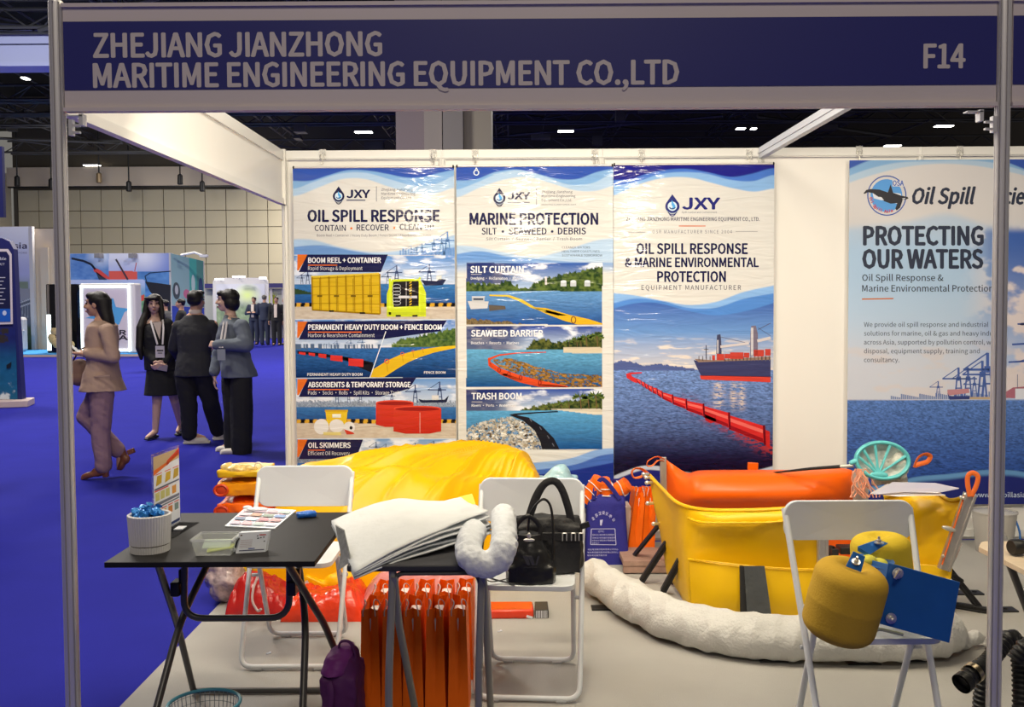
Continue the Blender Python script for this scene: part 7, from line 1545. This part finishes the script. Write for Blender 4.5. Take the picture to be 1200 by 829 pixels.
# right half of the barrier
O2 = Vector((3.35, 1.65, 0)); t2 = thing('containment_barrier', 'yellow barrier panel with a slanted aluminium connector, left of the right post', 'barrier', O2)
sheet('front_skirt', [[(1036, 583, 1.80), (1058, 578, 1.74), (1076, 576, 1.70), (1093, 576, 1.67), (1112, 586, 1.60), (1132, 583, 1.55)], [(1034, 612, 1.84), (1058, 606, 1.72), (1076, 603, 1.64), (1093, 602, 1.60), (1108, 606, 1.58), (1125, 606, 1.55)],
    [(1032, 645, 1.84), (1058, 642, 1.72), (1076, 640, 1.66), (1090, 640, 1.62), (1101, 642, 1.59), (1113, 640, 1.56)], [(1030, 694, 1.80), (1058, 696, 1.70), (1074, 697, 1.66), (1088, 698, 1.62), (1097, 696, 1.59), (1107, 690, 1.56)]], M('barrier_yellow2', obs(246, 184, 4), .34, bump=.22, bs=7, dist=.03), t2, o=O2, rel=.012, sc=8, seed=5)
q = MB(); q.tube([p-O2 for p in curve([at(1036, 582, Y=1.79), at(1058, 577, Y=1.73), at(1076, 575, Y=1.69), at(1093, 575, Y=1.66), at(1112, 586, Y=1.59), at(1130, 583, Y=1.54)], 8)], .009, n=8); q.build('top_hem', m_yel2, t2)
sheet('lower_flap', [[(1034, 660, 1.66), (1070, 661, 1.62), (1116, 664, 1.53)], [(1034, 676, 1.66), (1070, 677, 1.62), (1114, 678, 1.52)], [(1034, 692, 1.66), (1070, 693, 1.62), (1110, 690, 1.52)]], m_bar, t2, o=O2, rel=.004, seed=2)
sheet('orange_lining', [[(1030, 620, 1.9), (1045, 620, 1.9), (1060, 640, 1.9)], [(1030, 650, 1.9), (1045, 650, 1.9), (1060, 660, 1.9)], [(1030, 690, 1.9), (1045, 690, 1.9), (1062, 690, 1.9)]], m_ora, t2, o=O2)
strip_box(at(1137, 579, Y=1.52), at(1106, 668, Y=1.52), .060, .022, 'end_connector', m_al, t2, O2)
q = MB(); q.tube([p-O2 for p in (at(1130, 581, Y=1.50), at(1104, 662, Y=1.50))], .004, n=6); q.build('orange_piping', m_strap, t2)
q = MB(); q.tube([p-O2 for p in curve([at(1127, 638, Y=1.55), at(1120, 655, Y=1.55), at(1112, 668, Y=1.55)], 5)], .003, n=6); q.build('wire_line', m_steel, t2)
q = MB(); q.ell(at(1112, 620, Y=1.50)-O2, (.036, .012, .012), Euler((0, .3, 0)).to_matrix()); q.build('toggle_pin', m_steel, t2)
for px, py in ((1129, 584), (1131, 580), (1126, 583), (1105, 652)):
    q = MB(); q.ell(at(px, py, Y=1.49)-O2, (.008, .008, .008), None, 6); q.build('bolt', m_steel, t2)
loop([at(1137, 582, Y=1.5), at(1134, 568, Y=1.5), at(1134.5, 558, Y=1.5), at(1140, 554.5, Y=1.5), at(1146, 559, Y=1.5), at(1144, 570, Y=1.5), at(1138, 582, Y=1.5)], .012, par=t2, o=O2, flat=.25)
loop([at(1071, 548, Y=1.85), at(1076, 537, Y=1.85), at(1084, 532.5, Y=1.85), at(1090, 535, Y=1.86), at(1087, 541, Y=1.86), at(1078, 544, Y=1.85), at(1072, 546, Y=1.85)], .012, par=t2, o=O2, flat=.3, up=(0, .4, 1))
strip_box(at(1112, 668, Y=1.62), at(1148, 713, Z=.02), .030, .03, 'stay', m_tube, t2, O2)
strip_box(at(1112, 672, Y=1.60), at(1126, 682, Y=1.60), .03, .03, 'stay_head', m_tube, t2, O2)
strip_box(at(1117, 709, Z=.022), at(1160, 716, Z=.022), .03, .02, 'foot_bar', m_tube, t2, O2)
q = MB(); q.tube([(3.55+.024*math.cos(a*PI/8)-O2.x, 2.9-O2.y, .06+.024*math.sin(a*PI/8)) for a in range(16)], .006, n=6, closed=True)
# landing net lying over the corner
O3 = at(1034, 540, Y=1.95); m_net = M('net_teal', obs(104, 196, 186), .4)
t = thing('landing_net', 'landing net with turquoise oval frame and cream mesh lying over the barrier corner', 'net', O3)
R = Euler((-.15, .06, 0)).to_matrix(); rx, rz = .138, .094
E_ = lambda a, k=1: R@Vector((rx*k*math.cos(a), 0, rz*k*math.sin(a)))
q = MB(); q.tube([E_(a*PI/24) for a in range(48)], .0155, n=10, closed=True, flat=.7); q.build('frame', m_net, t)
hub = R@Vector((-.02, 0, -.072))
for a in (20, 72, 108, 142, 170):
    q = MB(); q.tube([hub, (hub+E_(math.radians(a), .95))/2+Vector((0, -.002, 0)), E_(math.radians(a), .95)], [.008, .0062, .0085], n=8); q.build('rib', m_net, t)
q = MB(); q.ell(hub+Vector((0, -.004, -.004)), (.05, .010, .018)); q.build('hub', m_net, t)
q = MB(); q.tube([E_(PI+.1, 1.0), E_(PI+.1, 1.25)+Vector((0, 0, -.012))], [.017, .010], n=10); q.build('socket', m_net, t)
q = MB(); q.grid(lambda u, v: tuple(R@Vector((rx*.95*math.cos(2*PI*u)*v, .010+.05*(1-v*v)+.006*math.sin(u*37)*v, rz*.95*math.sin(2*PI*u)*v))), 36, 8, closed_u=True); q.build('mesh_cloth', M('net_cream', obs(214, 212, 192), .7, bump=.6, bs=60, var=.1, vs=30), t, smooth='all')
q = MB(); a = at(1000, 546, Y=1.98)-O3; b = at(985, 547, Y=2.02)-O3; q.tube([a, b], .009, n=8); q.build('ferrule', m_steel, t)
q = MB(); q.tube([b, at(950, 549.5, Y=2.12)-O3, at(904, 554.5, Y=2.3)-O3], [.0095, .008, .004], n=8); q.build('handle_pole', m_dark, t)
q = MB(); q.loft([(Vector((.06, .05, -.14)), .09, .04), (Vector((.07, .05, -.08)), .085, .045), (Vector((.10, .04, .0)), .05, .03), (Vector((.105, .03, .05)), .02, .015)]); q.blob('net_bag', M('net_bag_cream', obs(216, 206, 182), .8, bump=.8, bs=50), t, .008, disp=fold(.02, 18, 2))
q = MB(); rr = random.Random(8)
for k in range(16):
    p = Vector((-.14+rr.uniform(-.01, .05), -.02, -.04)); pts = [p]
    for j in range(5): p = p+Vector((rr.uniform(-.02, .03), rr.uniform(-.006, .006), -.03)); pts.append(p)
    q.tube(curve(pts, 3), .0035, n=5)
o = q.build('orange_fringe', M('fringe_peach', obs(240, 160, 120), .7), t); o['kind'] = 'stuff'
# clear sleeves on top of the right panel
for k, (P, lb, c_) in enumerate((([(1024, 580), (1046, 566), (1096, 567), (1124, 573), (1100, 578), (1060, 577)], 'clear plastic sleeve with printed sheet, upper one lying on the yellow panel', (226, 210, 206)), ([(1020, 579), (1040, 568), (1060, 573), (1092, 576), (1108, 581), (1050, 582)], 'clear plastic sleeve underneath, its corner pointing left over the yellow panel', (232, 214, 196)))):
    pts = [at(a, b, Y=1.60+(b-566)*-.012+.03*k) for a, b in P]; q = MB(); q.prism(pts, (0, .002, .003)); o = q.build('plastic_sleeve', M('sleeve_%d' % k, obs(*c_), .1, coat=.8, alpha=.72), smooth=False); tag(o, lb, 'sleeve')
    A = Art(lambda x, y: at(x, y, Y=1.60+(y-566)*-.012+.03*k-.003), (0, -1, 0), .0006)
    if k == 0: A.poly([(1060, 569), (1094, 569), (1108, 572), (1076, 572)], (176, 186, 220), 1); A.poly([(1070, 573), (1098, 573), (1092, 576), (1066, 575)], (230, 160, 150), 1); A.build('print', pm_matte, o)

# ================================================================== long white sock on the floor
pts = curve([at(692, 674, Z=.10), at(720, 692, Z=.10), at(760, 716, Z=.10), at(805, 733, Z=.10), at(860, 744, Z=.10), at(920, 749, Z=.10), at(985, 751, Z=.10), at(1050, 747, Z=.115), at(1100, 741, Z=.115), at(1128, 738, Z=.10)], 10)
n_ = len(pts); q = MB(); rr_ = []
for i in range(n_):
    f = i/(n_-1); r = .100 if f < .7 else .100+.018*math.sin((f-.7)/.3*PI); r *= min(1, .60+f*12, math.sqrt(max(.15, (1-f)*9))); rr_.append(r)
for p, r in zip(pts, rr_): p.z = max(r*.98, .04)+.008
q.tube(pts, rr_, n=20); q.tube([pts[-1], at(1146, 747, Z=.05), at(1156, 752, Z=.035)], [.05, .035, .028], n=12)
def sockd(co):
    n = fbm(co[:, 0]*7+20, co[:, 1]*9+co[:, 2]*9+20, 3)-.5; m = np.abs(fbm(co[:, 0]*14+3, (co[:, 2]+co[:, 1])*5+9, 2)-.5); return n*.020-m*.024-.006*np.abs(np.sin(co[:, 0]*34+6*fbm(co[:, 1]*8+4, co[:, 2]*8+4, 2)))
o = q.blob('absorbent_boom', M('boom_white_mesh', obs(212, 202, 182), .85, bump=.8, bs=90, dist=.006), None, .010, it=3, disp=sockd); tag(o, 'long white mesh covered absorbent boom curving across the grey carpet', 'boom')

# ================================================================== yellow floats and blue plate on the right chair
m_fl = M('float_mustard', obs(214, 162, 40), .85, var=.08, vs=8, bump=.3, bs=120, dist=.004); m_fl2 = M('float_yellow', obs(232, 190, 40), .85, bump=.3, bs=120, dist=.004); m_bp = M('plate_blue', obs(42, 104, 164), .35, metal=.15, var=.08, vs=12); m_bp2 = M('plate_blue_light', obs(60, 124, 190), .3, metal=.4)
O4 = Vector((2.60, -.02, .456)); t = thing('float_assembly', 'float unit of two mustard yellow buoys bolted to blue metal plates on the right chair', 'float', O4)
W = lambda px, py, Y: at(px, py, Y=Y)-O4
def buoy(c, axis, r, h, mat, name='buoy'):
    R = Vector(axis).normalized().to_track_quat('Z', 'Y').to_matrix(); q = MB(); prof = []
    for i in range(9): a = PI/2*i/8; prof.append((r*.52+r*.48*math.sin(a), -h/2+h*.20*(1-math.cos(a))))
    prof += [(r*1.01, -.004), (r*1.016, 0), (r*1.01, .004)]
    for i in range(9): a = PI/2*i/8; prof.append((r*.52+r*.48*math.cos(a), h/2-h*.20*(1-math.sin(a))))
    prof = [(0.001, -h/2)]+prof+[(r*.30, h/2-.004), (r*.2, h/2-.02), (.001, h/2-.022)]
    q.lathe(prof, c, 32, R, cap=False); return q.build(name, mat, t, smooth='all'), R
c1 = W(990, 705, -.13); b1, R1 = buoy(c1, (.20, -.16, 1), .111, .238, m_fl)
c2 = W(1033, 662, .18); b2, R2 = buoy(c2, (-.06, .02, 1), .098, .205, m_fl2)
def quad(P, Y_, th, name, mat, par=None):
    q = MB(); q.prism([W(a, b, y) for (a, b), y in zip(P, Y_)], (.0015, th, 0)); return q.build(name, mat, par or t, bevel=.001, smooth=False)
quad([(1041, 660), (1125, 683), (1112.5, 754), (1029, 731)], (-.08, -.10, -.10, -.08), .005, 'vane_plate', m_bp)
quad([(1013, 655), (1042, 662), (1029, 731), (1006, 722)], (.06, -.075, -.075, .06), .005, 'side_plate', m_bp)
quad([(1008, 648), (1046, 655.5), (1049, 660), (1037, 668), (1004, 660)], (.14, .10, .0, -.06, .08), .004, 'box_rim', m_bp)
quad([(1046, 656), (1040, 668), (1030, 730), (1034, 724)], (.10, -.07, -.07, .08), .004, 'side_plate', m_bp)
for px, py in ((1018, 657), (1031, 661)):
    q = MB(); q.ell(W(px, py, .04), (.026, .026, .018)); q.build('small_float', M('float_lime', obs(228, 210, 70), .8), t)
quad([(1000, 646.5), (1014, 653), (1009, 671), (991, 664)], (-.16, -.16, -.19, -.19), .004, 'bracket_tab', m_bp2)
quad([(1005, 641), (1028, 633), (1041, 637), (1020, 650)], (.06, .09, .09, .05), .005, 'bracket_tab', m_bp2)
quad([(1005, 641), (1020, 650), (1020, 654), (1005, 646)], (.055, .045, .045, .055), .004, 'bracket_edge', m_bp2)
def bolt(px, py, Y_, r=.014, ax=(0, -1, 0)):
    c = W(px, py, Y_); R = Vector(ax).to_track_quat('Z', 'Y').to_matrix(); q = MB(); q.lathe([(r*1.9, 0), (r*1.9, .003), (r, .003), (r, .012), (r*.5, .013), (r*.5, .022), (0.001, .022)], c, 14, R); q.build('bolt', m_steel, t)
bolt(1052, 672, -.09, .009); bolt(1044, 725, -.09, .009); bolt(1003, 659, -.18, .007, (0, -.6, 1)); bolt(1030, 637, .07, .008, (0, 0, 1))
q = MB(); q.tube([W(1049, 678, -.11), W(1055, 668, -.12)], .006, n=8); q.build('wing_nut', m_steel, t)
q = MB(); q.tube(curve([W(1018, 742, -.02), W(1030, 738, -.03), W(1045, 741, -.03), W(1058, 744, -.03)], 4), .006, n=6); q.build('cable_tie', M('tie_cream', obs(232, 224, 160), .5), t)

# ================================================================== right edge: bucket, stool table, hose
p = at(1165, 648, Z=0); t = thing('clear_bucket', 'clear plastic bucket on the floor against the back wall, beside the right post', 'bucket', (p.x, 2.72, .006))
m_bk = M('bucket_film', (.60, .58, .55), .12, trans=.2, ior=1.3, alpha=.72)
q = MB(); q.lathe([(.10, 0), (.125, .24), (.130, .242), (.130, .250), (.122, .252), (.098, .01), (.001, .006)], n=32, cap=False); q.build('pail', m_bk, t)
q = MB(); q.lathe([(.122, .236), (.126, .245), (.0, .262)], n=32, cap=False); q.build('lid', M('lid_film', (.8, .79, .77), .15, alpha=.55, coat=.5), t)
q = MB(); q.tube(curve([(.10, -.06, .20), (.12, -.07, .12), (.11, -.08, .02)], 5), .006, n=6); q.build('blue_cord', M('cord_blue', (.03, .15, .5), .5), t)
q = MB(); q.ell((-.02, -.10, .10), (.05, .03, .05)); q.build('metal_part', m_steel, t)
t = thing('stool_table', 'low round cornered pale wooden table cut by the right frame edge', 'table', (3.60, .95, 0)); zt = .50
q = MB(); P = [at(1147, 641, Z=zt), at(1200, 668, Z=zt), at(1270, 690, Z=zt), at(1290, 650, Z=zt), at(1240, 634, Z=zt), at(1150, 634.5, Z=zt)]; P = fillet(P+[P[0]], .03, 4)[:-1]
q.prism([(v.x-3.60, v.y-.95, zt-.022) for v in P], (0, 0, .022)); q.build('tabletop', M('table_birch', obs(214, 186, 146), .5, var=.08, vs=8, stretch=(1, 12, 1)), t, bevel=.003)
for a, b in ((at(1181, 655, Z=zt-.025), (at(1206, 800, Z=.012))), (at(1262, 655, Z=zt-.025), at(1275, 780, Z=.012)), (at(1250, 640, Z=zt-.025), at(1262, 700, Z=.012)), (at(1205, 642, Z=zt-.025), at(1210, 690, Z=.012))):
    q = MB(); o_ = Vector((3.60, .95, 0)); b = Vector((a.x+.12 if b.x > a.x else a.x-.02, a.y+(-.14 if a.y < .95 else .14), .012)); q.tube([a-o_, b-o_], [.016, .011], n=10); q.build('leg', m_leg, t)
q = MB(); R = Euler((0, PI/2, .2)).to_matrix(); p = at(1200, 641, Z=zt+.034); q.lathe([(.028, -.06), (.032, -.055), (.032, -.02), (.028, -.016), (.028, .05), (.034, .055), (.034, .09), (.001, .092)], (0, 0, 0), 20, R); o = q.build('hose_coupling', m_dark, loc=(p.x, p.y, zt+.0345)); tag(o, 'short black cylindrical coupling lying on the pale wooden table', 'coupling')
# corrugated hose
def hose(P, r=.031):
    pts = curve([at(a, b, Y=y) for a, b, y in P], 26); L_ = [0]
    for a, b in zip(pts, pts[1:]): L_.append(L_[-1]+(b-a).length)
    n = int(L_[-1]/.0042); out = []
    for i in range(n):
        s_ = L_[-1]*i/(n-1); k = max(j for j in range(len(L_)) if L_[j] <= s_+1e-9); k = min(k, len(pts)-2); f = (s_-L_[k])/max(L_[k+1]-L_[k], 1e-6); out.append(pts[k].lerp(pts[k+1], f))
    return out, [r*(1 if i % 4 in (0, 1) else .86) for i in range(n)]
t = thing('corrugated_hose', 'black corrugated hose looped at the lower right corner with a metal clamp', 'hose', (3.0, .2, 0)); O5 = Vector((3.0, .2, 0))
a, r_ = hose([(1129, 800, .15), (1142, 788, .17), (1158, 776, .22), (1174, 757, .26), (1184, 748, .28), (1192, 757, .28), (1196, 785, .26), (1197, 830, .22), (1197, 880, .2), (1190, 900, .2), (1175, 890, .2)])
q = MB(); q.tube([p-O5 for p in a], r_, n=14); q.build('hose_loop', m_dark, t)
a, r_ = hose([(1175, 890, .3), (1153, 885, .3), (1150, 840, .3), (1153, 800, .3), (1162, 770, .32), (1178, 752, .34), (1190, 748, .36)])
q = MB(); q.tube([p-O5 for p in a], r_, n=14); q.build('hose_loop', m_dark, t)
a, r_ = hose([(1190, 775, .12), (1203, 758, .12), (1216, 762, .12), (1222, 790, .12), (1220, 850, .12), (1215, 890, .12)])
q = MB(); q.tube([p-O5 for p in a], r_, n=14); q.build('hose_loop', m_dark, t)
q = MB(); c = at(1141, 789, Y=.165)-O5; d_ = (at(1158, 776, Y=.22)-at(1129, 800, Y=.15)).normalized(); R = d_.to_track_quat('Z', 'Y').to_matrix(); q.lathe([(.033, -.010), (.0345, -.010), (.0345, .010), (.033, .010)], c, 24, R, cap=False); q.box(c+R@Vector((.036, 0, 0)), (.012, .012, .02), R); q.build('clamp', M('clamp_brass', (.6, .5, .35), .3, metal=1), t)
q = MB(); c = at(1129, 800, Y=.15)-O5; q.lathe([(.033, -.012), (.035, -.012), (.035, .012), (.026, .012), (.026, -.012)], c, 24, R, cap=False); q.build('hose_end', m_dark, t)
# litter on the carpet
for k, (px, py, lb) in enumerate(((315, 768, 'scrap of white tape on the carpet under the empty chair'), (586, 742, 'small white scrap on the carpet under the middle chair'))):
    p = at(px, py, Z=0); q = MB(); q.box((0, 0, 0), (.022, .008, .002), rot=(0, 0, .6)); q.box((.004, .004, .001), (.008, .014, .002)); o = q.build('tape_scrap', M('scrap_white', obs(236, 232, 224), .6), loc=(p.x, p.y, .0082), smooth=False); tag(o, lb, 'scrap')
q = MB(); q.tube([(0, 0, .012), (.03, .005, .012)], .008, n=8); q.box((.036, .004, .014), (.02, .028, .01)); q.box((.05, .0, .018), (.018, .01, .006), rot=(0, .3, .5)); p = at(318, 722, Z=0); o = q.build('shackle', m_steel, loc=(p.x, p.y, .007)); tag(o, 'small steel shackle on the carpet in front of the red bundle', 'shackle')
q = MB(); p = at(298, 700, Z=0); q.tube(curve([at(302, 676, Y=1.56), at(297, 690, Y=1.52), at(296, 705, Y=1.48), at(302, 716, Y=1.46), at(306, 714, Y=1.45)], 6), .006, n=8); tag(q.build('rope', m_cord), 'cream cord hanging from the red bundle behind the empty chair leg', 'cord')
